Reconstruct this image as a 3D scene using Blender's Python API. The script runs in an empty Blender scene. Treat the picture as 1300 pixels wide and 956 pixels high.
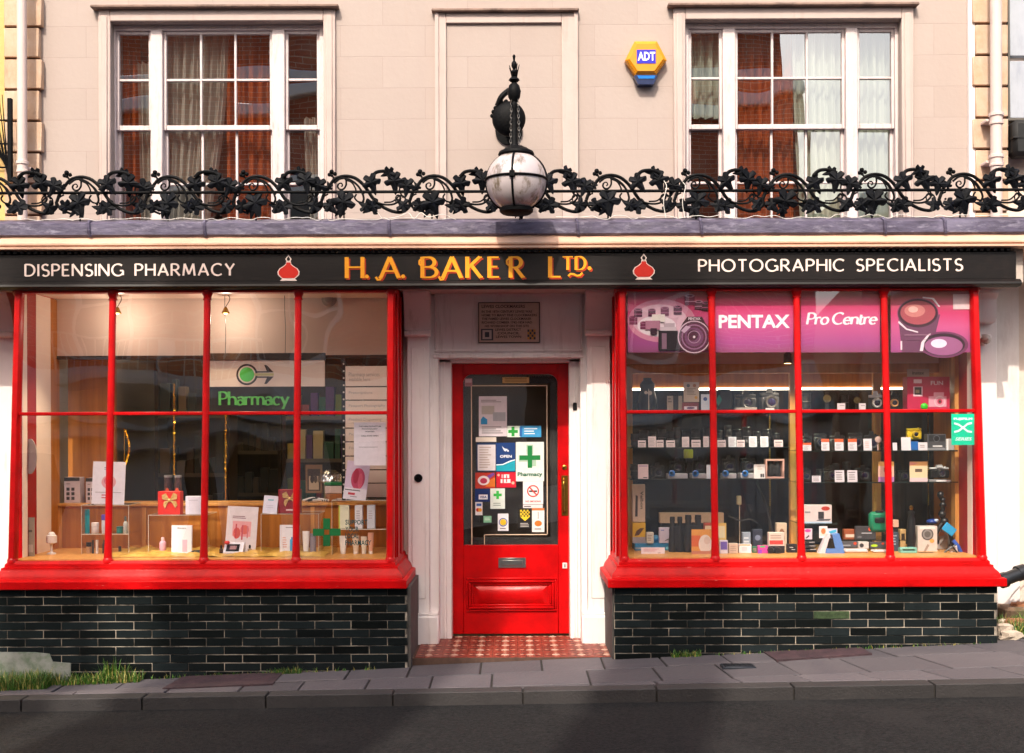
import bpy, bmesh, math, random
from mathutils import Vector, Matrix
random.seed(7)
C = bpy.context.scene.collection
sc = bpy.context.scene
R = math.radians
# ------------------------------------------------------------------ camera geometry
F = 1493.0; CX = 650.0; HY = 545.0; CAMZ = 1.6; CAMD = 8.6; ROLL = 0.0034
def lv(px, py):
    u, v = px - CX, HY - py
    c, s = math.cos(ROLL), math.sin(ROLL)
    return u * c + v * s, -u * s + v * c
def at(px, py, d):
    u, v = lv(px, py)
    return Vector((u / F * d, d - CAMD, CAMZ + v / F * d))
def xx(px, d): return (px - CX) / F * d
def zz(py, d): return CAMZ + (HY - py) / F * d
def Y(d): return d - CAMD
def ground(x): return 0.045 + 0.039 * x

# ------------------------------------------------------------------ materials
def lin(h):
    if isinstance(h, str):
        h = h.lstrip('#'); r = [int(h[i:i + 2], 16) / 255 for i in (0, 2, 4)]
        return tuple(((c + 0.055) / 1.055) ** 2.4 if c > 0.04045 else c / 12.92 for c in r)
    return tuple(h)
_M = {}
def pmat(name, col, rough=0.5, var=0.12, scale=6.0, bump=0.0, bscale=40.0, metal=0.0, col2=None, coat=0.0, stretch=(1, 1, 1), detail=6, emis=0, spec=0.5, rvar=0.0):
    if name in _M: return _M[name]
    m = bpy.data.materials.new(name); m.use_nodes = True
    nt = m.node_tree; N = nt.nodes; L = nt.links; b = N['Principled BSDF']
    c = lin(col); c2 = lin(col2) if col2 else tuple(x * (1 - var) for x in c)
    b.inputs['Roughness'].default_value = rough; b.inputs['Metallic'].default_value = metal
    b.inputs['Coat Weight'].default_value = coat; b.inputs['Specular IOR Level'].default_value = spec
    tc = N.new('ShaderNodeTexCoord'); mp = N.new('ShaderNodeMapping'); mp.inputs['Scale'].default_value = stretch
    L.new(tc.outputs['Object'], mp.inputs[0])
    if var or col2:
        n = N.new('ShaderNodeTexNoise'); n.inputs['Scale'].default_value = scale; n.inputs['Detail'].default_value = detail
        n.inputs['Roughness'].default_value = 0.62
        L.new(mp.outputs[0], n.inputs['Vector'])
        r = N.new('ShaderNodeValToRGB'); r.color_ramp.elements[0].position = 0.33; r.color_ramp.elements[1].position = 0.68
        r.color_ramp.elements[0].color = (*c2, 1); r.color_ramp.elements[1].color = (*c, 1)
        L.new(n.outputs['Fac'], r.inputs[0]); L.new(r.outputs[0], b.inputs['Base Color'])
        if rvar:
            mr = N.new('ShaderNodeMapRange'); mr.inputs['To Min'].default_value = rough - rvar; mr.inputs['To Max'].default_value = rough + rvar
            L.new(n.outputs['Fac'], mr.inputs[0]); L.new(mr.outputs[0], b.inputs['Roughness'])
    else: b.inputs['Base Color'].default_value = (*c, 1)
    if bump:
        n2 = N.new('ShaderNodeTexNoise'); n2.inputs['Scale'].default_value = bscale; n2.inputs['Detail'].default_value = 5
        L.new(mp.outputs[0], n2.inputs['Vector'])
        bp = N.new('ShaderNodeBump'); bp.inputs['Strength'].default_value = bump; bp.inputs['Distance'].default_value = 0.01
        L.new(n2.outputs['Fac'], bp.inputs['Height']); L.new(bp.outputs[0], b.inputs['Normal'])
    if emis:
        b.inputs['Emission Color'].default_value = (*c, 1); b.inputs['Emission Strength'].default_value = emis
    _M[name] = m; return m
def hx(h, rough=0.5, metal=0.0):
    return pmat('paint_%s_%d_%d' % (h.strip('#'), int(rough * 100), int(metal * 10)), h, rough, 0.10, 30, metal=metal)
def nodes(m):
    nt = m.node_tree; return nt.nodes, nt.links, nt.nodes['Principled BSDF']

def streak(m, col, amount=0.4, scale=(9, 9, 0.9), lo=0.52, hi=0.7):
    """rain streaks and grime: a real stain pattern in the surface colour"""
    N, L, b = nodes(m); src = b.inputs['Base Color']
    tc = N.new('ShaderNodeTexCoord'); mp = N.new('ShaderNodeMapping'); mp.inputs['Scale'].default_value = scale
    n = N.new('ShaderNodeTexNoise'); n.inputs['Scale'].default_value = 1.0; n.inputs['Detail'].default_value = 8; n.inputs['Roughness'].default_value = .7
    L.new(tc.outputs['Object'], mp.inputs[0]); L.new(mp.outputs[0], n.inputs['Vector'])
    r = N.new('ShaderNodeMapRange'); r.inputs['From Min'].default_value = lo; r.inputs['From Max'].default_value = hi; r.inputs['To Max'].default_value = amount
    L.new(n.outputs['Fac'], r.inputs[0])
    mx = N.new('ShaderNodeMix'); mx.data_type = 'RGBA'; L.new(r.outputs[0], mx.inputs[0])
    mx.inputs[7].default_value = (*lin(col), 1)
    if src.is_linked: L.new(src.links[0].from_socket, mx.inputs[6])
    else: mx.inputs[6].default_value = src.default_value
    L.new(mx.outputs[2], src)
    return m

def wall_mat():
    m = pmat('wall_stucco', '#eed3c4', 0.85, 0, 3); N, L, b = nodes(m)
    tc = N.new('ShaderNodeTexCoord'); sep = N.new('ShaderNodeSeparateXYZ'); cmb = N.new('ShaderNodeCombineXYZ')
    L.new(tc.outputs['Object'], sep.inputs[0]); L.new(sep.outputs['X'], cmb.inputs['X']); L.new(sep.outputs['Z'], cmb.inputs['Y'])
    wob = N.new('ShaderNodeTexNoise'); wob.inputs['Scale'].default_value = 1.3; L.new(cmb.outputs[0], wob.inputs['Vector'])
    va = N.new('ShaderNodeVectorMath'); va.operation = 'SCALE'; va.inputs['Scale'].default_value = 0.012; L.new(wob.outputs['Color'], va.inputs[0])
    vb = N.new('ShaderNodeVectorMath'); vb.operation = 'ADD'; L.new(cmb.outputs[0], vb.inputs[0]); L.new(va.outputs[0], vb.inputs[1])
    br = N.new('ShaderNodeTexBrick'); br.inputs['Scale'].default_value = 1.0; br.inputs['Mortar Size'].default_value = 0.0025
    br.inputs['Mortar Smooth'].default_value = 0.6
    br.inputs['Brick Width'].default_value = 0.62; br.inputs['Row Height'].default_value = 0.228
    br.inputs['Color1'].default_value = (.385, .312, .278, 1); br.inputs['Color2'].default_value = (.405, .332, .298, 1); br.inputs['Mortar'].default_value = (.345, .270, .243, 1)
    L.new(vb.outputs[0], br.inputs['Vector'])
    n = N.new('ShaderNodeTexNoise'); n.inputs['Scale'].default_value = 2.2; n.inputs['Detail'].default_value = 8; n.inputs['Roughness'].default_value = 0.65
    mp = N.new('ShaderNodeMapping'); mp.inputs['Scale'].default_value = (1, 1, .45); L.new(tc.outputs['Object'], mp.inputs[0]); L.new(mp.outputs[0], n.inputs['Vector'])
    r = N.new('ShaderNodeMapRange'); r.inputs['From Min'].default_value = .42; r.inputs['From Max'].default_value = .8; r.inputs['To Max'].default_value = .35
    L.new(n.outputs['Fac'], r.inputs[0])
    mx = N.new('ShaderNodeMix'); mx.data_type = 'RGBA'; L.new(r.outputs[0], mx.inputs[0]); L.new(br.outputs['Color'], mx.inputs[6]); mx.inputs[7].default_value = (.34, .26, .235, 1)
    L.new(mx.outputs[2], b.inputs['Base Color'])
    n2 = N.new('ShaderNodeTexNoise'); n2.inputs['Scale'].default_value = 25; n2.inputs['Detail'].default_value = 8
    L.new(tc.outputs['Object'], n2.inputs['Vector'])
    ma = N.new('ShaderNodeMath'); ma.operation = 'MULTIPLY_ADD'; ma.inputs[1].default_value = -1.0; L.new(br.outputs['Fac'], ma.inputs[0]); L.new(n2.outputs['Fac'], ma.inputs[2])
    bp = N.new('ShaderNodeBump'); bp.inputs['Strength'].default_value = 0.35; bp.inputs['Distance'].default_value = 0.006
    L.new(ma.outputs[0], bp.inputs['Height']); L.new(bp.outputs[0], b.inputs['Normal'])
    return m
def glass_mat(name, refl=0.10, wave=0.02, wscale=1.3, tint=(1, 1, 1), dirt=0.0):
    m = bpy.data.materials.new(name); m.use_nodes = True; nt = m.node_tree; N = nt.nodes; L = nt.links
    N.remove(N['Principled BSDF']); out = N['Material Output']
    tr = N.new('ShaderNodeBsdfTransparent'); tr.inputs[0].default_value = (*tint, 1)
    gl = N.new('ShaderNodeBsdfGlossy'); gl.inputs['Roughness'].default_value = 0.0
    lw = N.new('ShaderNodeLayerWeight'); lw.inputs[0].default_value = 0.5     # Schlick: reflectance rises at grazing angles
    pw = N.new('ShaderNodeMath'); pw.operation = 'POWER'; pw.inputs[1].default_value = 5; L.new(lw.outputs['Facing'], pw.inputs[0])
    ad = N.new('ShaderNodeMath'); ad.operation = 'MULTIPLY_ADD'; ad.inputs[1].default_value = 1 - refl; ad.inputs[2].default_value = refl; ad.use_clamp = True
    L.new(pw.outputs[0], ad.inputs[0])
    tc = N.new('ShaderNodeTexCoord'); n = N.new('ShaderNodeTexNoise'); n.inputs['Scale'].default_value = wscale; n.inputs['Detail'].default_value = 1.0
    L.new(tc.outputs['Object'], n.inputs['Vector'])
    bp = N.new('ShaderNodeBump'); bp.inputs['Strength'].default_value = 1.0; bp.inputs['Distance'].default_value = wave
    L.new(n.outputs['Fac'], bp.inputs['Height']); L.new(bp.outputs[0], gl.inputs['Normal'])
    mx = N.new('ShaderNodeMixShader'); L.new(ad.outputs[0], mx.inputs[0]); L.new(tr.outputs[0], mx.inputs[1]); L.new(gl.outputs[0], mx.inputs[2])
    last = mx
    if dirt:
        df = N.new('ShaderNodeBsdfDiffuse'); df.inputs[0].default_value = (.75, .72, .68, 1)
        n3 = N.new('ShaderNodeTexNoise'); n3.inputs['Scale'].default_value = 5; n3.inputs['Detail'].default_value = 8
        L.new(tc.outputs['Object'], n3.inputs['Vector'])
        mr = N.new('ShaderNodeMapRange'); mr.inputs['From Min'].default_value = .4; mr.inputs['From Max'].default_value = .8; mr.inputs['To Max'].default_value = dirt
        L.new(n3.outputs['Fac'], mr.inputs[0])
        m2 = N.new('ShaderNodeMixShader'); L.new(mr.outputs[0], m2.inputs[0]); L.new(mx.outputs[0], m2.inputs[1]); L.new(df.outputs[0], m2.inputs[2]); last = m2
    L.new(last.outputs[0], out.inputs[0]); return m
def sheer_mat(name, col, alpha):
    m = bpy.data.materials.new(name); m.use_nodes = True; nt = m.node_tree; N = nt.nodes; L = nt.links
    N.remove(N['Principled BSDF']); out = N['Material Output']
    tr = N.new('ShaderNodeBsdfTransparent'); df = N.new('ShaderNodeBsdfDiffuse'); df.inputs[0].default_value = (*lin(col), 1)
    tl = N.new('ShaderNodeBsdfTranslucent'); tl.inputs[0].default_value = (*lin(col), 1)
    m1 = N.new('ShaderNodeMixShader'); m1.inputs[0].default_value = .4; L.new(df.outputs[0], m1.inputs[1]); L.new(tl.outputs[0], m1.inputs[2])
    mx = N.new('ShaderNodeMixShader'); mx.inputs[0].default_value = alpha; L.new(tr.outputs[0], mx.inputs[1]); L.new(m1.outputs[0], mx.inputs[2])
    L.new(mx.outputs[0], out.inputs[0]); return m
def island_mat(name, c1, c2, rough, bump=0.0, spec=.5, bscale=30, coat=0, rvar=0.0, dirt=None):
    m = pmat(name, c1, rough, 0, bump=bump, bscale=bscale, spec=spec, coat=coat); N, L, b = nodes(m)
    g = N.new('ShaderNodeNewGeometry'); r = N.new('ShaderNodeValToRGB')
    r.color_ramp.elements[0].color = (*lin(c1), 1); r.color_ramp.elements[1].color = (*lin(c2), 1)
    L.new(g.outputs['Random Per Island'], r.inputs[0]); L.new(r.outputs[0], b.inputs['Base Color'])
    if rvar:
        mr = N.new('ShaderNodeMapRange'); mr.inputs['To Min'].default_value = rough - rvar; mr.inputs['To Max'].default_value = rough + rvar
        L.new(g.outputs['Random Per Island'], mr.inputs[0]); L.new(mr.outputs[0], b.inputs['Roughness'])
    if dirt: streak(m, dirt, .55, (2.5, 2.5, 2.5), .42, .7)
    return m
def wood_mat(name, c1, c2, rough=.4, scale=(14, 14, .9)):
    return pmat(name, c1, rough, 0, 1.5, col2=c2, stretch=scale, bump=.1, bscale=6, detail=8)
def brick_mat(name, c1, c2, mortar, scale=1.0, rough=.85):
    m = pmat(name, c1, rough, 0); N, L, b = nodes(m)
    tc = N.new('ShaderNodeTexCoord'); sep = N.new('ShaderNodeSeparateXYZ'); cmb = N.new('ShaderNodeCombineXYZ')
    L.new(tc.outputs['Object'], sep.inputs[0]); L.new(sep.outputs['X'], cmb.inputs['X']); L.new(sep.outputs['Z'], cmb.inputs['Y'])
    br = N.new('ShaderNodeTexBrick'); br.inputs['Scale'].default_value = scale; br.inputs['Mortar Size'].default_value = 0.006
    br.inputs['Brick Width'].default_value = 0.225; br.inputs['Row Height'].default_value = 0.075
    br.inputs['Color1'].default_value = (*lin(c1), 1); br.inputs['Color2'].default_value = (*lin(c2), 1); br.inputs['Mortar'].default_value = (*lin(mortar), 1)
    L.new(cmb.outputs[0], br.inputs['Vector']); L.new(br.outputs['Color'], b.inputs['Base Color']); return m

WALL = streak(streak(wall_mat(), '#a07f6c', .22, (7, 7, .55), .58, .8), '#6e5346', .35, (60, 60, 2.2), .68, .78)
PINK = streak(pmat('painted_render', '#bca9a2', 0.7, 0.10, 4, bump=.15, bscale=30), '#a98b7e', .5, (14, 14, 1.2), .55, .75)
WHITE = streak(pmat('white_paint', '#efe7e5', 0.45, 0.06, 5, bump=.12, bscale=18), '#9d8880', .45, (16, 16, 1.6), .56, .75)
SASH = streak(pmat('sash_paint', '#cfc0bf', 0.5, 0.08, 12, bump=.2, bscale=60), '#8d766b', .55, (30, 30, 5), .55, .72)
RED = streak(streak(pmat('red_gloss_paint', '#cf0207', 0.34, 0, 5, bump=.16, bscale=24, spec=.3, rvar=.1, col2='#a80508'), '#5c0a0a', .7, (22, 22, 9), .62, .75), '#e8a79c', .75, (55, 55, 38), .74, .78)
REDM = streak(pmat('red_sill_paint', '#cf0207', 0.45, 0, 5, bump=.25, bscale=26, spec=.15, rvar=.1, col2='#a50608'), '#e98b83', .7, (14, 14, 70), .66, .72)
REDM = streak(REDM, '#4a0a0a', .6, (5, 5, 40), .6, .74)
BLACK = streak(pmat('black_sign_paint', '#120b0a', 0.5, 0.3, 5, bump=.1, bscale=20, stretch=(.5, 1, 3), spec=.3), '#3a2e28', .3, (4, 4, 4), .55, .8)
IRON = pmat('black_iron', '#09090b', 0.6, 0.3, 25, bump=.3, bscale=60, col2='#040406', spec=.12)
IVY = streak(pmat('painted_iron_leaf', '#0c0e15', 0.6, 0.3, 25, bump=.3, bscale=60, col2='#050609', spec=.12), '#2a2e44', .5, (20, 20, 20), .58, .75)
LEAD = streak(streak(pmat('lead_sheet', '#5f586f', 0.55, 0.3, 9, bump=.5, bscale=14, col2='#433d50', stretch=(1, 1, 2.5)), '#a29cae', .6, (9, 9, 26), .54, .72), '#3d3a45', .6, (3.5, 9, 9), .6, .75)
CORN = streak(pmat('cornice_stone', '#d6ad94', 0.7, 0.14, 6, bump=.2, bscale=40), '#8a6552', .4, (3, 3, 30), .55, .75)
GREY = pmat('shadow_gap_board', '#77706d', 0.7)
GLASS = glass_mat('shop_glass', 0.11, 0.008, 1.6, dirt=.012)
GLASSUP = glass_mat('old_sash_glass', 0.32, 0.0035, 1.4, dirt=.015)
ACRYL = glass_mat('clear_acrylic', 0.10, 0.0, tint=(.97, .97, .96))
ACRYLE = pmat('acrylic_edge', '#e9e2d2', .15, .1)
GOLDL = pmat('gilt_letter', '#f0a020', 0.35, 0.12, 30)
REDL = pmat('red_letter_shade', '#b8330f', 0.4, 0.15, 30)
CREAM = pmat('cream_letter', '#f0d9cf', 0.5, 0.1, 40)
WOOD = wood_mat('oak_panel', '#c07a30', '#9c5a1e')
WOODL = wood_mat('pale_oak', '#dca05a', '#bd7e38')
WOODD = wood_mat('dark_wood', '#3b2717', '#22150c')
BRASS = pmat('brass', '#b08a3c', 0.3, .3, 40, metal=1)
CHROME = pmat('brushed_steel', '#c9cbc8', .28, .15, 30, metal=1)
BLK = pmat('black_plastic', '#141517', 0.35, .3, 30)
BLKM = pmat('matt_black', '#0e0e10', 0.65, .3, 30)
SILV = pmat('silver_plastic', '#b9b9bb', .3, .1, 30, metal=.6)
PAPER = pmat('white_paper', '#efe6ea', .6, .05, 20)
LENSG = pmat('lens_glass', '#1a1630', .05, .2, 30, coat=1)
ASPH = streak(streak(pmat('asphalt', '#2b2929', 0.9, .35, 45, bump=1.0, bscale=110, col2='#111111', spec=.2), '#343130', .25, (1.1, 1.1, 1), .54, .6), '#0c0c0c', .5, (.5, 2.2, 1), .56, .8)
STONE = island_mat('paving_stone', '#5d5659', '#464145', .8, bump=.5, bscale=45, dirt='#4a4549')
JOINT = pmat('joint_sand', '#2e2a28', .95, .3, 20)

# ------------------------------------------------------------------ mesh builder
class MB:
    def __init__(s): s.v = []; s.f = []; s.mi = []; s.cur = 0
    def mat(s, i): s.cur = i; return s
    def add(s, vs, fs):
        n = len(s.v); s.v += [tuple(v) for v in vs]; s.f += [tuple(n + i for i in f) for f in fs]; s.mi += [s.cur] * len(fs); return s
    def box(s, x0, x1, y0, y1, z0, z1, b=0.0):
        if x0 > x1: x0, x1 = x1, x0
        if y0 > y1: y0, y1 = y1, y0
        if z0 > z1: z0, z1 = z1, z0
        if b <= 0:
            return s.add([(x, y, z) for x in (x0, x1) for y in (y0, y1) for z in (z0, z1)],
                         [(0, 1, 3, 2), (4, 6, 7, 5), (0, 4, 5, 1), (2, 3, 7, 6), (0, 2, 6, 4), (1, 5, 7, 3)])
        b = min(b, (x1 - x0) * .45, (y1 - y0) * .45, (z1 - z0) * .45)
        V = []; I = {}
        for i, (x, sx) in enumerate(((x0, 1), (x1, -1))):
            for j, (y, sy) in enumerate(((y0, 1), (y1, -1))):
                for k, (z, sz) in enumerate(((z0, 1), (z1, -1))):
                    for a, p in enumerate(((x, y + sy * b, z + sz * b), (x + sx * b, y, z + sz * b), (x + sx * b, y + sy * b, z))):
                        I[(i, j, k, a)] = len(V); V.append(p)
        Fc = []
        for i in (0, 1): Fc.append([I[(i, j, k, 0)] for j, k in ((0, 0), (0, 1), (1, 1), (1, 0))])
        for j in (0, 1): Fc.append([I[(i, j, k, 1)] for i, k in ((0, 0), (0, 1), (1, 1), (1, 0))])
        for k in (0, 1): Fc.append([I[(i, j, k, 2)] for i, j in ((0, 0), (0, 1), (1, 1), (1, 0))])
        for i in (0, 1):
            for j in (0, 1): Fc.append([I[(i, j, 0, 0)], I[(i, j, 1, 0)], I[(i, j, 1, 1)], I[(i, j, 0, 1)]])
            for k in (0, 1): Fc.append([I[(i, 0, k, 0)], I[(i, 1, k, 0)], I[(i, 1, k, 2)], I[(i, 0, k, 2)]])
        for j in (0, 1):
            for k in (0, 1): Fc.append([I[(0, j, k, 1)], I[(1, j, k, 1)], I[(1, j, k, 2)], I[(0, j, k, 2)]])
        for i in (0, 1):
            for j in (0, 1):
                for k in (0, 1): Fc.append([I[(i, j, k, 0)], I[(i, j, k, 1)], I[(i, j, k, 2)]])
        return s.add(V, Fc)
    def pbox(s, px0, px1, py0, py1, d, th, b=0.0):
        """box whose front face at depth d spans the given photo pixels; th = thickness away from camera"""
        a = at(px0, py1, d); c = at(px1, py0, d)
        return s.box(a.x, c.x, Y(d), Y(d) + th, a.z, c.z, b)
    def prism(s, pts, y0, y1):
        """pts: (x,z) outline; extruded along y"""
        n = len(pts)
        V = [(x, y0, z) for x, z in pts] + [(x, y1, z) for x, z in pts]
        Fc = [tuple(range(n)), tuple(range(2 * n - 1, n - 1, -1))] + [(i, (i + 1) % n, n + (i + 1) % n, n + i) for i in range(n)]
        return s.add(V, Fc)
    def xprism(s, pts, x0, x1):
        """pts: (y,z) profile; extruded along x"""
        n = len(pts)
        V = [(x0, y, z) for y, z in pts] + [(x1, y, z) for y, z in pts]
        Fc = [tuple(range(n)), tuple(range(2 * n - 1, n - 1, -1))] + [(i, (i + 1) % n, n + (i + 1) % n, n + i) for i in range(n)]
        return s.add(V, Fc)
    def zprism(s, pts, z0, z1):
        n = len(pts)
        V = [(x, y, z0) for x, y in pts] + [(x, y, z1) for x, y in pts]
        Fc = [tuple(range(n)), tuple(range(2 * n - 1, n - 1, -1))] + [(i, (i + 1) % n, n + (i + 1) % n, n + i) for i in range(n)]
        return s.add(V, Fc)
    def lathe(s, prof, o=(0, 0, 0), axis='z', n=16, cap=True, a0=0, a1=360):
        """prof: list of (radius, t along axis)"""
        o = Vector(o); V = []; full = abs(a1 - a0) >= 360
        m = n if full else n + 1
        for r, t in prof:
            for k in range(m):
                a = R(a0) + R(a1 - a0) * k / n; c, q = math.cos(a) * r, math.sin(a) * r
                p = {'z': (c, q, t), 'y': (c, t, q), 'x': (t, c, q)}[axis]
                V.append(o + Vector(p))
        Fc = []
        for i in range(len(prof) - 1):
            for k in range(n):
                k2 = (k + 1) % m
                Fc.append((i * m + k, i * m + k2, (i + 1) * m + k2, (i + 1) * m + k))
        if cap and full:
            Fc.append(tuple(range(m - 1, -1, -1))); Fc.append(tuple((len(prof) - 1) * m + k for k in range(m)))
        return s.add(V, Fc)
    def tube(s, pts, r, n=8, closed=False):
        P = [Vector(p) for p in pts]; m = len(P)
        rr = r if isinstance(r, (list, tuple)) else [r] * m
        V = []; prev = None
        for i, p in enumerate(P):
            if closed: t = P[(i + 1) % m] - P[i - 1]
            else: t = P[min(i + 1, m - 1)] - P[max(i - 1, 0)]
            if t.length < 1e-9: t = Vector((0, 0, 1))
            t.normalize()
            if prev is None:
                u = t.orthogonal().normalized()
            else:
                u = prev - t * prev.dot(t)
                u = u.normalized() if u.length > 1e-6 else t.orthogonal().normalized()
            prev = u; w = t.cross(u)
            for k in range(n):
                a = 2 * math.pi * k / n; V.append(p + (u * math.cos(a) + w * math.sin(a)) * rr[i])
        Fc = []
        for i in range(m if closed else m - 1):
            j = (i + 1) % m
            for k in range(n):
                k2 = (k + 1) % n; Fc.append((i * n + k, i * n + k2, j * n + k2, j * n + k))
        if not closed:
            Fc.append(tuple(range(n - 1, -1, -1))); Fc.append(tuple((m - 1) * n + k for k in range(n)))
        return s.add(V, Fc)
    def ball(s, c, r, n=12, m=8, sc3=(1, 1, 1)):
        c = Vector(c); V = [c + Vector((0, 0, -r * sc3[2]))]
        for j in range(1, m):
            b = math.pi * j / m
            for k in range(n):
                a = 2 * math.pi * k / n
                V.append(c + Vector((math.cos(a) * math.sin(b) * r * sc3[0], math.sin(a) * math.sin(b) * r * sc3[1], -math.cos(b) * r * sc3[2])))
        V.append(c + Vector((0, 0, r * sc3[2]))); Fc = []
        for k in range(n): Fc.append((0, 1 + (k + 1) % n, 1 + k))
        for j in range(m - 2):
            for k in range(n):
                k2 = (k + 1) % n; Fc.append((1 + j * n + k, 1 + j * n + k2, 1 + (j + 1) * n + k2, 1 + (j + 1) * n + k))
        b0 = 1 + (m - 2) * n; t = len(V) - 1
        for k in range(n): Fc.append((b0 + k, b0 + (k + 1) % n, t))
        return s.add(V, Fc)
    def xf(s, M, start=0):
        for i in range(start, len(s.v)): s.v[i] = tuple(M @ Vector(s.v[i]))
        return s
    def ribbon(s, pts, wf, y0, th):
        """flat stroke in the xz plane: pts (x,z), wf(dx,dz)->width"""
        n = len(pts); Lf = []; Rt = []
        for i, (x, z) in enumerate(pts):
            a = pts[max(i - 1, 0)]; b = pts[min(i + 1, n - 1)]
            dx, dz = b[0] - a[0], b[1] - a[1]; l = math.hypot(dx, dz) or 1; dx /= l; dz /= l
            w = wf(dx, dz) / 2
            Lf.append((x - dz * w, z + dx * w)); Rt.append((x + dz * w, z - dx * w))
        for i in range(n - 1):
            q = [Lf[i], Lf[i + 1], Rt[i + 1], Rt[i]]
            V = [(x, y0, z) for x, z in q] + [(x, y0 + th, z) for x, z in q]
            Fc = [(0, 1, 2, 3), (7, 6, 5, 4), (0, 4, 5, 1), (2, 6, 7, 3)]
            if i == 0: Fc.append((0, 3, 7, 4))
            if i == n - 2: Fc.append((1, 5, 6, 2))
            s.add(V, Fc)
        return s
    def mesh(s, name, mats, off, smooth):
        me = bpy.data.meshes.new(name)
        ox, oy, oz = off
        me.from_pydata([(x - ox, y - oy, z - oz) for x, y, z in s.v], [], s.f)
        for m in mats: me.materials.append(m)
        me.polygons.foreach_set('material_index', s.mi)
        bm = bmesh.new(); bm.from_mesh(me); bmesh.ops.recalc_face_normals(bm, faces=bm.faces); bm.to_mesh(me); bm.free()
        if smooth:
            me.polygons.foreach_set('use_smooth', [True] * len(me.polygons)); me.set_sharp_from_angle(angle=R(38))
        me.update(); return me
    def part(s, name, mats=None, parent=None, smooth=True, label=None):
        if not isinstance(mats, (list, tuple)): mats = [mats]
        root = parent
        while root.parent: root = root.parent
        o = bpy.data.objects.new(name, s.mesh(name, mats, root.location, smooth)); C.objects.link(o); o.parent = parent
        if label: o['label'] = label
        return o
    def one(s, name, mats, label=None, cat=None, group=None, kind=None, smooth=True):
        if not isinstance(mats, (list, tuple)): mats = [mats]
        xs = [v[0] for v in s.v]; ys = [v[1] for v in s.v]; zs = [v[2] for v in s.v]
        loc = ((min(xs) + max(xs)) / 2, (min(ys) + max(ys)) / 2, min(zs))
        o = bpy.data.objects.new(name, s.mesh(name, mats, loc, smooth)); o.location = loc; C.objects.link(o)
        for k, v in (('label', label), ('category', cat), ('group', group), ('kind', kind)):
            if v: o[k] = v
        return o
def T(name, label, cat, loc=(0, 0, 0), group=None):
    o = bpy.data.objects.new(name, None); o.empty_display_size = .1; C.objects.link(o); o.location = loc
    o['label'] = label; o['category'] = cat
    if group: o['group'] = group
    return o
def struct(mb, name, mats, smooth=False):
    o = mb.one(name, mats, smooth=smooth); o['kind'] = 'structure'; return o
def spline(pts, n=6, closed=False):
    P = [Vector(p) for p in pts]; m = len(P); out = []
    rng = range(m if closed else m - 1)
    for i in rng:
        p0 = P[i - 1] if (closed or i > 0) else P[0] * 2 - P[1]
        p1 = P[i]; p2 = P[(i + 1) % m]; p3 = P[(i + 2) % m] if (closed or i + 2 < m) else P[-1] * 2 - P[-2]
        for k in range(n):
            t = k / n
            out.append(.5 * ((2 * p1) + (p2 - p0) * t + (2 * p0 - 5 * p1 + 4 * p2 - p3) * t * t + (3 * p1 - p0 - 3 * p2 + p3) * t ** 3))
    if not closed: out.append(P[-1])
    return out

# ------------------------------------------------------------------ lettering
def fonttext(mb, s, x0, x1, z0, z1, y, th=0.0008, bold=0.0, shear=0.0, rot90=False, fit=True, M=None):
    """small lettering from the built-in font, fitted to a rectangle in the xz plane"""
    cu = bpy.data.curves.new('t', 'FONT'); cu.body = s; cu.size = 1; cu.offset = bold; cu.shear = shear; cu.resolution_u = 2
    ob = bpy.data.objects.new('t', cu); me = bpy.data.meshes.new_from_object(ob)
    vs = [v.co.copy() for v in me.vertices]; fs = [tuple(p.vertices) for p in me.polygons]
    bpy.data.objects.remove(ob); bpy.data.curves.remove(cu)
    if not vs: return
    ax = min(v.x for v in vs); bx = max(v.x for v in vs); ay = min(v.y for v in vs); by = max(v.y for v in vs)
    W, H = (x1 - x0), (z1 - z0)
    if rot90: W, H = H, W
    sx = W / (bx - ax); sz = H / (by - ay)
    if not fit: sx = sz = min(sx, sz)
    V = []
    for v in vs:
        a, b = (v.x - ax) * sx, (v.y - ay) * sz
        if rot90: V.append((x0 + b, y, z1 - a))
        else: V.append((x0 + a, y, z0 + b))
    st = len(mb.v); mb.add(V, fs)
    if M is not None: mb.xf(M, st)
    bpy.data.meshes.remove(me)
def arc(cx, cy, rx, ry, a0, a1, n=14):
    return [(cx + rx * math.cos(R(a0 + (a1 - a0) * i / n)), cy + ry * math.sin(R(a0 + (a1 - a0) * i / n))) for i in range(n + 1)]
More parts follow.
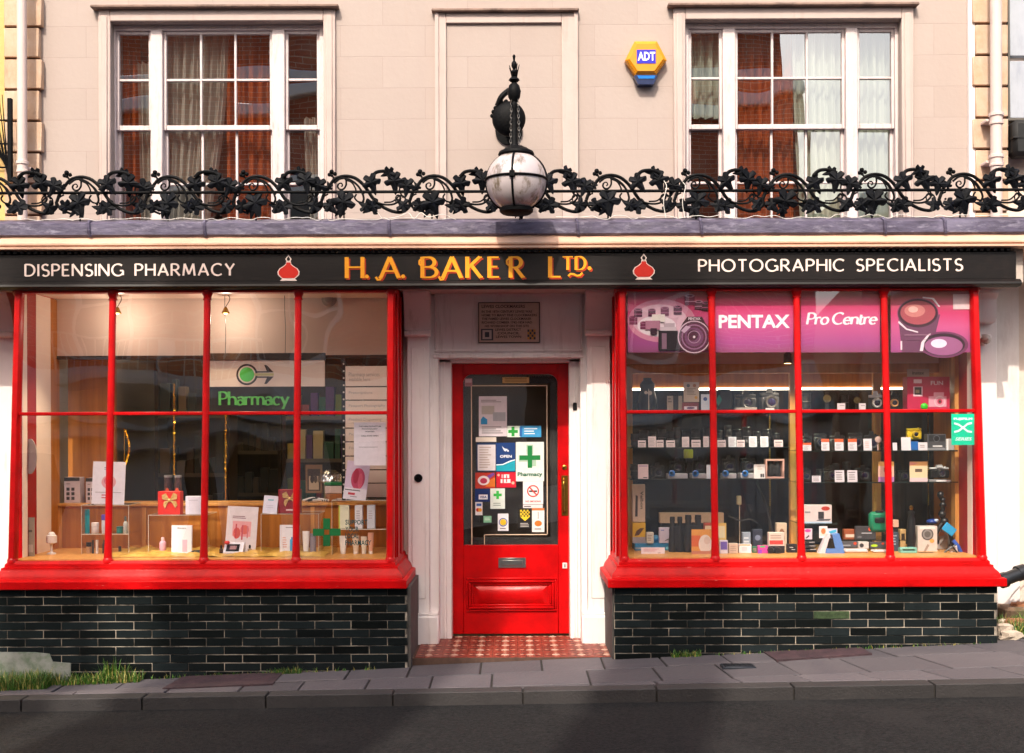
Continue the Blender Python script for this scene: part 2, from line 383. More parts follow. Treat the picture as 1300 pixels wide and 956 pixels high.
GL = {
 'D': (.68, [[(0, 0), (0, 1)], [(0, .98), (.2, .98)] + arc(.24, .5, .42, .48, 90, -90) + [(0, .02)]]),
 'I': (.0, [[(0, 0), (0, 1)]]),
 'S': (.48, [arc(.25, .74, .22, .24, 35, 270) + arc(.25, .25, .24, .25, 90, -145)[1:]]),
 'P': (.50, [[(0, 0), (0, 1)], [(0, .98), (.2, .98)] + arc(.22, .72, .28, .26, 90, -90) + [(0, .46)]]),
 'E': (.45, [[(0, 0), (0, 1)], [(0, .97), (.44, .97)], [(0, .52), (.38, .52)], [(0, .03), (.46, .03)]]),
 'N': (.66, [[(0, 0), (0, 1)], [(.66, 0), (.66, 1)], [(0, 1), (.66, 0)]]),
 'G': (.80, [arc(.42, .5, .42, .49, 48, 325, 20), [(.78, .06), (.78, .44)], [(.56, .44), (.80, .44)]]),
 'H': (.62, [[(0, 0), (0, 1)], [(.62, 0), (.62, 1)], [(0, .52), (.62, .52)]]),
 'A': (.70, [[(0, 0), (.35, 1)], [(.35, 1), (.70, 0)], [(.12, .33), (.58, .33)]]),
 'R': (.56, [[(0, 0), (0, 1)], [(0, .98), (.2, .98)] + arc(.22, .73, .27, .25, 90, -90) + [(0, .48)], [(.22, .48), (.58, 0)]]),
 'M': (.86, [[(.02, 0), (.12, 1)], [(.12, 1), (.43, .12)], [(.43, .12), (.74, 1)], [(.74, 1), (.84, 0)]]),
 'C': (.72, [arc(.42, .5, .42, .49, 48, 312, 20)]),
 'Y': (.62, [[(0, 1), (.31, .48)], [(.62, 1), (.31, .48)], [(.31, .5), (.31, 0)]]),
 'O': (.86, [arc(.43, .5, .43, .49, 0, 360, 26)]),
 'T': (.58, [[(0, .97), (.58, .97)], [(.29, 1), (.29, 0)]]),
 'L': (.42, [[(0, 0), (0, 1)], [(0, .03), (.43, .03)]]),
 'B': (.54, [[(0, 0), (0, 1)], [(0, .98), (.2, .98)] + arc(.22, .75, .24, .23, 90, -90) + [(0, .52)], [(0, .52), (.22, .52)] + arc(.25, .27, .29, .25, 90, -90) + [(0, .02)]]),
 'K': (.60, [[(0, 0), (0, 1)], [(.56, 1), (.02, .46)], [(.18, .6), (.60, 0)]]),
 '.': (.06, [[(.03, .0), (.03, .12)]]),
 ',': (.06, [[(.05, .1), (0, -.12)]]),
 'h': (.46, [[(0, 0), (0, 1)], arc(.23, .38, .23, .22, 180, 0, 10) + [(.46, 0)]]),
 'a': (.42, [arc(.18, .19, .18, .19, 20, 340, 14), arc(.2, .42, .2, .18, 150, 0, 8) + [(.4, .42), (.4, .0)]]),
 'r': (.30, [[(0, 0), (0, .62)], arc(.2, .36, .2, .24, 170, 50, 8)]),
 'm': (.78, [[(0, 0), (0, .62)], arc(.19, .40, .19, .2, 180, 0, 8) + [(.38, 0)], arc(.58, .40, .2, .2, 180, 0, 8) + [(.78, 0)]]),
 'n': (.44, [[(0, 0), (0, .62)], arc(.22, .38, .22, .22, 180, 0, 8) + [(.44, 0)]]),
 'c': (.42, [arc(.24, .3, .24, .3, 45, 315, 14)]),
 'o': (.50, [arc(.25, .3, .25, .3, 0, 360, 18)]),
 'e': (.46, [arc(.24, .3, .24, .3, 0, 318, 16), [(.0, .32), (.48, .32)]]),
 't': (.30, [[(.1, .82), (.1, .12)] + arc(.22, .12, .12, .12, 180, 320, 6), [(0, .6), (.28, .6)]]),
 'y': (.46, [[(0, .6), (.23, .02)], [(.46, .6), (.1, -.3)]]),
}
def strokes(mb, s, x0, x1, z0, z1, y, thick=.16, thin=.09, serif=0.0, nib=20, gap=.22, space=.45, shear=0.0, th=0.003, dx=0, dz=0):
    H = z1 - z0
    tot = 0; pos = []
    for ch in s:
        if ch == ' ': tot += space; continue
        pos.append((ch, tot)); tot += GL[ch][0] + gap
    tot -= gap
    sx = (x1 - x0) / tot; k = 0
    def wf(a, b):
        ang = math.degrees(math.atan2(b, a)) - nib
        return (thin + (thick - thin) * abs(math.sin(R(ang)))) * H
    for ch, px in pos:
        polys = GL[ch][1]; ends = {}
        for p in polys:
            for e in (p[0], p[-1]): ends[(round(e[0], 2), round(e[1], 2))] = ends.get((round(e[0], 2), round(e[1], 2)), 0) + 1
        for p in polys:
            q = [(x0 + (px + a) * sx + dx + shear * b * H, z0 + b * H + dz) for a, b in p]
            mb.ribbon(q, wf, y - k * .00012, th); k = (k + 1) % 8
            if serif and len(p) == 2 and abs(p[0][1] - p[1][1]) > .25:
                for e in (p[0], p[1]):
                    if (e[1] < .05 or e[1] > .55) and ends[(round(e[0], 2), round(e[1], 2))] == 1:
                        ex = x0 + (px + e[0]) * sx + dx + shear * e[1] * H; ez = z0 + e[1] * H + dz
                        s_ = 1 if e[1] < .3 else -1
                        mb.ribbon([(ex - serif * H, ez + s_ * .03 * H), (ex + serif * H, ez + s_ * .03 * H)], lambda a, b: .07 * H, y - .001 - k * .00012, th)
                        k = (k + 1) % 8
# ================================================================== GROUND
XL, XR = -9.0, 9.0
def slope_sheet(x0, x1, y0, y1, dz, n=24):
    mb = MB()
    V = []; Fc = []
    for i in range(n + 1):
        x = x0 + (x1 - x0) * i / n
        V += [(x, y0, ground(x) + dz), (x, y1, ground(x) + dz)]
    for i in range(n): Fc.append((2 * i, 2 * i + 2, 2 * i + 3, 2 * i + 1))
    mb.add(V, Fc); return mb
struct(slope_sheet(-60, 60, -60, 40, -0.075, 60), 'road', ASPH)
def kerb_y(x): return -1.64 - 0.115 * x       # pavement edge, slightly skewed to the shopfront
mb = MB()                                     # mortar bed under slabs
for i in range(40):
    x0 = -10 + i * .5; x1 = x0 + .5
    V = []
    for (x, y) in ((x0, kerb_y(x0) + .02), (x1, kerb_y(x1) + .02), (x1, 0.3), (x0, 0.3)): V += [(x, y, ground(x) - .012), (x, y, ground(x) - .2)]
    mb.add(V, [(0, 2, 4, 6), (1, 7, 5, 3), (0, 1, 3, 2), (4, 5, 7, 6)])
struct(mb, 'pavement_bed', JOINT)
rnd = random.Random(4)
def slab(mb, q, dz=0.0, th=.05, g=.006):
    """q: four (x,y) corners; slab follows the sloping street"""
    cx = sum(p[0] for p in q) / 4; cy = sum(p[1] for p in q) / 4; b = .004
    tilt = rnd.uniform(-.003, .003); V = []
    for ins, z in ((g, -th), (g, -b), (g + b, 0)):
        for x, y in q:
            l = math.hypot(x - cx, y - cy) or 1
            xi = x - math.copysign(ins, x - cx); yi = y - math.copysign(ins, y - cy)
            V.append((xi, yi, ground(xi) + z + dz + tilt * (y - cy) * 3))
    Fc = [(8, 9, 10, 11), (3, 2, 1, 0)]
    for a in (0, 4):
        for k in range(4): Fc.append((a + k, a + (k + 1) % 4, a + 4 + (k + 1) % 4, a + 4 + k))
    mb.add(V, Fc)
mb = MB()
# rows measured away from shopfront; dark cover slabs keep their own places
rows = [(-1.08, -.70), (-1.50, -1.08), (-1.94, -1.50), (-2.4, -1.94), (-2.8, -2.4)]
man = (xx(915, 7.4), xx(957, 7.4), Y(7.34), Y(7.46))
for ri, (ya, yb) in enumerate(rows):
    x = -9.2 + ri * .17
    while x < 9:
        w = rnd.choice((.38, .40, .40, .42, .47, .6))
        sk = max(0, x - .6) * .05; sk2 = max(0, x + w - .6) * .05
        ka, kb = kerb_y(x) + .15, kerb_y(x + w) + .15
        if max(ya, ka) < yb - .04 and max(ya, kb) < yb - .04:
            slab(mb, [(x + sk, max(ya, ka)), (x + w + sk2, max(ya, kb)), (x + w, yb), (x, yb)], rnd.uniform(-.003, .003))
        elif ka < yb or kb < yb: slab(mb, [(x, min(max(ya, ka), yb - .02)), (x + w, min(max(ya, kb), yb - .02)), (x + w, yb), (x, yb)], 0)
        x += w
struct(mb, 'pavement', STONE)
mb = MB(); x = -9.3
while x < 9:
    w = .78
    slab(mb, [(x, kerb_y(x)), (x + w, kerb_y(x + w)), (x + w, kerb_y(x + w) + .14), (x, kerb_y(x) + .14)], .002, .10)
    x += w
struct(mb, 'kerb', island_mat('kerb_granite', '#332f2f', '#282525', .75, bump=.4, bscale=70, dirt='#3f3b3a'))
# reddish patches in paving
PATCH = pmat('maroon_paving', '#4a3438', .7, .3, 12, bump=.5, bscale=60, col2='#33252a')
for lab, pts in (('dark maroon paving slab set against the right tiled plinth', [(968, 7.82), (1092, 7.82), (1106, 7.6), (985, 7.52)]),
                 ('dark maroon paving slab at the foot of the left tiled plinth', [(232, 7.82), (359, 7.82), (345, 7.45), (205, 7.45)])):
    mb = MB(); q = [(xx(p, d), Y(d)) for p, d in pts]
    V = [(x, y, ground(x) + .009) for x, y in q] + [(x, y, ground(x) - .01) for x, y in q]
    mb.add(V, [(0, 1, 2, 3), (7, 6, 5, 4), (0, 4, 5, 1), (1, 5, 6, 2), (2, 6, 7, 3), (3, 7, 4, 0)])
    o = mb.one('paving_slab', PATCH, kind='structure'); o['label'] = lab
t = T('drain_cover', 'small dark square metal cover let into the pavement right of the doorway', 'drain cover', ((man[0] + man[1]) / 2, (man[2] + man[3]) / 2, ground((man[0] + man[1]) / 2)))
mb = MB(); a, b_, c_, e_ = man; gz = ground((a + b_) / 2)
mb.box(a, b_, c_, e_, gz - .02, gz + .010, .003); mb.part('frame', pmat('cover_iron', '#3b3f47', .5, .3, 30, metal=.6), t)
mb = MB(); mb.box(a + .015, b_ - .015, c_ + .015, e_ - .015, gz, gz + .014, .002)
for k in range(5): mb.box(a + .03 + k * .036, a + .045 + k * .036, c_ + .03, e_ - .03, gz + .01, gz + .0165)
mb.part('lid', pmat('cover_lid', '#2c2f36', .45, .3, 30, metal=.6), t)

# threshold of patterned tiles (real little tiles)
TH = .060
mb = MB(); tx0, tx1 = xx(521, 8.0), xx(780, 8.0)
mb.box(tx0, tx1, -.655, .16, -.1, TH - .004)
struct(mb, 'threshold_bed', pmat('tile_grout', '#5d4439', .9, .3, 20))
mb = MB(); s_ = .058; rnd = random.Random(9)
nx = int((tx1 - tx0) / s_); ny = int(.80 / s_)
for i in range(nx + 1):
    for j in range(ny + 1):
        cx = tx0 + .03 + (i + .5) * s_; cy = -.645 + (j + .5) * s_
        if cx > tx1 - .03 or cy > .14: continue
        h = .001 * rnd.random(); z = TH + h
        e = s_ * .48
        if (i % 3 == 1 and j % 3 == 1):     # star: cream diamond with dark corners
            mb.mat(1).zprism([(cx - e, cy), (cx, cy - e), (cx + e, cy), (cx, cy + e)], TH - .01, z)
        elif (i % 3 == 1) != (j % 3 == 1):
            mb.mat(0).box(cx - e, cx + e, cy - e, cy + e, TH - .01, z)
            q = e * .55; mb.mat(2).zprism([(cx - q, cy), (cx, cy - q), (cx + q, cy), (cx, cy + q)], z - .003, z + .0012)
        else:
            mb.mat(0).box(cx - e, cx + e, cy - e, cy + e, TH - .01, z)
            q = e * .9; sx = 1 if (i % 3) == 0 else -1; sy = 1 if (j % 3) == 0 else -1
            mb.mat(3).zprism([(cx + sx * q, cy + sy * q), (cx + sx * q, cy - sy * q * .2), (cx - sx * q * .2, cy + sy * q)], z - .003, z + .0012)
struct(mb, 'threshold_tiles', [streak(pmat('tile_red', '#964030', .5, .35, 30, col2='#6e2c22'), '#3c2a24', .6, (6, 6, 6), .5, .7),
                               pmat('tile_cream', '#d9b5a2', .5, .25, 30), pmat('tile_buff', '#c08a74', .5, .3, 30), pmat('tile_dark', '#4f2722', .5, .3, 30)])

# grass and weeds against plinth
def tufts(name, label, spots, seed, h=.11):
    r = random.Random(seed); mb = MB()
    for (x0, x1, y0, y1, n, hh) in spots:
        for k in range(n):
            x = r.uniform(x0, x1); y = r.uniform(y0, y1); H = hh * r.uniform(.4, 1.25); a = r.uniform(0, 6.28); w = r.uniform(.0022, .0045)
            dx, dy = math.cos(a), math.sin(a); bend = H * r.uniform(.15, .8); g = ground(x)
            P = []
            for q in (0, .4, .75, 1): P.append((x + dx * bend * q * q, y + dy * bend * q * q, g + H * (q - .25 * q * q * r.random())))
            V = []
            for i, p in enumerate(P):
                ww = w * (1 - i / 3.2); V += [(p[0] - dy * ww, p[1] + dx * ww, p[2]), (p[0] + dy * ww, p[1] - dx * ww, p[2])]
            mb.mat(0 if r.random() < .75 else 1).add(V, [(0, 1, 3, 2), (2, 3, 5, 4), (4, 5, 7, 6)])
    o = mb.one(name, [pmat('grass_blade', '#4f7a1e', .6, .4, 12, col2='#2b4d12'), pmat('dry_blade', '#a89b52', .7, .3, 12)], label, 'grass', kind='stuff', smooth=False)
tufts('grass', 'rough green grass growing along the foot of the left tiled plinth', [(-3.6, -3.02, -1.0, -.80, 2000, .105), (-3.02, -2.45, -.9, -.80, 700, .075), (-2.72, -2.55, -.86, -.80, 110, .16)], 3)
tufts('weeds', 'small weeds sprouting in the joint below the right tiled plinth and beside its corner', [(1.05, 1.25, -.83, -.80, 120, .05), (-1.6, -1.4, -.84, -.80, 120, .05), (3.42, 3.75, -.6, -.25, 900, .10), (-2.4, -.9, -.815, -.80, 160, .03), (1.3, 3.2, -.815, -.80, 120, .025)], 5)

# ================================================================== THE SHOP BUILDING
B = T('shop_building', 'pink stuccoed shop building with bay shopfronts, tall sash windows and central red door', 'building', (0, 0, 0))
xa, xb = xx(48, 8.6), xx(1243, 8.6)
# --- upper wall built round two window openings
def opening(px0, px1): return xx(px0, 8.6), xx(px1, 8.6)
W1 = opening(143, 413); W2 = opening(871, 1145)
ZS, ZT = 3.045, zz(27, 8.6); TOP = 5.9
mb = MB(); wy0, wy1 = 0.0, 0.32
for (a, b_) in ((xa, W1[0]), (W1[1], W2[0]), (W2[1], xb)): mb.box(a, b_, wy0, wy1, 2.6, TOP)
for (a, b_) in (W1, W2): mb.box(a, b_, wy0, wy1, ZT, TOP); mb.box(a, b_, wy0, wy1, 2.6, ZS)
mb.part('wall', WALL, B, smooth=False)
# --- blind panel in the middle
mb = MB()
ox0, ox1, ix0, ix1 = xx(556, 8.58), xx(733, 8.58), xx(568, 8.58), xx(715, 8.58); oz, iz = zz(16, 8.58), zz(29, 8.58)
mb.box(ox0, ix0, -.022, .0, 2.9, oz, .004); mb.box(ix1, ox1, -.022, .0, 2.9, oz, .004); mb.box(ix0, ix1, -.022, .0, iz, oz, .004)
mb.box(ox0 - .012, ox0 + .014, -.034, .0, 2.9, oz); mb.box(ox1 - .014, ox1 + .012, -.034, .0, 2.9, oz)
mb.mat(1).box(ox0 - .035, ox1 + .02, -.058, 0, oz, oz + .022, .006)
mb.part('blind_window_panel', [PINK, streak(pmat('weathered_ledge', '#8d7468', .8, .3, 14), '#3a2d28', .7, (5, 5, 5), .5, .65)], B)

# --- sash windows
def sash_window(win, px, rows, seed):
    x0, x1 = win
    wd = MB()   # architrave and hood = the window's own mesh
    aw = .085
    for (a, b_) in ((x0 - aw, x0), (x1, x1 + aw)): wd.box(a, b_, -.03, .0, ZS, ZT + aw, .006); wd.box(a + .02, b_ - .02, -.042, -.0295, ZS, ZT + .04, .005)
    wd.box(x0, x1, -.031, .0, ZT, ZT + aw, .006)
    wd.mat(1).box(x0 - aw - .045, x1 + aw + .03, -.075, 0, ZT + aw, ZT + aw + .022, .006)
    wd.mat(0).box(x0 - aw, x1 + aw, -.08, .1, ZS - .06, ZS, .006)
    W = wd.part('window', [PINK, pmat('weathered_ledge', '#8d7468')], B)
    fr = MB(); fy = .055   # outer frame and mullions
    d = 8.6 + fy
    X = lambda p: xx(p, d)
    Z = lambda p: zz(p, d)
    fr.box(x0, X(px[0]), fy, .18, ZS, ZT, .004); fr.box(X(px[5]), x1, fy, .18, ZS, ZT, .004)
    fr.box(x0, x1, fy + .001, .18, Z(rows[0]), ZT, .004)
    for (a, b_) in ((px[1], px[2]), (px[3], px[4])): fr.box(X(a), X(b_), fy - .012, .18, ZS, Z(rows[0]), .006)
    fr.part('frame', SASH, W)
    lights = ((px[0], px[1], 1), (px[2], px[3], 3), (px[4], px[5], 1))
    sa = MB(); gl = MB(); r = random.Random(seed)
    for (a, b_, n) in lights:
        A, Bx = X(a), X(b_); st = .022
        for (zt, zb, y, nr) in ((Z(rows[0]), Z(rows[2]), fy + .02, 2), (Z(rows[2]) + .03, ZS, fy + .055, 2)):
            rail = .03
            sa.box(A, A + st, y, y + .035, zb, zt, .003); sa.box(Bx - st, Bx, y, y + .035, zb, zt, .003)
            sa.box(A + st, Bx - st, y + .001, y + .034, zt - rail * .8, zt, .003); sa.box(A + st, Bx - st, y + .001, y + .034, zb, zb + rail * 1.2, .003)
            for k in range(1, n):
                xm = A + st + (Bx - A - 2 * st) * k / n; sa.box(xm - .0085, xm + .0085, y + .004, y + .03, zb + .03, zt - .02, .003)
            zm = Z(rows[1]) if zt > 4.3 else (zt + zb) / 2 - .02
            sa.box(A + st, Bx - st, y + .005, y + .031, zm - .009, zm + .009, .003)
            # each pane gets a slightly different tilt, as old glass has
            for k in range(n):
                g0 = A + st + (Bx - A - 2 * st) * k / n; g1 = A + st + (Bx - A - 2 * st) * (k + 1) / n
                for (q0, q1) in ((zb + rail, zm), (zm, zt - rail * .8)):
                    tx, tz = r.uniform(-.003, .003), r.uniform(-.004, .004)
                    yy = y + .018
                    gl.add([(g0, yy - tx, q0 - 0), (g1, yy + tx, q0), (g1, yy + tx + tz, q1), (g0, yy - tx + tz, q1)], [(0, 1, 2, 3)])
    sa.part('sash', SASH, W); gl.part('glass', GLASSUP, W, smooth=False)
    return W
sash_window(W1, (148, 193, 208, 347, 363, 407), (37, 99, 163), 1)
sash_window(W2, (876, 919, 935, 1075, 1090, 1138), (37, 99, 164), 2)
# rooms behind
def room(name, x0, x1, y0, y1, z0, z1, mats):
    mb = MB(); t = .05
    mb.mat(0).box(x0 - t, x1 + t, y1, y1 + t, z0, z1); mb.box(x0 - t, x0, y0, y1, z0, z1); mb.box(x1, x1 + t, y0, y1, z0, z1)
    mb.mat(1).box(x0 - t, x1 + t, y0, y1 + t, z0 - t, z0); mb.mat(2).box(x0 - t, x1 + t, y0, y1 + t, z1, z1 + t)
    return mb.part(name, mats, B, smooth=False)
ROOMW = pmat('room_wall', '#6b4a38', .9, .2, 3); ROOMC = pmat('room_ceiling', '#8d7766', .9, .1); ROOMF = pmat('room_floor', '#3b2b22', .8)
room('upper_room', W1[0] - .5, W1[1] + .5, .33, 2.4, 2.75, 5.1, [ROOMW, ROOMF, ROOMC])
room('upper_room', W2[0] - .5, W2[1] + .5, .33, 2.4, 2.75, 5.1, [ROOMW, ROOMF, ROOMC])
mb = MB(); mb.box(xa, xb, .32, 2.6, 5.3, 5.9); mb.part('roof_deck', ROOMC, B, smooth=False)
mb = MB(); mb.box(xa - .1, xa, .0, 5, -.3, 5.9); mb.box(xb, xb + .1, .0, 5, -.3, 5.9); mb.box(xa, xb, 4.9, 5, 2.6, 5.9); mb.part('party_wall', WALL, B, smooth=False)

def curtain(px0, px1, py0, py1, d, label, mat, waves, amp=.03, gather=0.0, seed=0):
    r = random.Random(seed); a = at(px0, py0, d); b_ = at(px1, py1, d); n = 70; m = 14; V = []; ph = r.uniform(0, 6)
    for j in range(m + 1):
        t_ = j / m
        for i in range(n + 1):
            s = i / n
            pull = gather * t_ * t_
            x = a.x + (b_.x - a.x) * (s * (1 - abs(pull)) + (pull if pull > 0 else 0))
            y = Y(d) + amp * math.sin(s * waves * 6.28 + ph + .5 * math.sin(t_ * 3)) + amp * .4 * math.sin(s * waves * 15.1 + ph * 2)
            V.append((x, y, a.z + (b_.z - a.z) * t_))
    Fc = [(j * (n + 1) + i, j * (n + 1) + i + 1, (j + 1) * (n + 1) + i + 1, (j + 1) * (n + 1) + i) for j in range(m) for i in range(n)]
    mb = MB(); mb.add(V, Fc); return mb.one('curtain', mat, label, 'curtain', 'net curtains behind the upper windows')
NET = sheer_mat('net_curtain', '#efe8da', .45); NETR = sheer_mat('brick_reflection_net', '#c8683c', .7); NETG = sheer_mat('pale_green_net', '#cfd8c6', .8)  # rust tint of the brown net stands in for reflected brick
curtain(205, 290, 30, 300, 8.78, 'grey white net curtain hanging in the middle of the left upper window', NET, 7, gather=-.35, seed=1)
curtain(176, 200, 80, 300, 8.80, 'narrow white net curtain in the left light of the left upper window', NET, 3, gather=.2, seed=2)
curtain(385, 412, 150, 300, 8.80, 'net curtain gathered in the right light of the left upper window', NET, 3, gather=.4, seed=3)
curtain(145, 178, 30, 300, 8.84, 'curtain tinted as brick reflection at the far left of the left upper window', NETR, 3, seed=4)
curtain(288, 345, 30, 300, 8.84, 'curtain tinted as brick reflection in the middle light of the left upper window', NETR, 4, seed=9)
curtain(1005, 1080, 30, 300, 8.78, 'pale green net curtain in the middle of the right upper window', NETG, 6, gather=.15, seed=5)
curtain(1088, 1142, 30, 300, 8.80, 'pale net curtain filling the right light of the right upper window', NETG, 5, seed=6)
curtain(872, 922, 30, 150, 8.80, 'short pale net curtain in the left light of the right upper window', NETG, 4, seed=7)
curtain(935, 1008, 30, 300, 8.84, 'curtain tinted as brick reflection in the left half of the right upper window', NETR, 6, seed=8)

# --- quoin strips and neighbours
QUO = streak(pmat('quoin_stucco', '#c9b09c', .8, .15, 5, bump=.3, bscale=30, col2='#bd9a7c'), '#8a6a50', .5, (6, 6, 2), .5, .72)
def quoin(px0, px1, zs, ze, d, ys, flip):
    mb = MB(); z = zs; k = 0
    while z < ze:
        h = .228; jit = (k % 2) * .02
        mb.box(xx(px0, d) - (jit if flip else 0), xx(px1, d) + (0 if flip else jit), ys, .0, z, z + h - .018, .004)
        mb.mat(1).box(xx(px0, d) + .005, xx(px1, d) - .005, ys + .025, .0, z + h - .018, z + h); mb.mat(0)
        z += h; k += 1
    return mb.part('quoin_strip', [QUO, pmat('quoin_joint', '#6d4d3d', .9, .4, 12)], B)
quoin(7, 51, 2.95, 5.8, 8.55, -.055, False)
quoin(1240, 1281, 2.95, 5.8, 8.55, -.055, True)
mb = MB(); mb.box(xx(1232, 8.56), xx(1240, 8.56), -.035, 0, 2.95, 5.8, .003); mb.part('edge_strip', WHITE, B)

# --- parapet lead, cornice, dentils
zl0, zl1 = zz(297, 7.85), zz(278, 7.85)
RX0, RX1 = -4.4, 4.4
mb = MB(); n = 120; rr = random.Random(3); V = []
prof = lambda x, k: None
for i in range(n + 1):
    x = RX0 + (RX1 - RX0) * i / n; w = .004 * math.sin(x * 9) + rr.uniform(-.003, .003); w2 = rr.uniform(-.003, .003)
    V += [(x, Y(7.915) + w2, zl0 + w * .5), (x, Y(7.9) + w2, zl0 + .012), (x, Y(7.9) + w, zl1 - .012), (x, Y(7.92), zl1 + w), (x, Y(8.0), zl1 + .03), (x, -.0, zl1 + .07), (x, -.0, zl0), ]
Fc = []
for i in range(n):
    for k in range(7): Fc.append((i * 7 + k, (i + 1) * 7 + k, (i + 1) * 7 + (k + 1) % 7, i * 7 + (k + 1) % 7))
Fc.append(tuple(range(7))); Fc.append(tuple(n * 7 + k for k in range(7)))
mb.add(V, Fc)
for p in (110, 258, 494, 735, 893, 1128, 1205):   # rolled seams
    x = xx(p, 7.84); s0 = len(mb.v)
    mb.tube([(x + .006, Y(7.905), zl0 + .004), (x, Y(7.892), zl0 + .02), (x - .004, Y(7.892), zl1 - .012), (x - .006, Y(7.92), zl1 + .008), (x - .006, -.3, zl1 + .06)], .011, 8)
mb.part('lead_flashing', LEAD, B)
zc0, zc1 = zz(317, 7.93), zl0 + .006   # cornice
mb = MB(); H = zc1 - zc0
def cy(f): return Y(7.89) + f
mb.xprism([(.0, zc1), (Y(7.92), zc1), (Y(7.92), zc1 - H * .12), (Y(7.912), zc1 - H * .22), (Y(7.906), zc1 - H * .40), (Y(7.898), zc1 - H * .50), (Y(7.885), zc1 - H * .55),
           (Y(7.885), zc1 - H * .66), (Y(7.898), zc1 - H * .70), (Y(7.898), zc1 - H * .76), (Y(7.882), zc1 - H * .80), (Y(7.882), zc1 - H * .93), (Y(7.92), zc1 - H), (.0, zc1 - H)], RX0, RX1)
mb.part('cornice', CORN, B)
FT = zc0; FB = zz(365, 7.93); PT = 2.586; FD = 7.93     # fascia top/bottom
FX1 = xx(1291, 7.93)
mb = MB(); x = RX0; k = 0
while x < FX1 - .03:
    mb.box(x, x + .027, Y(7.915), Y(7.97), FT - .020, FT - .001, .002); x += .0455
mb.part('dentil_course', BLACK, B)
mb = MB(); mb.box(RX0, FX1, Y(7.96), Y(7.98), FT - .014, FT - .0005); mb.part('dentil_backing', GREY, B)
# solid behind the sign: soffit over pilasters and doorway
mb = MB(); mb.box(RX0, xx(1300, 8.1) - .05, Y(7.99), .0, FB + .031, FT, .0); mb.box(xa, xb, 0, .3, FB + .04, 2.62)
mb.part('soffit', streak(pmat('soffit_paint', '#c9bab0', .6, .2), '#7a6a60', .3), B, smooth=False)

# --- sign board
S = T('shop_sign', 'long black fascia sign reading H. A. BAKER LTD. in gold between two red flasks', 'sign', (0, Y(7.93), FB))
mb = MB()
yf = Y(FD)
mb.box(RX0, FX1, yf, Y(7.99), FB + .045, FT - .0215, .004)
mb.xprism([(Y(7.99), FB + .046), (yf - .004, FB + .046), (yf - .018, FB + .034), (yf - .030, FB + .026), (yf - .034, FB + .012), (yf - .012, FB - .004), (Y(7.99), FB - .004)], RX0, FX1 + .024)
mb.box(FX1 - .004, FX1 + .006, yf + .02, Y(8.4), FB + .05, FT - .03, .003)
mb.part('board', BLACK, S)
def sz(py): return zz(py, FD)
def sx(px): return xx(px, FD)
roll = lambda px, py: py + ROLL * (px - 650)
mb = MB(); strokes(mb, 'DISPENSING PHARMACY', sx(33), sx(298), sz(348.5), sz(333.5), yf - .0025, .17, .11, serif=.0, nib=15, gap=.26, space=.62)
mb.part('side_lettering', CREAM, S, smooth=False, label='cream capitals DISPENSING PHARMACY')
mb = MB(); strokes(mb, 'PHOTOGRAPHIC SPECIALISTS', sx(888), sx(1222), sz(345.5 + 0), sz(330.5 + 0), yf - .0025, .17, .11, nib=15, gap=.26, space=.62)
mb.part('side_lettering', CREAM, S, smooth=False, label='cream capitals PHOTOGRAPHIC SPECIALISTS')
def gilt(mb, off, y, th):
    def L(s, a, b_, z0=352.5, z1=326, sc=.19, **k): strokes(mb, s, sx(a), sx(b_), sz(z0), sz(z1), y, sc, .075, serif=.10, nib=4, th=th, dx=off[0], dz=off[1], **k)
    L('H', 441, 461); L('A', 484, 507); L('B', 537, 555); L('A', 563, 586); L('K', 594, 611); L('E', 622, 634); L('R', 649, 664); L('L', 699, 712)
    L('T', 715, 728, 343, 326, .22); L('D', 732, 744, 343, 326, .22)
    for (p, q) in ((466.5, 350.5), (512.5, 350.5), (749, 341)): mb.lathe([(.0135, y), (.0135, y + th)], (sx(p) + off[0], 0, sz(q) + off[1]), 'y', 12)
    # swashes: loop on B and R, feet on the A's, flourish under Td
    for (p) in (533, 644):
        mb.ribbon([(sx(p + a) + off[0], sz(b) + off[1]) for a, b in ((7, 327), (3, 328), (0, 331), (0, 335), (3, 337), (6, 335))], lambda a, b: .012, y - .0012, th)
    for (p) in (478, 558):
        mb.ribbon([(sx(p + a) + off[0], sz(b) + off[1]) for a, b in ((0, 351), (2, 355), (5, 354.5), (8, 349))], lambda a, b: .015, y - .0014, th)
    mb.ribbon([(sx(a) + off[0], sz(b) + off[1]) for a, b in ((722, 351), (725, 348), (729, 348.5), (733, 350.5), (737, 350), (740, 346.5))], lambda a, b: .013, y - .0011, th)
mb = MB(); gilt(mb, (.009, -.010), yf - .0022, .002); mb.part('letter_shade', REDL, S, smooth=False)
mb = MB(); gilt(mb, (0, 0), yf - .0062, .0032); mb.part('main_lettering', GOLDL, S, smooth=False, label='large gold capitals H. A. BAKER LTD.')
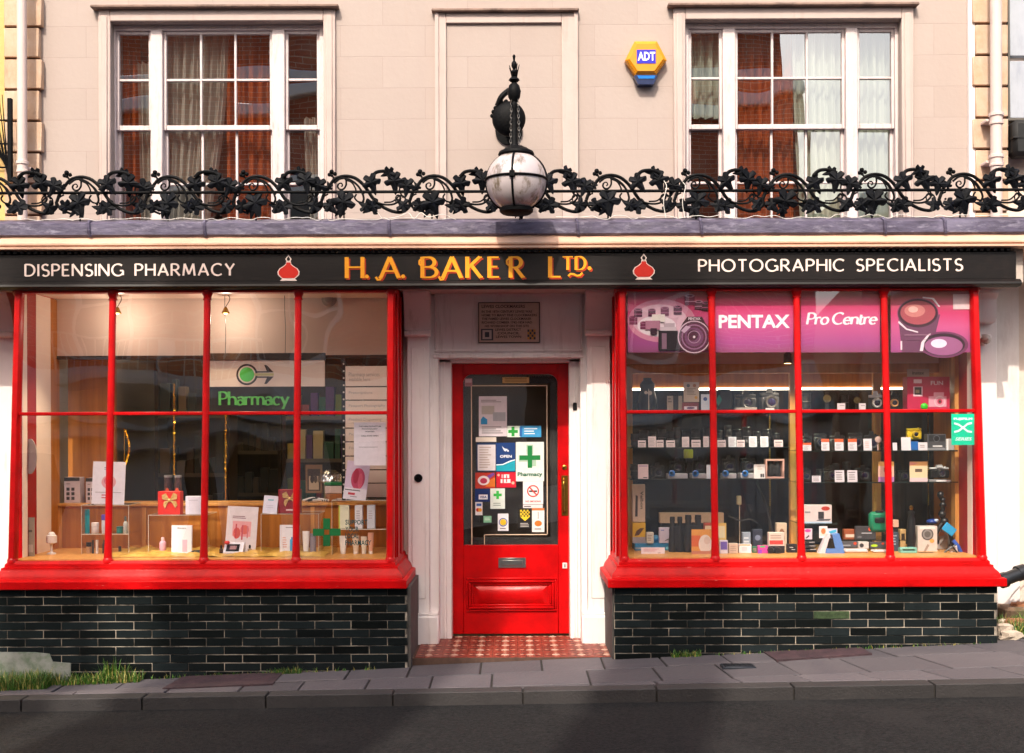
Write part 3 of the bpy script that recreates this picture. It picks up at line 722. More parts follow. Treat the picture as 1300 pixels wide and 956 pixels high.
def flask(cx):
    def P(dx, py): return (sx(cx + dx), sz(py))
    body = [(-3, 331), (-3.3, 334), (-6, 336.5), (-11.5, 340), (-14, 344), (-13.5, 348), (-10, 351.5), (-8, 353), (-11, 355.5), (11, 355.5), (8, 353), (10, 351.5), (13.5, 348), (14, 344), (11.5, 340), (6, 336.5), (3.3, 334), (3, 331)]
    stop = [(0, 322.5), (-4, 328), (-2, 331.5), (2, 331.5), (4, 328)]
    mb = MB(); mb.mat(0)
    for sh, k in ((body, 1.0), (stop, 1)): mb.prism([P(*p) for p in sh], yf - .0022, yf)
    mb.mat(1); cxx, czz = P(0, 344)
    mb.prism([(cxx + (x - cxx) * .9, czz + (z - czz) * .9) for x, z in [P(*p) for p in body[:8] + body[10:]]], yf - .0042, yf - .002)
    mb.mat(2); q = [P(*p) for p in stop]; cx2, cz2 = P(0, 328)
    mb.prism([(cx2 + (x - cx2) * .6, cz2 + (z - cz2) * .6) for x, z in q], yf - .0040, yf - .002)
    mb.part('flask_emblem', [CREAM, pmat('flask_red', '#cf2412', .4), BLACK], S, smooth=False)
flask(367); flask(818)

# --- vine-leaf railing
RB = zz(243, 7.93); YR = Y(7.93)
Rl = T('iron_railing', 'black cast iron railing of ivy leaves and scrolls along the lead roof', 'railing', (0, YR, zl1))
mb = MB(); mb.tube([(RX0, YR, RB), (RX1, YR, RB)], .0105, 10); mb.part('rail_bar', IRON, Rl)
def leaf(mb, c, s, ang, seed, flip=1):
    r = random.Random(seed)
    out = [(0, -.45), (.22, -.62), (.50, -.42), (.38, -.16), (.72, .02), (.55, .32), (.28, .28), (.16, .66), (0, .98), (-.16, .66), (-.28, .28), (-.55, .32), (-.72, .02), (-.38, -.16), (-.50, -.42), (-.22, -.62)]
    # rounded outline
    P = spline([Vector((x, z, 0)) for x, z in out], 3, True); n = len(P); ca, sa = math.cos(R(ang)), math.sin(R(ang))
    ty, tz = r.uniform(-.5, .5), r.uniform(-.6, .3)
    def place(x, z, y):
        y += x * ty * .6 + z * tz * .5 + abs(x) * .28
        return (c[0] + (x * ca - z * sa) * s, YR - .006 + c[2] - y * s * .8 * flip, c[1] + (x * sa + z * ca) * s)
    V = [place(p.x, p.y, 0) for p in P] + [place(0, .05, .22)] + [place(p.x * .5, p.y * .5 + .02, .10 + .05 * (i % 6 < 3)) for i, p in enumerate(P)]
    B0 = len(V); V += [place(p.x * .97, p.y * .97, -.10) for p in P]
    Fc = []
    for i in range(n):
        j = (i + 1) % n
        Fc.append((i, j, n + 1 + j, n + 1 + i)); Fc.append((n + 1 + i, n + 1 + j, n)); Fc.append((i, B0 + i, B0 + j, j))
    Fc.append(tuple(B0 + i for i in range(n)))
    mb.add(V, Fc)
U = 7.93 / F / 6.5
def scroll(bx, idx):
    mb = MB(); r = random.Random(idx * 7 + 1)
    def c3(pts, y=0, n=6): return spline([(bx + u * U, YR + y, RB + v * U) for u, v in pts], n)
    S1 = [(-85, -70), (-55, 10), (-20, 55), (30, 110), (110, 132), (190, 115), (255, 65), (300, 5), (345, -60), (410, -118), (500, -160), (580, -165), (638, -120), (640, -70)]
    mb.mat(0).tube(c3(S1, .004), .0115, 8)
    mb.tube(c3([(20, 70), (75, 108), (140, 102), (205, 60), (245, 5), (265, -55), (255, -90)], -.008), .0075, 7)
    mb.tube(c3([(110, 100), (165, 75), (195, 30), (203, -5)], -.012), .0055, 7)
    mb.tube(c3([(165, 95), (225, 40), (262, -15)], .016), .0055, 7)
    sp = [(120 - 0, 92), (118, 55), (100, 25), (70, 18), (50, 40), (58, 65), (80, 70), (90, 52), (78, 42)]
    mb.tube(c3(sp, -.006), [.0065] * 30 + [.0045] * 19, 7)
    mb.tube(c3([(330, -40), (380, -90), (450, -108), (520, -100), (565, -62), (560, -35)], -.008), .0070, 7)
    mb.tube(c3([(430, -85), (500, -78), (560, -30), (600, -45), (610, -95)], .010), .0055, 7)
    mb.tube(c3([(530, -90), (528, -50), (548, -30), (570, -45), (560, -62)], -.012), .0045, 7)
    mb.tube(c3([(-85, -65), (-60, -30), (-30, -15)], .01), .0055, 7)
    mb.tube(c3([(-80, -90), (-60, -130), (-20, -150), (40, -175)], .006), .008, 7)
    mb.tube(c3([(330, 120), (370, 158), (430, 168), (490, 158), (520, 140)], -.01), .0125, 8)
    mb.tube(c3([(30, 100), (8, 130), (0, 155)], 0), .0065, 7)
    mb.tube(c3([(545, 110), (562, 60), (560, 5), (590, -50)], .006), .0055, 7)
    mb.tube(c3([(250, -90), (215, -80), (190, -50), (205, -20)], -.01), .006, 7)
    # feet down to the lead
    mb.tube([(bx + 95 * U, YR + .01, RB), (bx + 95 * U, YR + .03, zl1 + .005)], .006, 6)
    mb.mat(1)
    j = lambda a: r.uniform(-a, a)
    for k, (u, v, s, a) in enumerate(((335, 72, 88, 200), (515, 85, 92, 185), (628, 50, 82, 160), (100, -85, 112, 178), (275, -128, 62, 70), (470 - 130, -120, 82, 120), (590, -118, 70, 60), (-10, -118, 68, 230), (470, 150, 60, 95), (75, -150, 60, 150), (700 - 725, 40, 40, 20))):
        leaf(mb, (bx + (u + j(6)) * U, RB + (v + j(6)) * U, j(.012)), s * U * 1.3, a + j(18), idx * 31 + k, 1)
    for (u, v, q) in ((0, 165, 20), (-18, 142, 17), (28, 148, 17), (0, 135, 14), (250, -95, 12), (262, -80, 9), (690, -75, 10)):
        mb.mat(0).ball((bx + u * U, YR - .004, RB + v * U), q * U, 10, 7)
    mb.part('scroll_panel', [IRON, IVY], Rl)
for k in range(-2, 13):
    bx = xx(86 + 112.1 * k, 7.93)
    scroll(bx, k + 3)
mb = MB()   # thin white wire tangled on the lead
def wirepts(x0, x1, seed, z, amp):
    r = random.Random(seed); P = []; x = x0
    while x < x1: P.append((x, YR - .02 + r.uniform(-.02, .015), z + r.uniform(0, amp))); x += r.uniform(.03, .09)
    return spline(P, 4)
mb.tube(wirepts(-3.3, -.35, 2, zl1 + .006, .02), .0022, 5); mb.tube(wirepts(.3, 3.4, 5, zl1 + .006, .025), .0022, 5); mb.tube(wirepts(-.9, -.4, 8, zl1 + .01, .05), .0022, 5)
for (p, q) in ((846, 230), (870, 232)):
    mb.tube(spline([(xx(p, 7.91), YR - .03, zl1 + .012), (xx(p - 3, 7.91), YR - .035, RB - .08), (xx(p + 1, 7.91), YR - .03, RB + .02), (xx(p - 2, 7.91), YR - .02, zz(q, 7.91))], 5), .0024, 5)
mb.one('white_wire', pmat('white_cable', '#e6dfd8', .5), 'thin white wire straggling along the foot of the ivy railing', 'wire')

# --- globe lantern on its bracket
LD = 7.6; LN = T('globe_lantern', 'white glass globe lantern in black iron bands hanging before the railing', 'lantern', at(656, 272, LD))
gc = at(655.5, 231, LD); gr = 38.5 / F * LD
mb = MB(); mb.ball(gc, gr, 40, 28)
mb.part('globe', streak(pmat('opal_glass', '#bdb1b2', .2, .12, 6, coat=.4), '#5a4a2c', .85, (11, 11, 5), .52, .66), LN)
mb = MB()
def ring(c, r, axis, tw, n=48):
    P = []
    for k in range(n):
        a = 2 * math.pi * k / n
        v = {'z': (math.cos(a), math.sin(a), 0), 'x': (0, math.cos(a), math.sin(a)), 'y': (math.cos(a), 0, math.sin(a))}[axis]
        P.append(Vector(c) + Vector(v) * r)
    return P
mb.tube(ring(gc + Vector((0, 0, .012)), gr * 1.012, 'z', 0), .0085, 8, True)
for a in (-8, 82):
    P = [gc + Vector((math.sin(R(a)) * math.cos(t_), -math.cos(R(a)) * math.cos(t_), math.sin(t_))) * gr * 1.012 for t_ in [2 * math.pi * k / 48 for k in range(48)]]
    mb.tube(P, .0075, 8, True)
fx = gc + Vector((-math.sin(R(8)) * gr, -math.cos(R(8)) * gr, .012)) * 1
mb.box(fx.x - .018, fx.x + .018, fx.y - .016, fx.y + .01, fx.z - .02, fx.z + .02, .004)
mb.part('iron_bands', IRON, LN)
mb = MB(); o = (gc.x, gc.y, gc.z)
mb.lathe([(.05, gr * 1.16), (.058, gr * 1.12), (.075, gr * 1.1), (.09, gr * 1.04), (.112, gr * .98), (.118, gr * .90), (.112, gr * .85), (.105, gr * .84)], o, 'z', 28)
mb.part('top_collar', IRON, LN)
mb = MB(); mb.lathe([(.02, -gr * 1.07), (.09, -gr * 1.06), (.108, -gr * .99), (.110, -gr * .90), (.104, -gr * .86)], o, 'z', 28); mb.part('bottom_collar', IRON, LN)
BK = T('lantern_bracket', 'black scrolled iron bracket with spiked finial and chains holding the globe lantern', 'bracket', (xx(650, 8.6), 0, zz(190, 8.6)))
mb = MB()
bx_ = gc.x - .012
ctop = lambda py: at(650, py, LD).z
mb.lathe([(.002, ctop(69)), (.010, ctop(71)), (.006, ctop(77)), (.017, ctop(80)), (.018, ctop(84)), (.008, ctop(88)), (.024, ctop(92)), (.012, ctop(97)), (.03, ctop(100)), (.036, ctop(102)), (.016, ctop(105)),
          (.034, ctop(109)), (.044, ctop(116)), (.038, ctop(124)), (.020, ctop(130)), (.026, ctop(134)), (.018, ctop(138)), (.021, ctop(150)), (.021, ctop(182)), (.03, ctop(186)), (.045, gc.z + gr * 1.13)], (bx_, gc.y, 0), 'z', 20)
for k in range(7):   # spiky collar
    a = k * .9; mb.tube([(bx_ + .012 * math.cos(a), gc.y + .012 * math.sin(a), ctop(99 - k * .6)), (bx_ + .034 * math.cos(a), gc.y + .034 * math.sin(a), ctop(82 + (k % 3) * 5))], [.007, .002], 6)
mb.part('finial_post', IRON, BK)
mb = MB()
by = gc.y
arm = spline([(bx_, by, ctop(118)), (bx_, by + .25, ctop(108)), (bx_ + .004, by + .6, ctop(122)), (bx_, by + .9, ctop(150)), (bx_, -.02, ctop(170))], 8)
mb.tube(arm, .02, 10)
mb.tube(spline([(bx_, -.03, ctop(215)), (bx_, -.3, ctop(200)), (bx_, -.55, ctop(165)), (bx_, -.45, ctop(135)), (bx_, -.3, ctop(145)), (bx_, -.36, ctop(165))], 8), .014, 8)
mb.tube(spline([(bx_ + .015, by + .02, ctop(135)), (bx_ + .01, by + .3, ctop(150)), (bx_, by + .5, ctop(140)), (bx_, by + .42, ctop(125))], 8), .011, 8)
mb.part('scroll_arm', IRON, BK)
mb = MB(); bc = at(646, 151, 8.25)
mb.ball(bc, .118, 22, 16, (1, .55, 1.05)); mb.lathe([(.1, -.02), (.1, .0), (.05, .0)], (bc.x + .0, 0, bc.z), 'y', 20)
mb.tube([(bc.x, bc.y, bc.z), (bc.x, 0, bc.z)], .03, 10)
for k in range(6):
    a = R(100 + k * 14); p = bc + Vector((math.cos(a) * .118, 0, math.sin(a) * .124)); mb.ball(p, .016, 8, 6)
mb.tube(spline([(bc.x - .08, bc.y, bc.z + .09), (bc.x - .05, bc.y - .02, bc.z + .15), (bc.x + .0, bc.y, bc.z + .2)], 5), .02, 8)
mb.part('wall_boss', IRON, BK)
for sx_, lab in ((-.024, None), (.034, None)):
    mb = MB(); z0, z1 = ctop(186), ctop(118); n = 17
    for k in range(n):
        zc = z0 + (z1 - z0) * (k + .5) / n; h = (z1 - z0) / n * .68; P = []
        for q in range(10):
            a = 2 * math.pi * q / 10; w = .0065 * math.cos(a)
            P.append((bx_ + sx_ * (1 - .35 * k / n) + (w if k % 2 else 0), gc.y - .012 + (0 if k % 2 else w), zc + h * math.sin(a)))
        mb.tube(P, .0019, 5, True)
    mb.part('chain', pmat('chain_steel', '#8a8580', .4, .3, 30, metal=.8), BK)

# --- alarm box
AB = T('alarm_box', 'yellow hexagonal alarm box with a blue logo panel and blue strobe, on the wall', 'alarm box', (xx(820, 8.5), 0, zz(100, 8.5)))
def AP(px, py): a = at(px, py, 8.52); return (a.x, a.z)
hexo = [AP(*p) for p in ((806, 51), (834.5, 51), (847, 75), (833, 94), (807, 94), (794, 75))]
cxx = sum(p[0] for p in hexo) / 6; czz = sum(p[1] for p in hexo) / 6
mb = MB(); n = 6; V = [(x, 0, z) for x, z in hexo] + [(x, -.055, z) for x, z in hexo] + [(cxx + (x - cxx) * .8, -.078, czz + (z - czz) * .8) for x, z in hexo]
mb.add(V, [tuple(12 + i for i in range(6))] + [(a + i, a + (i + 1) % 6, a + 6 + (i + 1) % 6, a + 6 + i) for a in (0, 6) for i in range(6)])
for (p, q) in (((794.5, 76), (807, 93)), ((846.5, 76), (833.5, 93))):
    for k in range(8):
        f = (k + .5) / 8; x, z = AP(p[0] + (q[0] - p[0]) * f, p[1] + (q[1] - p[1]) * f); s = 1 if p[0] < 820 else -1
        mb.mat(1).box(x + s * .006, x + s * .020, -.064, -.052, z - .003, z + .002)
mb.part('case', [pmat('alarm_yellow', '#dc8c00', .4, .08, 20, coat=.3), pmat('vent_brown', '#5e3a06', .6)], AB, smooth=False)
mb = MB(); lo = [AP(*p) for p in ((807, 94.5), (833, 94.5), (835, 96), (830, 106.5), (810.5, 106.5), (805, 96))]
mb.prism(lo, -.07, 0); mb.mat(1).prism([AP(*p) for p in ((809, 95.5), (832, 95.5), (831, 99.5), (811, 99.5))], -.074, -.069)
mb.part('strobe', [pmat('strobe_dark_blue', '#1d2c52', .25), pmat('strobe_blue', '#1671c4', .2)], AB, smooth=False)
mb = MB(); a = AP(808.5, 80.5); b2 = AP(832.5, 63); mb.prism([a, (b2[0], a[1]), b2, (a[0], b2[1])], -.081, -.077)
mb.mat(1); fonttext(mb, 'ADT', a[0] + .006, b2[0] - .004, a[1] + .02, b2[1] - .016, -.0815, bold=.03)
mb.part('logo_panel', [pmat('logo_blue', '#1c12b8', .4), pmat('logo_white', '#f4f2f7', .4)], AB, smooth=False)

# --- rainwater pipes
def downpipe(px, d, z0, z1, r, collars, label, grime):
    t_ = T('downpipe', label, 'drainpipe', (xx(px, d), Y(d), z0)); x, y = xx(px, d), Y(d)
    mb = MB(); mb.tube([(x, y, z0), (x, y, z1)], r, 16); mb.part('pipe', PINKP, t_)
    for c in collars:
        mb = MB(); mb.lathe([(r, c - .05), (r * 1.22, c - .045), (r * 1.22, c - .03), (r * 1.1, c - .026), (r * 1.1, c + .01), (r * 1.3, c + .014), (r * 1.3, c + .035), (r, c + .04)], (x, y, 0), 'z', 18)
        mb.box(x - r * 1.6, x + r * 1.6, y + r * .5, -.03, c - .02, c + .0, .003); mb.part('collar', PINKP, t_)
PINKP = streak(pmat('pipe_paint', '#d4bfb8', .5, .08, 8), '#8b7468', .5, (20, 20, 2), .55, .72)
downpipe(29.5, 8.44, 2.95, 5.9, .034, (zz(209, 8.44), 4.9), 'pale pink rainwater pipe at the left edge of the upper wall', 0)
downpipe(1266, 8.42, 2.95, 5.9, .040, (zz(152, 8.42), zz(205, 8.42), 5.0), 'cream rainwater pipe at the right edge of the upper wall', 0)

# --- neighbours
NL = T('neighbour_building', 'yellow stuccoed house at the left edge of the picture', 'building', (xx(-60, 8.6), 0, 0))
mb = MB(); mb.box(-9, xx(6, 8.55), -.03, 5, -.6, 6.5); mb.part('wall', streak(pmat('yellow_stucco', '#d2b070', .85, .12, 4, bump=.2), '#9a7a4a', .4, (5, 5, 1), .5, .75), NL, smooth=False)
NR = T('neighbour_building', 'cream house with grey blue painted panels at the right edge of the picture', 'building', (4.2, 0, 0))
mb = MB(); mb.box(xx(1293, 8.6), 9, .03, 5, -.3, 2.9); mb.box(xx(1280, 8.6), 9, .05, 5, 2.9, 6.5)
mb.part('wall', streak(pmat('cream_stucco', '#e6d3c4', .85, .12, 4, bump=.25), '#9c8270', .5, (3, 3, 1.2), .48, .7), NR, smooth=False)
mb = MB(); x0 = xx(1287, 8.56)
for (za, zb) in ((zz(73, 8.6), zz(-60, 8.6)), (zz(152, 8.6), zz(79, 8.6))): mb.box(x0, x0 + 1.3, .01, .06, za, zb, .006)
mb.mat(1).box(x0 - .02, x0 + 1.4, .0, .05, zz(152, 8.6) - .02, zz(152, 8.6), .004).box(x0 - .012, x0, .005, .05, zz(152, 8.6), 5.9)
mb.part('painted_panel', [streak(pmat('grey_blue_paint', '#a9aeb8', .6, .1, 5), '#7f8696', .5, (8, 8, 2), .5, .7), pmat('grey_trim', '#5b5650', .7)], NR)
mb = MB(); mb.box(xx(1287, 8.5), 4.8, -.12, .03, zz(200, 8.5), zz(154, 8.5), .03); mb.box(xx(1287, 8.5) - .004, 4.8, -.125, .03, zz(178, 8.5), zz(176, 8.5))
mb.one('meter_box', BLKM, 'dark grey ribbed box mounted beside the right rainwater pipe', 'box')
t_ = T('spiked_guard', 'black iron fan of spikes fixed at the left edge of the upper wall', 'railing', (xx(6, 8.4), -.1, zz(225, 8.4)))
mb = MB(); x = xx(13, 8.4)
mb.box(x - .016, x + .016, -.2, -.17, zz(228, 8.4), zz(122, 8.4), .004); mb.part('post', IRON, t_)
mb = MB()
for k in range(9): mb.tube([(x - .015, -.185, zz(226 - k * 2, 8.4)), (x - .05 - k * .03, -.2 + .02 * (k % 2), zz(118 + k * 3, 8.4))], [.006, .003], 6)
for k in range(3): mb.tube([(x, -.185, zz(150 + k * 30, 8.4)), (x - .4, -.185, zz(148 + k * 30, 8.4))], .006, 6)
mb.part('spikes', IRON, t_)
# ================================================================== LOWER FACADE
# pilasters, doorway
def pil(px0, px1, side, consol=True, pyb=780, d=8.5, plinth=True):
    x0, x1 = xx(px0, d), xx(px1, d); y = Y(d)
    mb = MB(); mb.box(x0, x1, y, 0, zz(pyb, d) if plinth else zz(pyb, d), PT, .006)
    if side: mb.box(x0 + .03, x1 - .03, y - .006, y + .01, zz(pyb - 20, d), zz(440, d), .004)
    P = mb.part('pilaster', WHITE, B)
    if plinth:
        mb = MB(); e0, e1 = (xx(521, 8.44), xx(556, 8.44)) if px0 < 600 else (xx(738, 8.44), xx(776, 8.44))
        mb.box(e0, e1, Y(8.44), 0, -.05, zz(782, 8.44), .012); mb.box(e0 + .006, e1 - .006, Y(8.455), 0, zz(782, 8.44), zz(779, 8.44), .003)
        mb.part('plinth', WHITE, P)
    if consol:
        mb = MB(); zt, zb = PT - .001, zz(426, 8.42)
        h = zt - zb; yb = y + .001
        mb.xprism([(yb, zb), (y - .055, zb), (y - .068, zb + .012), (y - .066, zb + .035), (y - .045, zb + .045), (y - .05, zb + .06), (y - .075, zb + h * .55), (y - .12, zb + h * .8), (y - .16, zb + h * .93), (y - .165, zt - .012), (y - .165, zt), (yb, zt)], x0 - .012, x1 + .012)
        mb.part('console', WHITE, P)
pil(517, 545, True); pil(745, 775, True)
pil(-2, 19, False, True, 735, 8.5, False); pil(1240, 1266, False, False, 800, 8.5, False)
mb = MB(); x0, x1 = xx(1236, 8.44), xx(1263, 8.44)
mb.xprism([(Y(8.5), zz(413, 8.44)), (Y(8.42), zz(411, 8.44)), (Y(8.40), zz(405, 8.44)), (Y(8.40), zz(383, 8.44)), (Y(8.36), zz(376, 8.44)), (Y(8.36), PT), (Y(8.5), PT)], x0, x1)
for k in range(3): mb.lathe([(.012, Y(8.40)), (.02, Y(8.41))], (x0 + .03 + k * .035, 0, zz(430 + (k % 2) * 8, 8.44)), 'y', 10)
mb.mat(1).lathe([(.0, Y(8.36)), (.035, Y(8.40)), (.04, Y(8.45)), (.04, Y(8.5))], ((x0 + x1) / 2, 0, zz(433, 8.42)), 'y', 16)
mb.part('console', [WHITE, streak(pmat('chipped_plaster', '#cfc5bf', .7, .2, 20), '#5a4f4a', .7, (20, 20, 20), .5, .6)], B)
# masonry beside the door and beside the bays (down to the ground)
RENDER = streak(streak(pmat('white_render', '#efe6e1', .7, .08, 4, bump=.35, bscale=14), '#b69f93', .5, (6, 6, 1.2), .5, .72), '#7d6a5c', .5, (3, 3, 3), .6, .75)
for q in ((500, 546, 2.62), (744, 790, 2.62), (1243, 1294, 2.95), (-5, 24, 2.62)):
    mb = MB(); mb.box(xx(q[0], 8.6), xx(q[1], 8.6), .0, .2, -.3, q[2])
    mb.part('side_wall', RENDER, B, smooth=False)
# overdoor panel and door case
d0 = 8.57; y0 = Y(d0)
mb = MB()
mb.box(xx(545, d0), xx(746, d0), y0, .1, zz(452, d0), 2.58, .003)
fx0, fx1, fz0, fz1 = xx(552, d0), xx(740, d0), zz(447, d0), zz(372, d0)
for q in ((fx0, fx1, fz0, fz0 + .018), (fx0, fx1, fz1 - .018, fz1), (fx0, fx0 + .018, fz0 + .018, fz1 - .018), (fx1 - .018, fx1, fz0 + .018, fz1 - .018)): mb.box(q[0], q[1], y0 - .014, y0 + .005, q[2], q[3], .005)
mb.box(xx(550, d0), xx(741, d0), y0 - .028, y0 + .01, zz(455, d0), zz(449.5, d0), .006)
for (a, b_) in ((545, 557), (737, 746)):
    mb.box(xx(a, 8.55), xx(b_, 8.55), Y(8.55), .19, TH - .02, zz(452, 8.57), .004)
for (a, b_, s) in ((556, 573.5, 1), (722.5, 739, -1)):
    mb.box(xx(a, 8.68), xx(b_, 8.70), Y(8.66), .24, TH - .02, zz(455, 8.6), .005)
    m_ = (xx(a, 8.66) + xx(b_, 8.68)) / 2; mb.box(m_ - .012, m_ + .012, Y(8.65), Y(8.67), TH, zz(458, 8.6), .004)
mb.box(xx(556, 8.66), xx(739, 8.66), Y(8.66), .24, zz(461, 8.74), zz(450, 8.6), .004)
mb.part('door_case', WHITE, B)
# the door
dd = 8.78; yd = Y(dd)
DX = lambda p: xx(p, dd)
DZ = lambda p: zz(p, dd)
mb = MB(); x0, x1, zt, zb = DX(573), DX(724), DZ(462), TH + .012
gx0, gx1, gz0, gz1 = DX(588), DX(708), DZ(692), DZ(475)
mb.box(x0, gx0, yd, yd + .045, zb, zt, .004); mb.box(gx1, x1, yd, yd + .045, zb, zt, .004)
mb.box(gx0, gx1, yd + .0005, yd + .044, gz1, zt, .003); mb.box(gx0, gx1, yd + .0005, yd + .044, zb, gz0, .003)
r_ = .07
for (cx, s) in ((gx0, 1), (gx1, -1)):       # rounded upper corners
    pts = [(cx, gz1)] + [(cx + s * r_ * (1 - math.sin(a)), gz1 - r_ * (1 - math.cos(a))) for a in [math.pi / 2 * k / 8 for k in range(8, -1, -1)]]
    mb.prism(pts if s < 0 else pts[::-1], yd + .001, yd + .04)
door = mb.part('door', RED, B)
mb = MB()
px0, px1, pz0, pz1 = DX(591), DX(706), DZ(776), DZ(733)
for k, (i0, h) in enumerate(((0, .014), (.02, .024), (.038, .012))):
    a, b_, c_, e_ = px0 + i0, px1 - i0, pz0 + i0, pz1 - i0; w = .018
    mb.box(a, b_, yd - h, yd + .005, c_, c_ + w, .005); mb.box(a, b_, yd - h, yd + .005, e_ - w, e_, .005)
    mb.box(a, a + w, yd - h, yd + .005, c_ + w, e_ - w, .005); mb.box(b_ - w, b_, yd - h, yd + .005, c_ + w, e_ - w, .005)
a, b_, c_, e_ = DX(602), DX(694), DZ(768), DZ(744); f = .045; yy = yd - .026
V = [(a, yd, c_), (b_, yd, c_), (b_, yd, e_), (a, yd, e_), (a + f, yy, c_ + f * .9), (b_ - f, yy, c_ + f * .9), (b_ - f, yy, e_ - f * .8), (a + f, yy, e_ - f * .8)]
mb.add(V, [(4, 5, 6, 7), (0, 1, 5, 4), (1, 2, 6, 5), (2, 3, 7, 6), (3, 0, 4, 7)])
mb.part('raised_panel', RED, door)
mb = MB(); mb.box(gx0 - .002, gx1 + .002, yd + .022, yd + .028, gz0 - .002, gz1 + .002); mb.part('glass', glass_mat('door_glass', .05, .004, 2, dirt=.03), door)
mb = MB()   # dark inner blind frame behind the glass with pale tape line
for q in ((gx0, gx0 + .055, gz0, gz1), (gx1 - .055, gx1, gz0, gz1), (gx0 + .055, gx1 - .055, gz1 - .07, gz1), (gx0 + .055, gx1 - .055, gz0, gz0 + .055)): mb.box(q[0], q[1], yd + .034, yd + .044, q[2], q[3])
mb.part('inner_frame', pmat('inner_frame_grey', '#1f1d1c', .6, .2), door)
mb = MB(); tp = [(598.5, 692), (598.5, 489.5), (694.5, 489.5), (694.5, 679), (614.5, 679), (614.5, 692)]
for (p, q) in zip(tp, tp[1:]):
    a0, a1 = sorted((DX(p[0]), DX(q[0]))); c0, c1 = sorted((DZ(p[1]), DZ(q[1]))); mb.box(a0 - .003, a1 + .003, yd + .018, yd + .0205, c0 - .003, c1 + .003)
mb.part('alarm_tape', pmat('cream_tape', '#e8cdb0', .5), door)
mb = MB(); mb.box(DX(632), DX(667), yd - .007, yd + .002, DZ(721), DZ(708), .003).box(DX(636), DX(663), yd - .012, yd - .004, DZ(718), DZ(711), .003)
mb.part('letterbox', CHROME, door)
mb = MB(); mb.box(DX(712.5), DX(721), yd - .006, yd + .002, DZ(655), DZ(604), .003)
mb.tube(spline([(DX(715.5), yd - .004, DZ(608)), (DX(715), yd - .045, DZ(613)), (DX(715), yd - .05, DZ(630)), (DX(715), yd - .045, DZ(645)), (DX(715.5), yd - .004, DZ(650))], 6), .0085, 10)
mb.part('handle', BRASS, door)
mb = MB(); mb.lathe([(.018, yd + .001), (.018, yd - .006), (.012, yd - .010), (0.001, yd - .010)], (DX(716.5), 0, DZ(593.5)), 'y', 20); mb.part('lock', BRASS, door)
mb = MB(); mb.box(DX(713.5), DX(719.5), yd - .003, yd + .001, DZ(722), DZ(714.5), .002); mb.mat(1).box(DX(716), DX(717.2), yd - .0042, yd, DZ(720), DZ(716.5)); mb.part('keyhole_plate', [hx('#d9d2cf'), BLK], door)
mb = MB(); mb.box(DX(638), DX(672), yd - .003, yd + .001, DZ(486.5), DZ(479), .001)
mb.mat(1)
for k in range(3): mb.box(DX(641), DX(669), yd - .0038, yd, DZ(485 - k * 2), DZ(484.3 - k * 2))
mb.part('name_plate', [pmat('plate_tan', '#c29a5a', .45, .2, 40), pmat('plate_text', '#6d4d20', .5)], door)
mb = MB(); c = at(531, 607, 8.49); mb.lathe([(.03, Y(8.5)), (.03, Y(8.485)), (.024, Y(8.478)), (.022, Y(8.478)), (.02, Y(8.484)), (.011, Y(8.484)), (.01, Y(8.474)), (.001, Y(8.473))], (c.x, 0, c.z), 'y', 24)
mb.one('door_bell', IRON, 'round black bell push on the white pilaster left of the door', 'doorbell')
mb = MB(); mb.pbox(727.5, 732.5, 511, 521, 8.64, .03, .006); mb.one('bell_push', BLK, 'small black rectangular bell push on the white frame right of the door', 'doorbell')

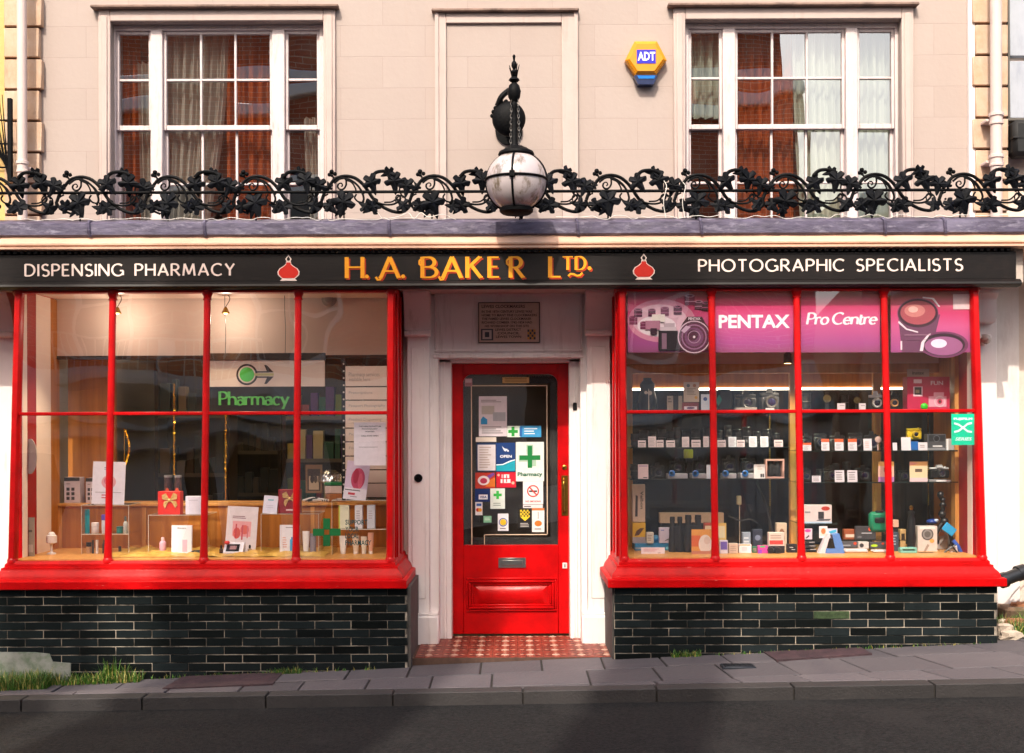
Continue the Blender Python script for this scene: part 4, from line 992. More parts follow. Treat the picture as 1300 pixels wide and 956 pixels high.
# stallrisers with real glazed tiles
def bayplan(side):
    return (xx(22, 8.0) if side else xx(790, 8.0), xx(497, 8.0) if side else xx(1238, 8.0))
ZBT, ZBB = zz(367, 8.0), zz(711, 7.88)
def Yf(z): return Y(8.0) - .12 * (ZBT - z) / (ZBT - ZBB)
TILE = island_mat('black_glazed_tile', '#232a2c', '#0b0e0e', .24, bump=.18, bscale=35, spec=.12, rvar=.14, dirt='#161a19')
TILEG = pmat('mossy_tile', '#46583a', .4, .3, 40, col2='#24301f')
MORT = streak(pmat('pale_mortar', '#c8baa8', .9, .3, 40), '#2f2a26', .9, (5, 5, 5), .42, .56)
MORTK = pmat('grey_render', '#55504c', .85, .35, 10, bump=.4, bscale=30)
def stallriser(x0, x1, side):
    yf = -.79; ch = .0553; ln = .2405; mz = zz(745, 7.8) - .003
    mb = MB(); mb.box(x0, x1, yf + .004, .1, -.5, mz + .02)
    SR = mb.part('stallriser', [MORT], B, smooth=False)
    tl = MB(); r = random.Random(side + 5); row = 0; z = mz; worn = [(xx(1058, 7.81), zz(780, 7.81))]
    while z > -.18:
        x = x0 + .002 - (ln / 2 if row % 2 else 0) - (.07 if side else 0); z0 = z - ch
        g = .0026
        while x < x1:
            a = max(x + g, x0 + .001); b_ = min(x + ln - g, x1 - .001)
            if b_ - a > .012:
                gg = not side and a < xx(1075, 7.81) < b_ and z0 < zz(781, 7.81) < z
                skip = side and ((b_ < xx(62, 7.81) and z < zz(826, 7.81)) or (b_ < xx(85, 7.81) and z < zz(840, 7.81)))
                j = r.uniform(-.0006, .0012)
                # occasionally two tiles are butted with dark joints
                if not skip: tl.mat(1 if gg else 0).box(a - (.0025 if r.random() < .12 else 0), b_ + (.0025 if r.random() < .12 else 0), yf - j, yf + .02, z0 + g - (.002 if r.random() < .08 else 0), z - g + (.0025 if r.random() < .15 else 0), .0025)
            x += ln
        # side returns
        for (xs, s) in ((x0, -1), (x1, 1)):
            y = yf + .002
            while y < -.02:
                ye = min(y + ln - .006, -.02); tl.mat(0).box(xs - (.003 if s < 0 else -.001), xs + (.003 if s > 0 else -.001), y + (.12 if row % 2 else 0), max(ye, y + .13), z0 + g, z - g, .001); y += ln
        z -= ch; row += 1
    tl.part('tiles', [TILE, TILEG], SR)
    if side:
        mb = MB(); r = random.Random(2); n = 14; V = []
        top = [zz(826 + 10 * (k / n) + r.uniform(-2, 2), 7.78) for k in range(n + 1)]
        xe = xx(64, 7.78)
        pts = [(x0 - .3, -.5)] + [(x0 - .3, zz(826, 7.78))] + [(xe - .12, zz(827, 7.78)), (xe - .02, zz(829, 7.78)), (xe, zz(839, 7.78)), (xe + .12, zz(841, 7.78)), (xe + .12, -.5)]
        mb.prism(pts, -.797, -.6); mb.part('render_patch', smooth=False, parent=SR, mats=streak(pmat('green_render', '#9a9c94', .9, .3, 8, bump=.5, bscale=20), '#4a6340', .6, (6, 6, 6), .5, .64))
    return SR
stallriser(xx(-2, 7.81), xx(516, 7.81), 1)
stallriser(xx(779, 7.81), xx(1265, 7.81), 0)
mb = MB(); mb.box(xx(516, 7.81), xx(516, 7.81) + .022, -.775, 0, -.2, zz(746, 7.8)); mb.part('riser_edge', MORTK, B); mb = MB(); mb.box(xx(779, 7.81) - .012, xx(779, 7.81), -.775, 0, -.2, zz(746, 7.8)); mb.part('riser_edge', MORTK, B)
mb = MB(); mb.box(xx(6, 7.9), xx(520, 7.9), -.784, -.6, ground(-1.5) - .2, ground(-1.5) - .05); mb.part('footing', MORTK, B)

def loft(mb, x0, x1, yfr, yb, prof):
    """stacked plan rectangles: prof of (z, outward offset)"""
    V = []
    for z, o in prof: V += [(x0 - o, yfr - o, z), (x1 + o, yfr - o, z), (x1 + o, yb, z), (x0 - o, yb, z)]
    Fc = [(3, 2, 1, 0), tuple(len(V) - 4 + k for k in range(4))]
    for i in range(len(prof) - 1):
        for k in range(4): Fc.append((i * 4 + k, i * 4 + (k + 1) % 4, i * 4 + 4 + (k + 1) % 4, i * 4 + 4 + k))
    mb.add(V, Fc)
ZTR = zz(523.5, 7.95)
CREAMW = pmat('cream_interior', '#eed9cc', .8, .08, 3); REDP = pmat('dull_red_panel', '#a01a1c', .5, .15, 8)
ZFL = .735
def bay(mull, side):
    xs = [xx(p, 7.99) for p in mull]; x0, x1 = xs[0] - .026, xs[-1] + .026
    mb = MB()   # sill mouldings and head = the bay's own mesh
    z = lambda py: zz(py, 7.82)
    ye = Yf(ZBB)
    loft(mb, x0, x1, ye - .02, .0, [(z(746.5), .06), (z(746), .085), (z(745), .093), (z(736), .093), (z(735), .088), (z(734), .066), (z(731), .062), (z(728), .056), (z(724), .036), (z(721), .03), (z(719.5), .03), (z(718.5), .014), (z(715), .012), (z(713), .0), (z(711.5), -.002)])
    BW = mb.part('bay_window', REDM, B)
    mb = MB(); mb.box(x0 - .01, x1 + .01, Y(7.975), Y(8.06), zz(370.5, 8.0), 2.551, .004); mb.part('head_rail', RED, BW)
    for i, x in enumerate(xs):
        mb = MB(); edge = i in (0, len(xs) - 1)
        zb = ZBB - .01; zt = zz(370, 8.0); n = 12; r = .0235
        P = [(x, Yf(zb + (zt - zb) * k / n), zb + (zt - zb) * k / n) for k in range(n + 1)]
        if edge:
            for k in range(n):
                a, b_ = P[k], P[k + 1]
                V = []
                for p in (a, b_): V += [(x - .026, p[1] - .012, p[2]), (x - .016, p[1] - .028, p[2]), (x + .016, p[1] - .028, p[2]), (x + .026, p[1] - .012, p[2]), (x + .026, p[1] + .03, p[2]), (x - .026, p[1] + .03, p[2])]
                mb.add(V, [(q, (q + 1) % 6, 6 + (q + 1) % 6, 6 + q) for q in range(6)])
        else:
            mb.tube(P, [r * (1.25 if k == 0 else 1.0) for k in range(n + 1)], 14)
        mb.lathe([(.024, zt - .055), (.030, zt - .052), (.030, zt - .045), (.026, zt - .04), (.027, zt - .03), (.036, zt - .01), (.036, zt + .02)], (x, Yf(zt), 0), 'z', 16)
        mb.lathe([(.034, ZBB - .01), (.034, ZBB + .012), (.027, ZBB + .024)], (x, Yf(ZBB), 0), 'z', 14)
        mb.part('mullion', RED, BW)
    for a, b_ in zip(xs, xs[1:]):
        mb = MB(); yt = Yf(ZTR); mb.box(a, b_, yt - .012, yt + .014, ZTR - .0115, ZTR + .0115, .004); mb.part('transom', RED, BW)
    mb = MB(); r = random.Random(side * 3 + 1)
    for a, b_ in zip(xs, xs[1:]):
        for (q0, q1) in ((ZBB - .005, ZTR), (ZTR, zz(369, 8.0))):
            j = [r.uniform(-.004, .004) for _ in range(3)]
            nx_, nz_ = 6, 6; V = []
            for iz in range(nz_ + 1):
                for ix in range(nx_ + 1):
                    X = a + (b_ - a) * ix / nx_; Zq = q0 + (q1 - q0) * iz / nz_
                    V.append((X, Yf(Zq) + j[0] * (ix / nx_ - .5) + j[1] * (iz / nz_ - .5), Zq))
            mb.add(V, [(iz * (nx_ + 1) + ix, iz * (nx_ + 1) + ix + 1, (iz + 1) * (nx_ + 1) + ix + 1, (iz + 1) * (nx_ + 1) + ix) for iz in range(nz_) for ix in range(nx_)])
    mb.part('glass', GLASS, BW)
    # returns: timber side panels, red outside, lined inside
    for (xo, s) in ((x0, 1), (x1, -1)):
        mb = MB(); xi = xo + s * .03
        mb.mat(0).box(xo, xi, Y(8.03), 0, ZBB - .02, PT)
        for yq in (8.06, 8.3): mb.box(xo - s * .012, xo, Y(yq), Y(yq + .05), ZBB, PT - .05, .004)
        mb.mat(1).box(xi, xi + s * .004, Y(8.03), Y(8.11), ZFL, 2.56); mb.mat(2).box(xi, xi + s * .005, Y(8.11), Y(8.26), ZFL, 2.56)
        if side: mb.mat(1).box(xi, xi + s * .006, Y(8.26), Y(8.52), ZFL, 2.56); mb.mat(3).box(xi, xi + s * .007, Y(8.52), Y(8.68), ZFL, 2.56)
        else: mb.mat(4).box(xi, xi + s * .03, Y(8.265), Y(8.34), ZFL, 2.56); mb.mat(3).box(xi, xi + s * .006, Y(8.34), Y(8.75), ZFL, 2.56)
        mb.part('side_panel', [RED, CREAMW, REDP, WOOD, WOODL], BW, smooth=False)
    # display floor and ceiling
    mb = MB(); mb.box(x0 + .03, x1 - .03, Yf(ZBB) + .02, Y(8.75), ZFL - .03, ZFL); mb.mat(1).box(x0 + .02, x1 - .02, Y(8.05), Y(8.62), 2.565, 2.60)
    mb.part('display_bed', [WOODL, CREAMW], BW, smooth=False)
    return BW
LM = (24, 143.5, 263.5, 379, 497); RM = (790, 904, 1012, 1123, 1238)
BL = bay(LM, 1); BR = bay(RM, 0)

# --- left bay back: oak partition, ledge, cream bulkhead
d1 = 8.66
mb = MB(); x0, x1 = xx(24, 8.0) + .01, xx(497, 8.0) - .01
mb.box(x0, x1, Y(d1), Y(d1) + .03, ZFL, zz(641, d1)); mb.part('back_panel', WOOD, BL)
mb = MB()
k = x0
while k < x1: mb.box(k, k + .03, Y(d1) - .008, Y(d1), ZFL, zz(642, d1), .002); k += .62
mb.box(x0, x1, Y(d1) - .02, Y(8.98), zz(641, d1), zz(637.5, d1), .003); mb.part('ledge', WOODL, BL)
mb = MB(); mb.box(x0, x1, Y(8.64), Y(8.70), zz(450, 8.64), 2.60); mb.mat(1).box(x0, x1, Y(8.63), Y(8.71), zz(454, 8.63), zz(450, 8.63)); mb.part('bulkhead', [CREAMW, WOODD], BL, smooth=False)
mb = MB(); a = at(72, 637, 8.86); b_ = at(146, 452, 8.86); mb.box(x0, b_.x, Y(8.86), Y(8.9), zz(638, 8.7), b_.z + .05); mb.box(a.x - .03, a.x, Y(8.82), Y(8.86), a.z, b_.z); mb.part('cupboard_panel', WOOD, BL)
# --- right bay back: oak frame and dark opening
d2 = 8.64
mb = MB(); xl, xr = xx(797, d2), xx(1222, d2)
mb.box(x0 * 0 + xx(790, 8.0), xx(1238, 8.0), Y(d2), Y(d2) + .04, zz(475, d2), zz(463, d2), .003)
mb.box(xx(1003, d2), xx(1012, d2), Y(d2) - .004, Y(d2) + .05, ZFL, zz(463, d2), .003)
mb.box(xx(786, d2), xx(803, d2), Y(d2) - .004, Y(d2) + .05, ZFL, zz(463, d2), .003)
mb.box(xx(1210, d2), xx(1224, d2), Y(d2) - .004, Y(d2) + .05, ZFL, zz(463, d2), .003)
mb.box(xx(1112, d2), xx(1122, d2), Y(8.7), Y(8.74), ZFL, zz(463, d2), .003)
mb.part('cabinet_frame', WOODL, BR)
mb = MB(); mb.box(xx(786, d2), xx(1240, d2), Y(8.84), Y(8.86), zz(493, 8.84), 2.3); mb.mat(1).box(xx(786, d2), xx(1240, d2), Y(8.83), Y(8.86), zz(496, 8.84), zz(493.5, 8.84)); mb.part('upper_back_panel', [WOOD, pmat('strip_lamp', '#fff0d8', .5, 0, emis=5)], BR)
mb = MB(); mb.box(xx(786, d2), xx(1240, d2), Y(8.64), Y(8.70), zz(463, 8.64), 2.60); mb.part('bulkhead', CREAMW, BR, smooth=False)
mb = MB(); mb.box(xx(786, d2), xx(1240, d2), Y(8.88), Y(8.90), ZFL - .1, zz(497, 8.88)); mb.part('darkening_back', glass_mat('darkening_sheet', .05, 0, tint=(.20, .23, .22)), BR)  # added dark sheet, dims the open shop behind the shelves
SG = glass_mat('shelf_glass', .12, 0, tint=(.82, .92, .88)); SGE = pmat('shelf_edge', '#1d2a28', .2)
def gshelf(px0, px1, py, da, db):
    z = zz(py, da); mb = MB(); mb.mat(0).box(xx(px0, da), xx(px1, da), Y(da) + .003, Y(db), z - .006, z); mb.mat(1).box(xx(px0, da), xx(px1, da), Y(da), Y(da) + .003, z - .0065, z + .0003)
    mb.part('glass_shelf', [SG, SGE], BR, smooth=False); return z
S0 = gshelf(800, 1222, 521.5, 8.25, 8.62)
S1a = gshelf(800, 1002, 568.5, 8.30, 8.62); S2a = gshelf(800, 1002, 608.5, 8.30, 8.62)
S1b = gshelf(1014, 1216, 573.5, 8.26, 8.62); S2b = gshelf(1014, 1216, 613.5, 8.26, 8.62)
S3 = gshelf(1016, 1062, 666, 8.3, 8.62); S4 = gshelf(1064, 1180, 687, 8.3, 8.62)
for p in (977, 1178):
    mb = MB(); x = xx(p, 8.63)
    mb.mat(0).box(x - .006, x + .006, Y(8.625), Y(8.64), ZFL, zz(498, 8.63)); z = ZFL + .3
    while z < zz(530, 8.63):
        mb.mat(1).box(x - .0035, x + .0035, Y(8.622), Y(8.626), z, z + .006); z += .0135
    mb.part('shelf_bracket_strip', [pmat('dark_brass', '#4d3f1c', .4, metal=.7), pmat('bright_brass', '#e3b64a', .3, metal=.3)], BR, smooth=False)

# --- the dark shop behind
DW = pmat('shop_wall', '#5a4a3e', .9, .2, 3); DF = pmat('shop_floor', '#4a3c30', .6, .2, 6); DC = pmat('shop_ceiling', '#b8a894', .9)
mb = MB(); mb.mat(0).box(-3.9, 3.9, 4.2, 4.25, -.1, 2.6); mb.box(-3.95, -3.9, .2, 4.25, -.1, 2.6); mb.box(3.9, 3.95, .2, 4.25, -.1, 2.6)
mb.mat(1).box(-3.95, 3.95, .16, 4.25, -.1, .05); mb.mat(2).box(-3.95, 3.95, .1, 4.25, 2.6, 2.64)
mb.part('shop_interior', [DW, DF, DC], B, smooth=False)

# right lower corner: waste pipe, rubble
mb = MB(); d = 7.95
P = [at(1345, 712, 8.35), at(1300, 726, 8.3), at(1272, 737, 8.25)]
mb.tube(P, .046, 16); q = at(1296, 727, 8.3); t0 = (P[0] - P[1]).normalized()
mb.tube([q - t0 * .03, q + t0 * .03], .056, 16); mb.tube([P[2] - t0 * .01, P[2] + t0 * .03], .055, 16)
mb.one('waste_pipe', pmat('black_pipe', '#202124', .35, .2, 20), 'thick black waste pipe slanting down to the right end of the red sill', 'pipe')
mb = MB(); mb.tube(spline([at(1262, 727, 8.4), at(1280, 735, 8.4), at(1292, 728, 8.45), at(1310, 716, 8.5)], 6), .005, 6); mb.one('thin_cable', BLK, 'thin black cable looping above the waste pipe', 'cable')
r = random.Random(12)
for k, (px, py, w, h, dp, lab) in enumerate(((1276, 812, .14, .07, 8.1, 'pale rubble stone lying lowest beside the right tiled plinth'), (1290, 803, .16, .08, 8.25, 'pale rubble stone at the right edge beside the mossy gap'), (1275, 793, .10, .06, 8.3, 'small pale stone against the corner of the right tiled plinth'),
                                          (1294, 775, .15, .10, 8.5, 'brown stone block under the black waste pipe'), (1283, 822, .16, .05, 7.95, 'flat pale stone on the pavement at the lower right corner'))):
    mb = MB(); c = at(px, py, dp); mb.ball((0, 0, 0), 1, 9, 6)
    mb.v = [(c.x + x * w * .5 * (1 + r.uniform(-.2, .2)), c.y + y * w * .4 * (1 + r.uniform(-.2, .2)), max(c.z, ground(c.x) + h * .4) + max(-.6, min(.6, z)) * h * (1 + r.uniform(-.15, .15))) for x, y, z in mb.v]
    mb.one('rubble_stone', island_mat('rubble_%d' % (k % 2), ('#c9b8a8', '#9d6a4c')[k == 3], ('#b9a898', '#8d5a3c')[k == 3], .9, bump=.6, bscale=20, dirt='#3f4a2c'), lab, 'stone', 'loose stones beside the right plinth', smooth=False)
mb = MB(); mb.box(xx(1262, 8.5), 4.2, -.42, .02, -.1, ground(3.5) + .03, .02); mb.box(xx(1270, 8.5), 4.2, -.22, .02, -.1, ground(3.5) + .13, .02); struct(mb, 'rough_ground', streak(pmat('earth', '#7b6350', .95, .35, 9, bump=.8, bscale=25, col2='#4d3b2c'), '#3f4f2a', .8, (4, 4, 4), .5, .62))
# plaque
PQ = T('wall_plaque', 'small brown metal plaque with lines of dark lettering above the red door', 'plaque', (xx(646, 8.56), Y(8.56), zz(435, 8.56)))
mb = MB(); pd = 8.555; X = lambda p: xx(p, pd); Z = lambda p: zz(p, pd); py_ = Y(pd)
mb.box(X(607.5), X(686), py_, Y(8.575), Z(435.5), Z(383.5), .002); mb.mat(1).box(X(608.8), X(684.7), py_ - .0012, py_, Z(434.2), Z(384.8)); mb.part('plate', [pmat('plaque_edge', '#2f1d16', .4), pmat('plaque_brown', '#c4a796', .4, .12, 30, metal=.2)], PQ, smooth=False)
mb = MB(); ty = py_ - .0018
for s, a, b_, p, q in (('LEWES CLOCKMAKERS', 612, 667, 391, 387), ('IN THE 18TH CENTURY LEWES WAS', 612, 676, 397, 394), ('HOME TO MANY FINE CLOCKMAKERS', 612, 682, 401.6, 398.6), ('THE FAMED LEWES CLOCKMAKER', 612, 675, 406.2, 403.2),
                        ('RICHARD COMBER 1742-1824 HAD', 612, 676, 410.8, 407.8), ('HIS WORKSHOP ON THIS SITE', 616, 672, 415.4, 412.4), ('LEWES DISTRICT', 629, 662, 420, 417), ('COUNCIL', 632, 660, 424.5, 421.5), ('LEWES TOWN', 630, 662, 429, 426)):
    fonttext(mb, s, X(a), X(b_), Z(p), Z(q), ty, bold=.02)
mb.part('lettering', pmat('plaque_text', '#2a150f', .5), PQ, smooth=False)
mb = MB(); mb.box(X(611), X(626.5), ty, py_ + .001, Z(432), Z(417.5)); mb.mat(1).box(X(613), X(624.5), ty - .001, py_, Z(430.5), Z(419)); mb.mat(0).box(X(616), X(621.5), ty - .002, py_, Z(428), Z(421.5))
for i in range(4):
    for j in range(4): mb.mat(0 if (i + j) % 2 else 2).box(X(670 + i * 2.6), X(672.5 + i * 2.6), ty, py_ + .001, Z(431 - j * 3.2), Z(428 - j * 3.2))
mb.part('crest', [pmat('crest_grey', '#3f444c', .5), pmat('crest_pale', '#c9bfb8', .5), pmat('crest_gold', '#cf9a3c', .5)], PQ, smooth=False)

for k, x in enumerate((-2.4, -.1, 2.3)):  # added fill lights, unseen, brighten the dark shop and its shelves
    t_ = T('fill_light_panel', ('added dim fill light panel deep inside behind the left window', 'added dim fill light panel deep inside behind the red door', 'added dim fill light panel deep inside behind the right window')[k], 'fill_light', (x, 1.5, 2.5), 'added fill light panels of the shop')
    mb = MB(); mb.box(x - .62, x + .62, 1.2, 1.8, 2.55, 2.6, .01); mb.part('housing', SILV, t_)
    mb = MB(); mb.box(x - .58, x + .58, 1.24, 1.76, 2.545, 2.5505); mb.part('diffuser', pmat('fill_light_glow', '#ffe2b4', .5, 0, emis=(3.0)), t_)
# ================================================================== THINGS IN AND ON THE WINDOWS
LOCK = {}
def cm(c):
    if not isinstance(c, str): return c
    return hx(c, .45)
def place(mb, o, yaw=0, lean=0, roll_=0):
    M = Matrix.Translation(o) @ Matrix.Rotation(R(yaw), 4, 'Z') @ Matrix.Rotation(R(lean), 4, 'X') @ Matrix.Rotation(R(roll_), 4, 'Y'); mb.xf(M)
def card(name, label, cat, px, py, d, base, prints=(), th=.003, yaw=0, lean=0, roll_=0, group=None, z0=None, b=0, arc_=0):
    a = at(px[0], py[1], d); c = at(px[1], py[0], d); w = c.x - a.x; zb = a.z if z0 is None else z0; h = c.z - zb
    o = Vector(((a.x + c.x) / 2, Y(d), zb)); mb = MB(); mats = [cm(base)]
    mb.box(-w / 2, w / 2, 0, th, 0, h, b)
    def mi(c_):
        m = cm(c_)
        if m not in mats: mats.append(m)
        return mats.index(m)
    for k, p in enumerate(prints):
        y = -.0006 - .00025 * k
        X = lambda f: -w / 2 + w * f
        if p[0] == 'r': mb.mat(mi(p[5])).box(X(p[1]), X(p[2]), y, .0005, h * p[3], h * p[4])
        elif p[0] == 't': mb.mat(mi(p[6])); fonttext(mb, p[1], X(p[2]), X(p[3]), h * p[4], h * p[5], y, bold=.03)
        elif p[0] == 'tv': mb.mat(mi(p[6])); fonttext(mb, p[1], X(p[2]), X(p[3]), h * p[4], h * p[5], y, bold=.02, rot90=True)
        elif p[0] == 'c':
            r_ = p[3] * min(w, h); mb.mat(mi(p[4])).prism([(X(p[1]) + r_ * math.cos(t) , h * p[2] + r_ * math.sin(t)) for t in [2 * math.pi * q / 20 for q in range(20)]], y, .0005)
        elif p[0] == 'e':
            mb.mat(mi(p[5])).prism([(X(p[1]) + p[3] * w * math.cos(t), h * p[2] + p[4] * h * math.sin(t)) for t in [2 * math.pi * q / 28 for q in range(28)]], y, .0005)
        elif p[0] == 'o':
            r_ = p[3] * min(w, h); mb.mat(mi(p[5])); n = 28; V = []
            for q in range(n):
                t = 2 * math.pi * q / n
                for rr_ in (r_, r_ * p[4]): V.append((X(p[1]) + rr_ * math.cos(t), y, h * p[2] + rr_ * math.sin(t)))
            mb.add(V, [(2 * q, 2 * q + 1, 2 * ((q + 1) % n) + 1, 2 * ((q + 1) % n)) for q in range(n)])
        elif p[0] == '+':
            s = p[3] * min(w, h); cx, cz = X(p[1]), h * p[2]; i_ = mi(p[4])
            mb.mat(i_).box(cx - s, cx + s, y, .0005, cz - s * .32, cz + s * .32).box(cx - s * .32, cx + s * .32, y - .0001, .0005, cz - s, cz + s)
        elif p[0] == 'p': mb.mat(mi(p[2])).prism([(X(u), h * v) for u, v in p[1]], y, .0005)
        elif p[0] == 'l':   # lines of tiny print
            n = p[5]; r_ = random.Random(n * 7 + int(p[1] * 99)); i_ = mi(p[6])
            for q in range(n):
                zc = p[4] - (p[4] - p[3]) * (q + .5) / n; ww = (p[3 - 1] - p[1]) * r_.uniform(.6, 1)
                mb.mat(i_).box(X(p[1]), X(p[1] + ww), y, .0005, h * (zc - .22 * (p[4] - p[3]) / n), h * (zc + .22 * (p[4] - p[3]) / n))
    place(mb, o, yaw, lean, roll_)
    ob = mb.one(name, mats, label, cat, group, smooth=False); return ob
W_ = '#ece4e8'; G1 = '#8a8484'; DK = '#2a2628'
# ---- stickers and notices on the door glass
ds = 8.796
SG_ = 'stickers and notices on the door glass'
card('notice', 'tall white information sheet at the top left of the door glass', 'notice', (608, 643.5), (503, 554), ds, '#d9cfd4', [('l', .08, .9, .84, .92, 2, G1), ('r', .1, .55, .55, .76, '#b9b2a8'), ('r', .5, .95, .38, .6, '#a9aab0'), ('p', [(.07, .3), (.3, .3), (.3, .42), (.15, .5), (.07, .42)], '#2f8fc4'), ('l', .1, .9, .06, .26, 4, G1)], .001, group=SG_)
card('sticker', 'wide green, white and blue healthcare sticker below the information sheet, right side', 'sticker', (644, 687), (540.5, 555), ds, '#3f9fd6', [('r', 0, .38, 0, 1, '#dfeee0'), ('+', .17, .5, .42, '#25a33c'), ('r', .36, .44, .1, .9, '#2a6db8'), ('l', .5, .9, .2, .85, 3, '#e8f4fa')], .001, group=SG_)
card('sticker', 'short blank cream strip stuck above the ruled white notice', 'sticker', (604, 630), (555, 561), ds, '#ddcfc0', [], .001, group=SG_)
card('notice', 'ruled white opening hours notice left of the blue OPEN sticker', 'notice', (605, 629.5), (562, 598.5), ds, '#1f3560', [('r', .06, .98, .03, .93, '#ddd6d8'), ('l', .15, .8, .1, .88, 9, '#b9a9a0')], .001, group=SG_)
card('sticker', 'dark blue OPEN sticker with a white emblem and teal wave', 'sticker', (630, 654), (562, 599), ds, '#123a78', [('p', [(0, .03), (1, .03), (1, .42), (.7, .36), (.4, .26), (0, .26)], '#17a0b4'), ('p', [(0, .25), (.35, .27), (.7, .38), (1, .43), (1, .40), (.7, .33), (.35, .235), (0, .22)], '#e6f2f5'), ('t', 'OPEN', .2, .82, .48, .58, '#eef0f6'), ('p', [(.3, .88), (.45, .8), (.62, .78), (.5, .7), (.42, .72)], '#e6eaf2'), ('c', .62, .72, .05, '#e6eaf2')], .001, group=SG_)
def crossmb(X0, X1, Z0, Z1, y, col, pale): pass
card('sticker', 'large white sticker with a green cross and the word Pharmacy', 'sticker', (655, 690.5), (561, 611), ds, '#e2e9e4', [('r', .38, .62, .68, .93, '#a9c8b0'), ('r', .1, .42, .5, .66, '#a9c8b0'), ('r', .42, .58, .34, .9, '#15803c'), ('r', .13, .87, .54, .66, '#15803c'), ('r', .58, .72, .38, .54, '#a9c8b0'), ('t', 'Pharmacy', .06, .94, .1, .23, '#1f6b4a')], .001, group=SG_)
card('sticker', 'red and orange sticker with a white card picture', 'sticker', (603.5, 628.5), (600, 620), ds, '#c23a2a', [('p', [(.5, .1), (1, .1), (1, .7), (.7, .5)], '#e07a2a'), ('e', .42, .5, .3, .3, '#efe4e6'), ('e', .42, .48, .18, .18, '#c23a5a'), ('p', [(.6, .8), (.9, 1), (1, .9), (.7, .6)], '#7a4aa0')], .001, group=SG_)
card('sticker', 'crimson sticker with white scrawled lettering below the OPEN sticker', 'sticker', (630, 655), (599.5, 619), ds, '#cf1430', [('r', .28, .66, .62, .86, '#f4e2e4'), ('r', .22, .72, .3, .55, '#f4e2e4'), ('r', .32, .38, .3, .86, '#cf1430'), ('r', .5, .55, .35, .8, '#cf1430'), ('c', .12, .82, .08, '#f0b8a0'), ('c', .85, .3, .1, '#f0b8a0')], .001, group=SG_)
card('sticker', 'dark blue card payment sticker with a small white panel', 'sticker', (603, 622), (620.5, 637), ds, '#14306e', [('r', .25, .85, .18, .55, '#e8e8ee'), ('t', 'VISA', .32, .78, .27, .46, '#1a2f7a')], .001, group=SG_)
card('sticker', 'small white sticker with a bright green cross near the middle of the door glass', 'sticker', (622.5, 641), (620, 646), ds, '#dde6e0', [('+', .5, .68, .28, '#3bbf4c'), ('l', .2, .8, .12, .32, 2, '#9aa8a0')], .001, group=SG_)
card('sticker', 'white no smoking sticker with a red ring', 'sticker', (664, 689.5), (611, 640), ds, '#ece6e6', [('o', .5, .57, .30, .8, '#d3322a'), ('r', .3, .7, .53, .6, '#3a3434'), ('p', [(.3, .72), (.34, .77), (.7, .42), (.66, .37)], '#d3322a'), ('t', 'NO SMOKING', .12, .88, .08, .16, '#c9403a')], .001, group=SG_)
card('sticker', 'narrow white strip under the no smoking sticker', 'sticker', (664, 689), (640.5, 645), ds, '#e2dada', [('r', .05, .4, .3, .6, '#6a6466')], .001, group=SG_)
card('sticker', 'tiny white card payment sticker with red and orange discs', 'sticker', (603.5, 612.5), (637.5, 654), ds, '#e6e2e6', [('r', .15, .85, .7, .9, '#2a5fae'), ('c', .35, .4, .26, '#d3352a'), ('c', .65, .4, .26, '#e8a02a')], .001, group=SG_)
card('sticker', 'small pale green sticker with a black disc at the lower left of the door glass', 'sticker', (609.5, 624), (655, 663.5), ds, '#8fd0a8', [('r', 0, .3, 0, 1, '#1c2420'), ('l', .4, .9, .3, .8, 2, '#e8f5ea')], .001, group=SG_)
card('sticker', 'small white sticker with a yellow and blue round badge', 'sticker', (632, 645.5), (652, 674), ds, '#eceaf0', [('o', .5, .5, .4, .8, '#3a5aa8'), ('c', .5, .5, .3, '#e6c22a'), ('l', .2, .8, .08, .2, 1, G1)], .001, group=SG_)
card('sticker', 'black sticker with a yellow chequered shield', 'sticker', (658, 675), (646, 671), ds, '#1d1c1c', [('p', [(.14, .95), (.86, .95), (.86, .6), (.5, .38), (.14, .6)], '#e8c832')] + [('r', .16 + .12 * i, .27 + .12 * i, .60 + .09 * j, .68 + .09 * j, '#1d1c1c') for i in range(6) for j in range(4) if (i + j) % 2 == 0] + [('l', .15, .85, .06, .3, 3, '#b8b4b0')], .001, group=SG_)
card('sticker', 'white sticker with an orange ball at the lower right of the door glass', 'sticker', (675.5, 691), (645, 675.5), ds, '#e9e4e2', [('r', 0, 1, .9, 1, '#d8804a'), ('r', .47, .53, .55, .85, G1), ('e', .5, .36, .3, .12, '#d8752a'), ('l', .2, .8, .08, .18, 1, G1)], .001, group=SG_)
card('sticker', 'tiny faded red and white sticker on the upper left corner of the red door', 'sticker', (590, 599.5), (480.5, 490.5), 8.776, '#b9848a', [('r', .1, .9, .5, .9, '#c9a8ac'), ('l', .1, .9, .1, .4, 2, '#7a3a40')], .001)
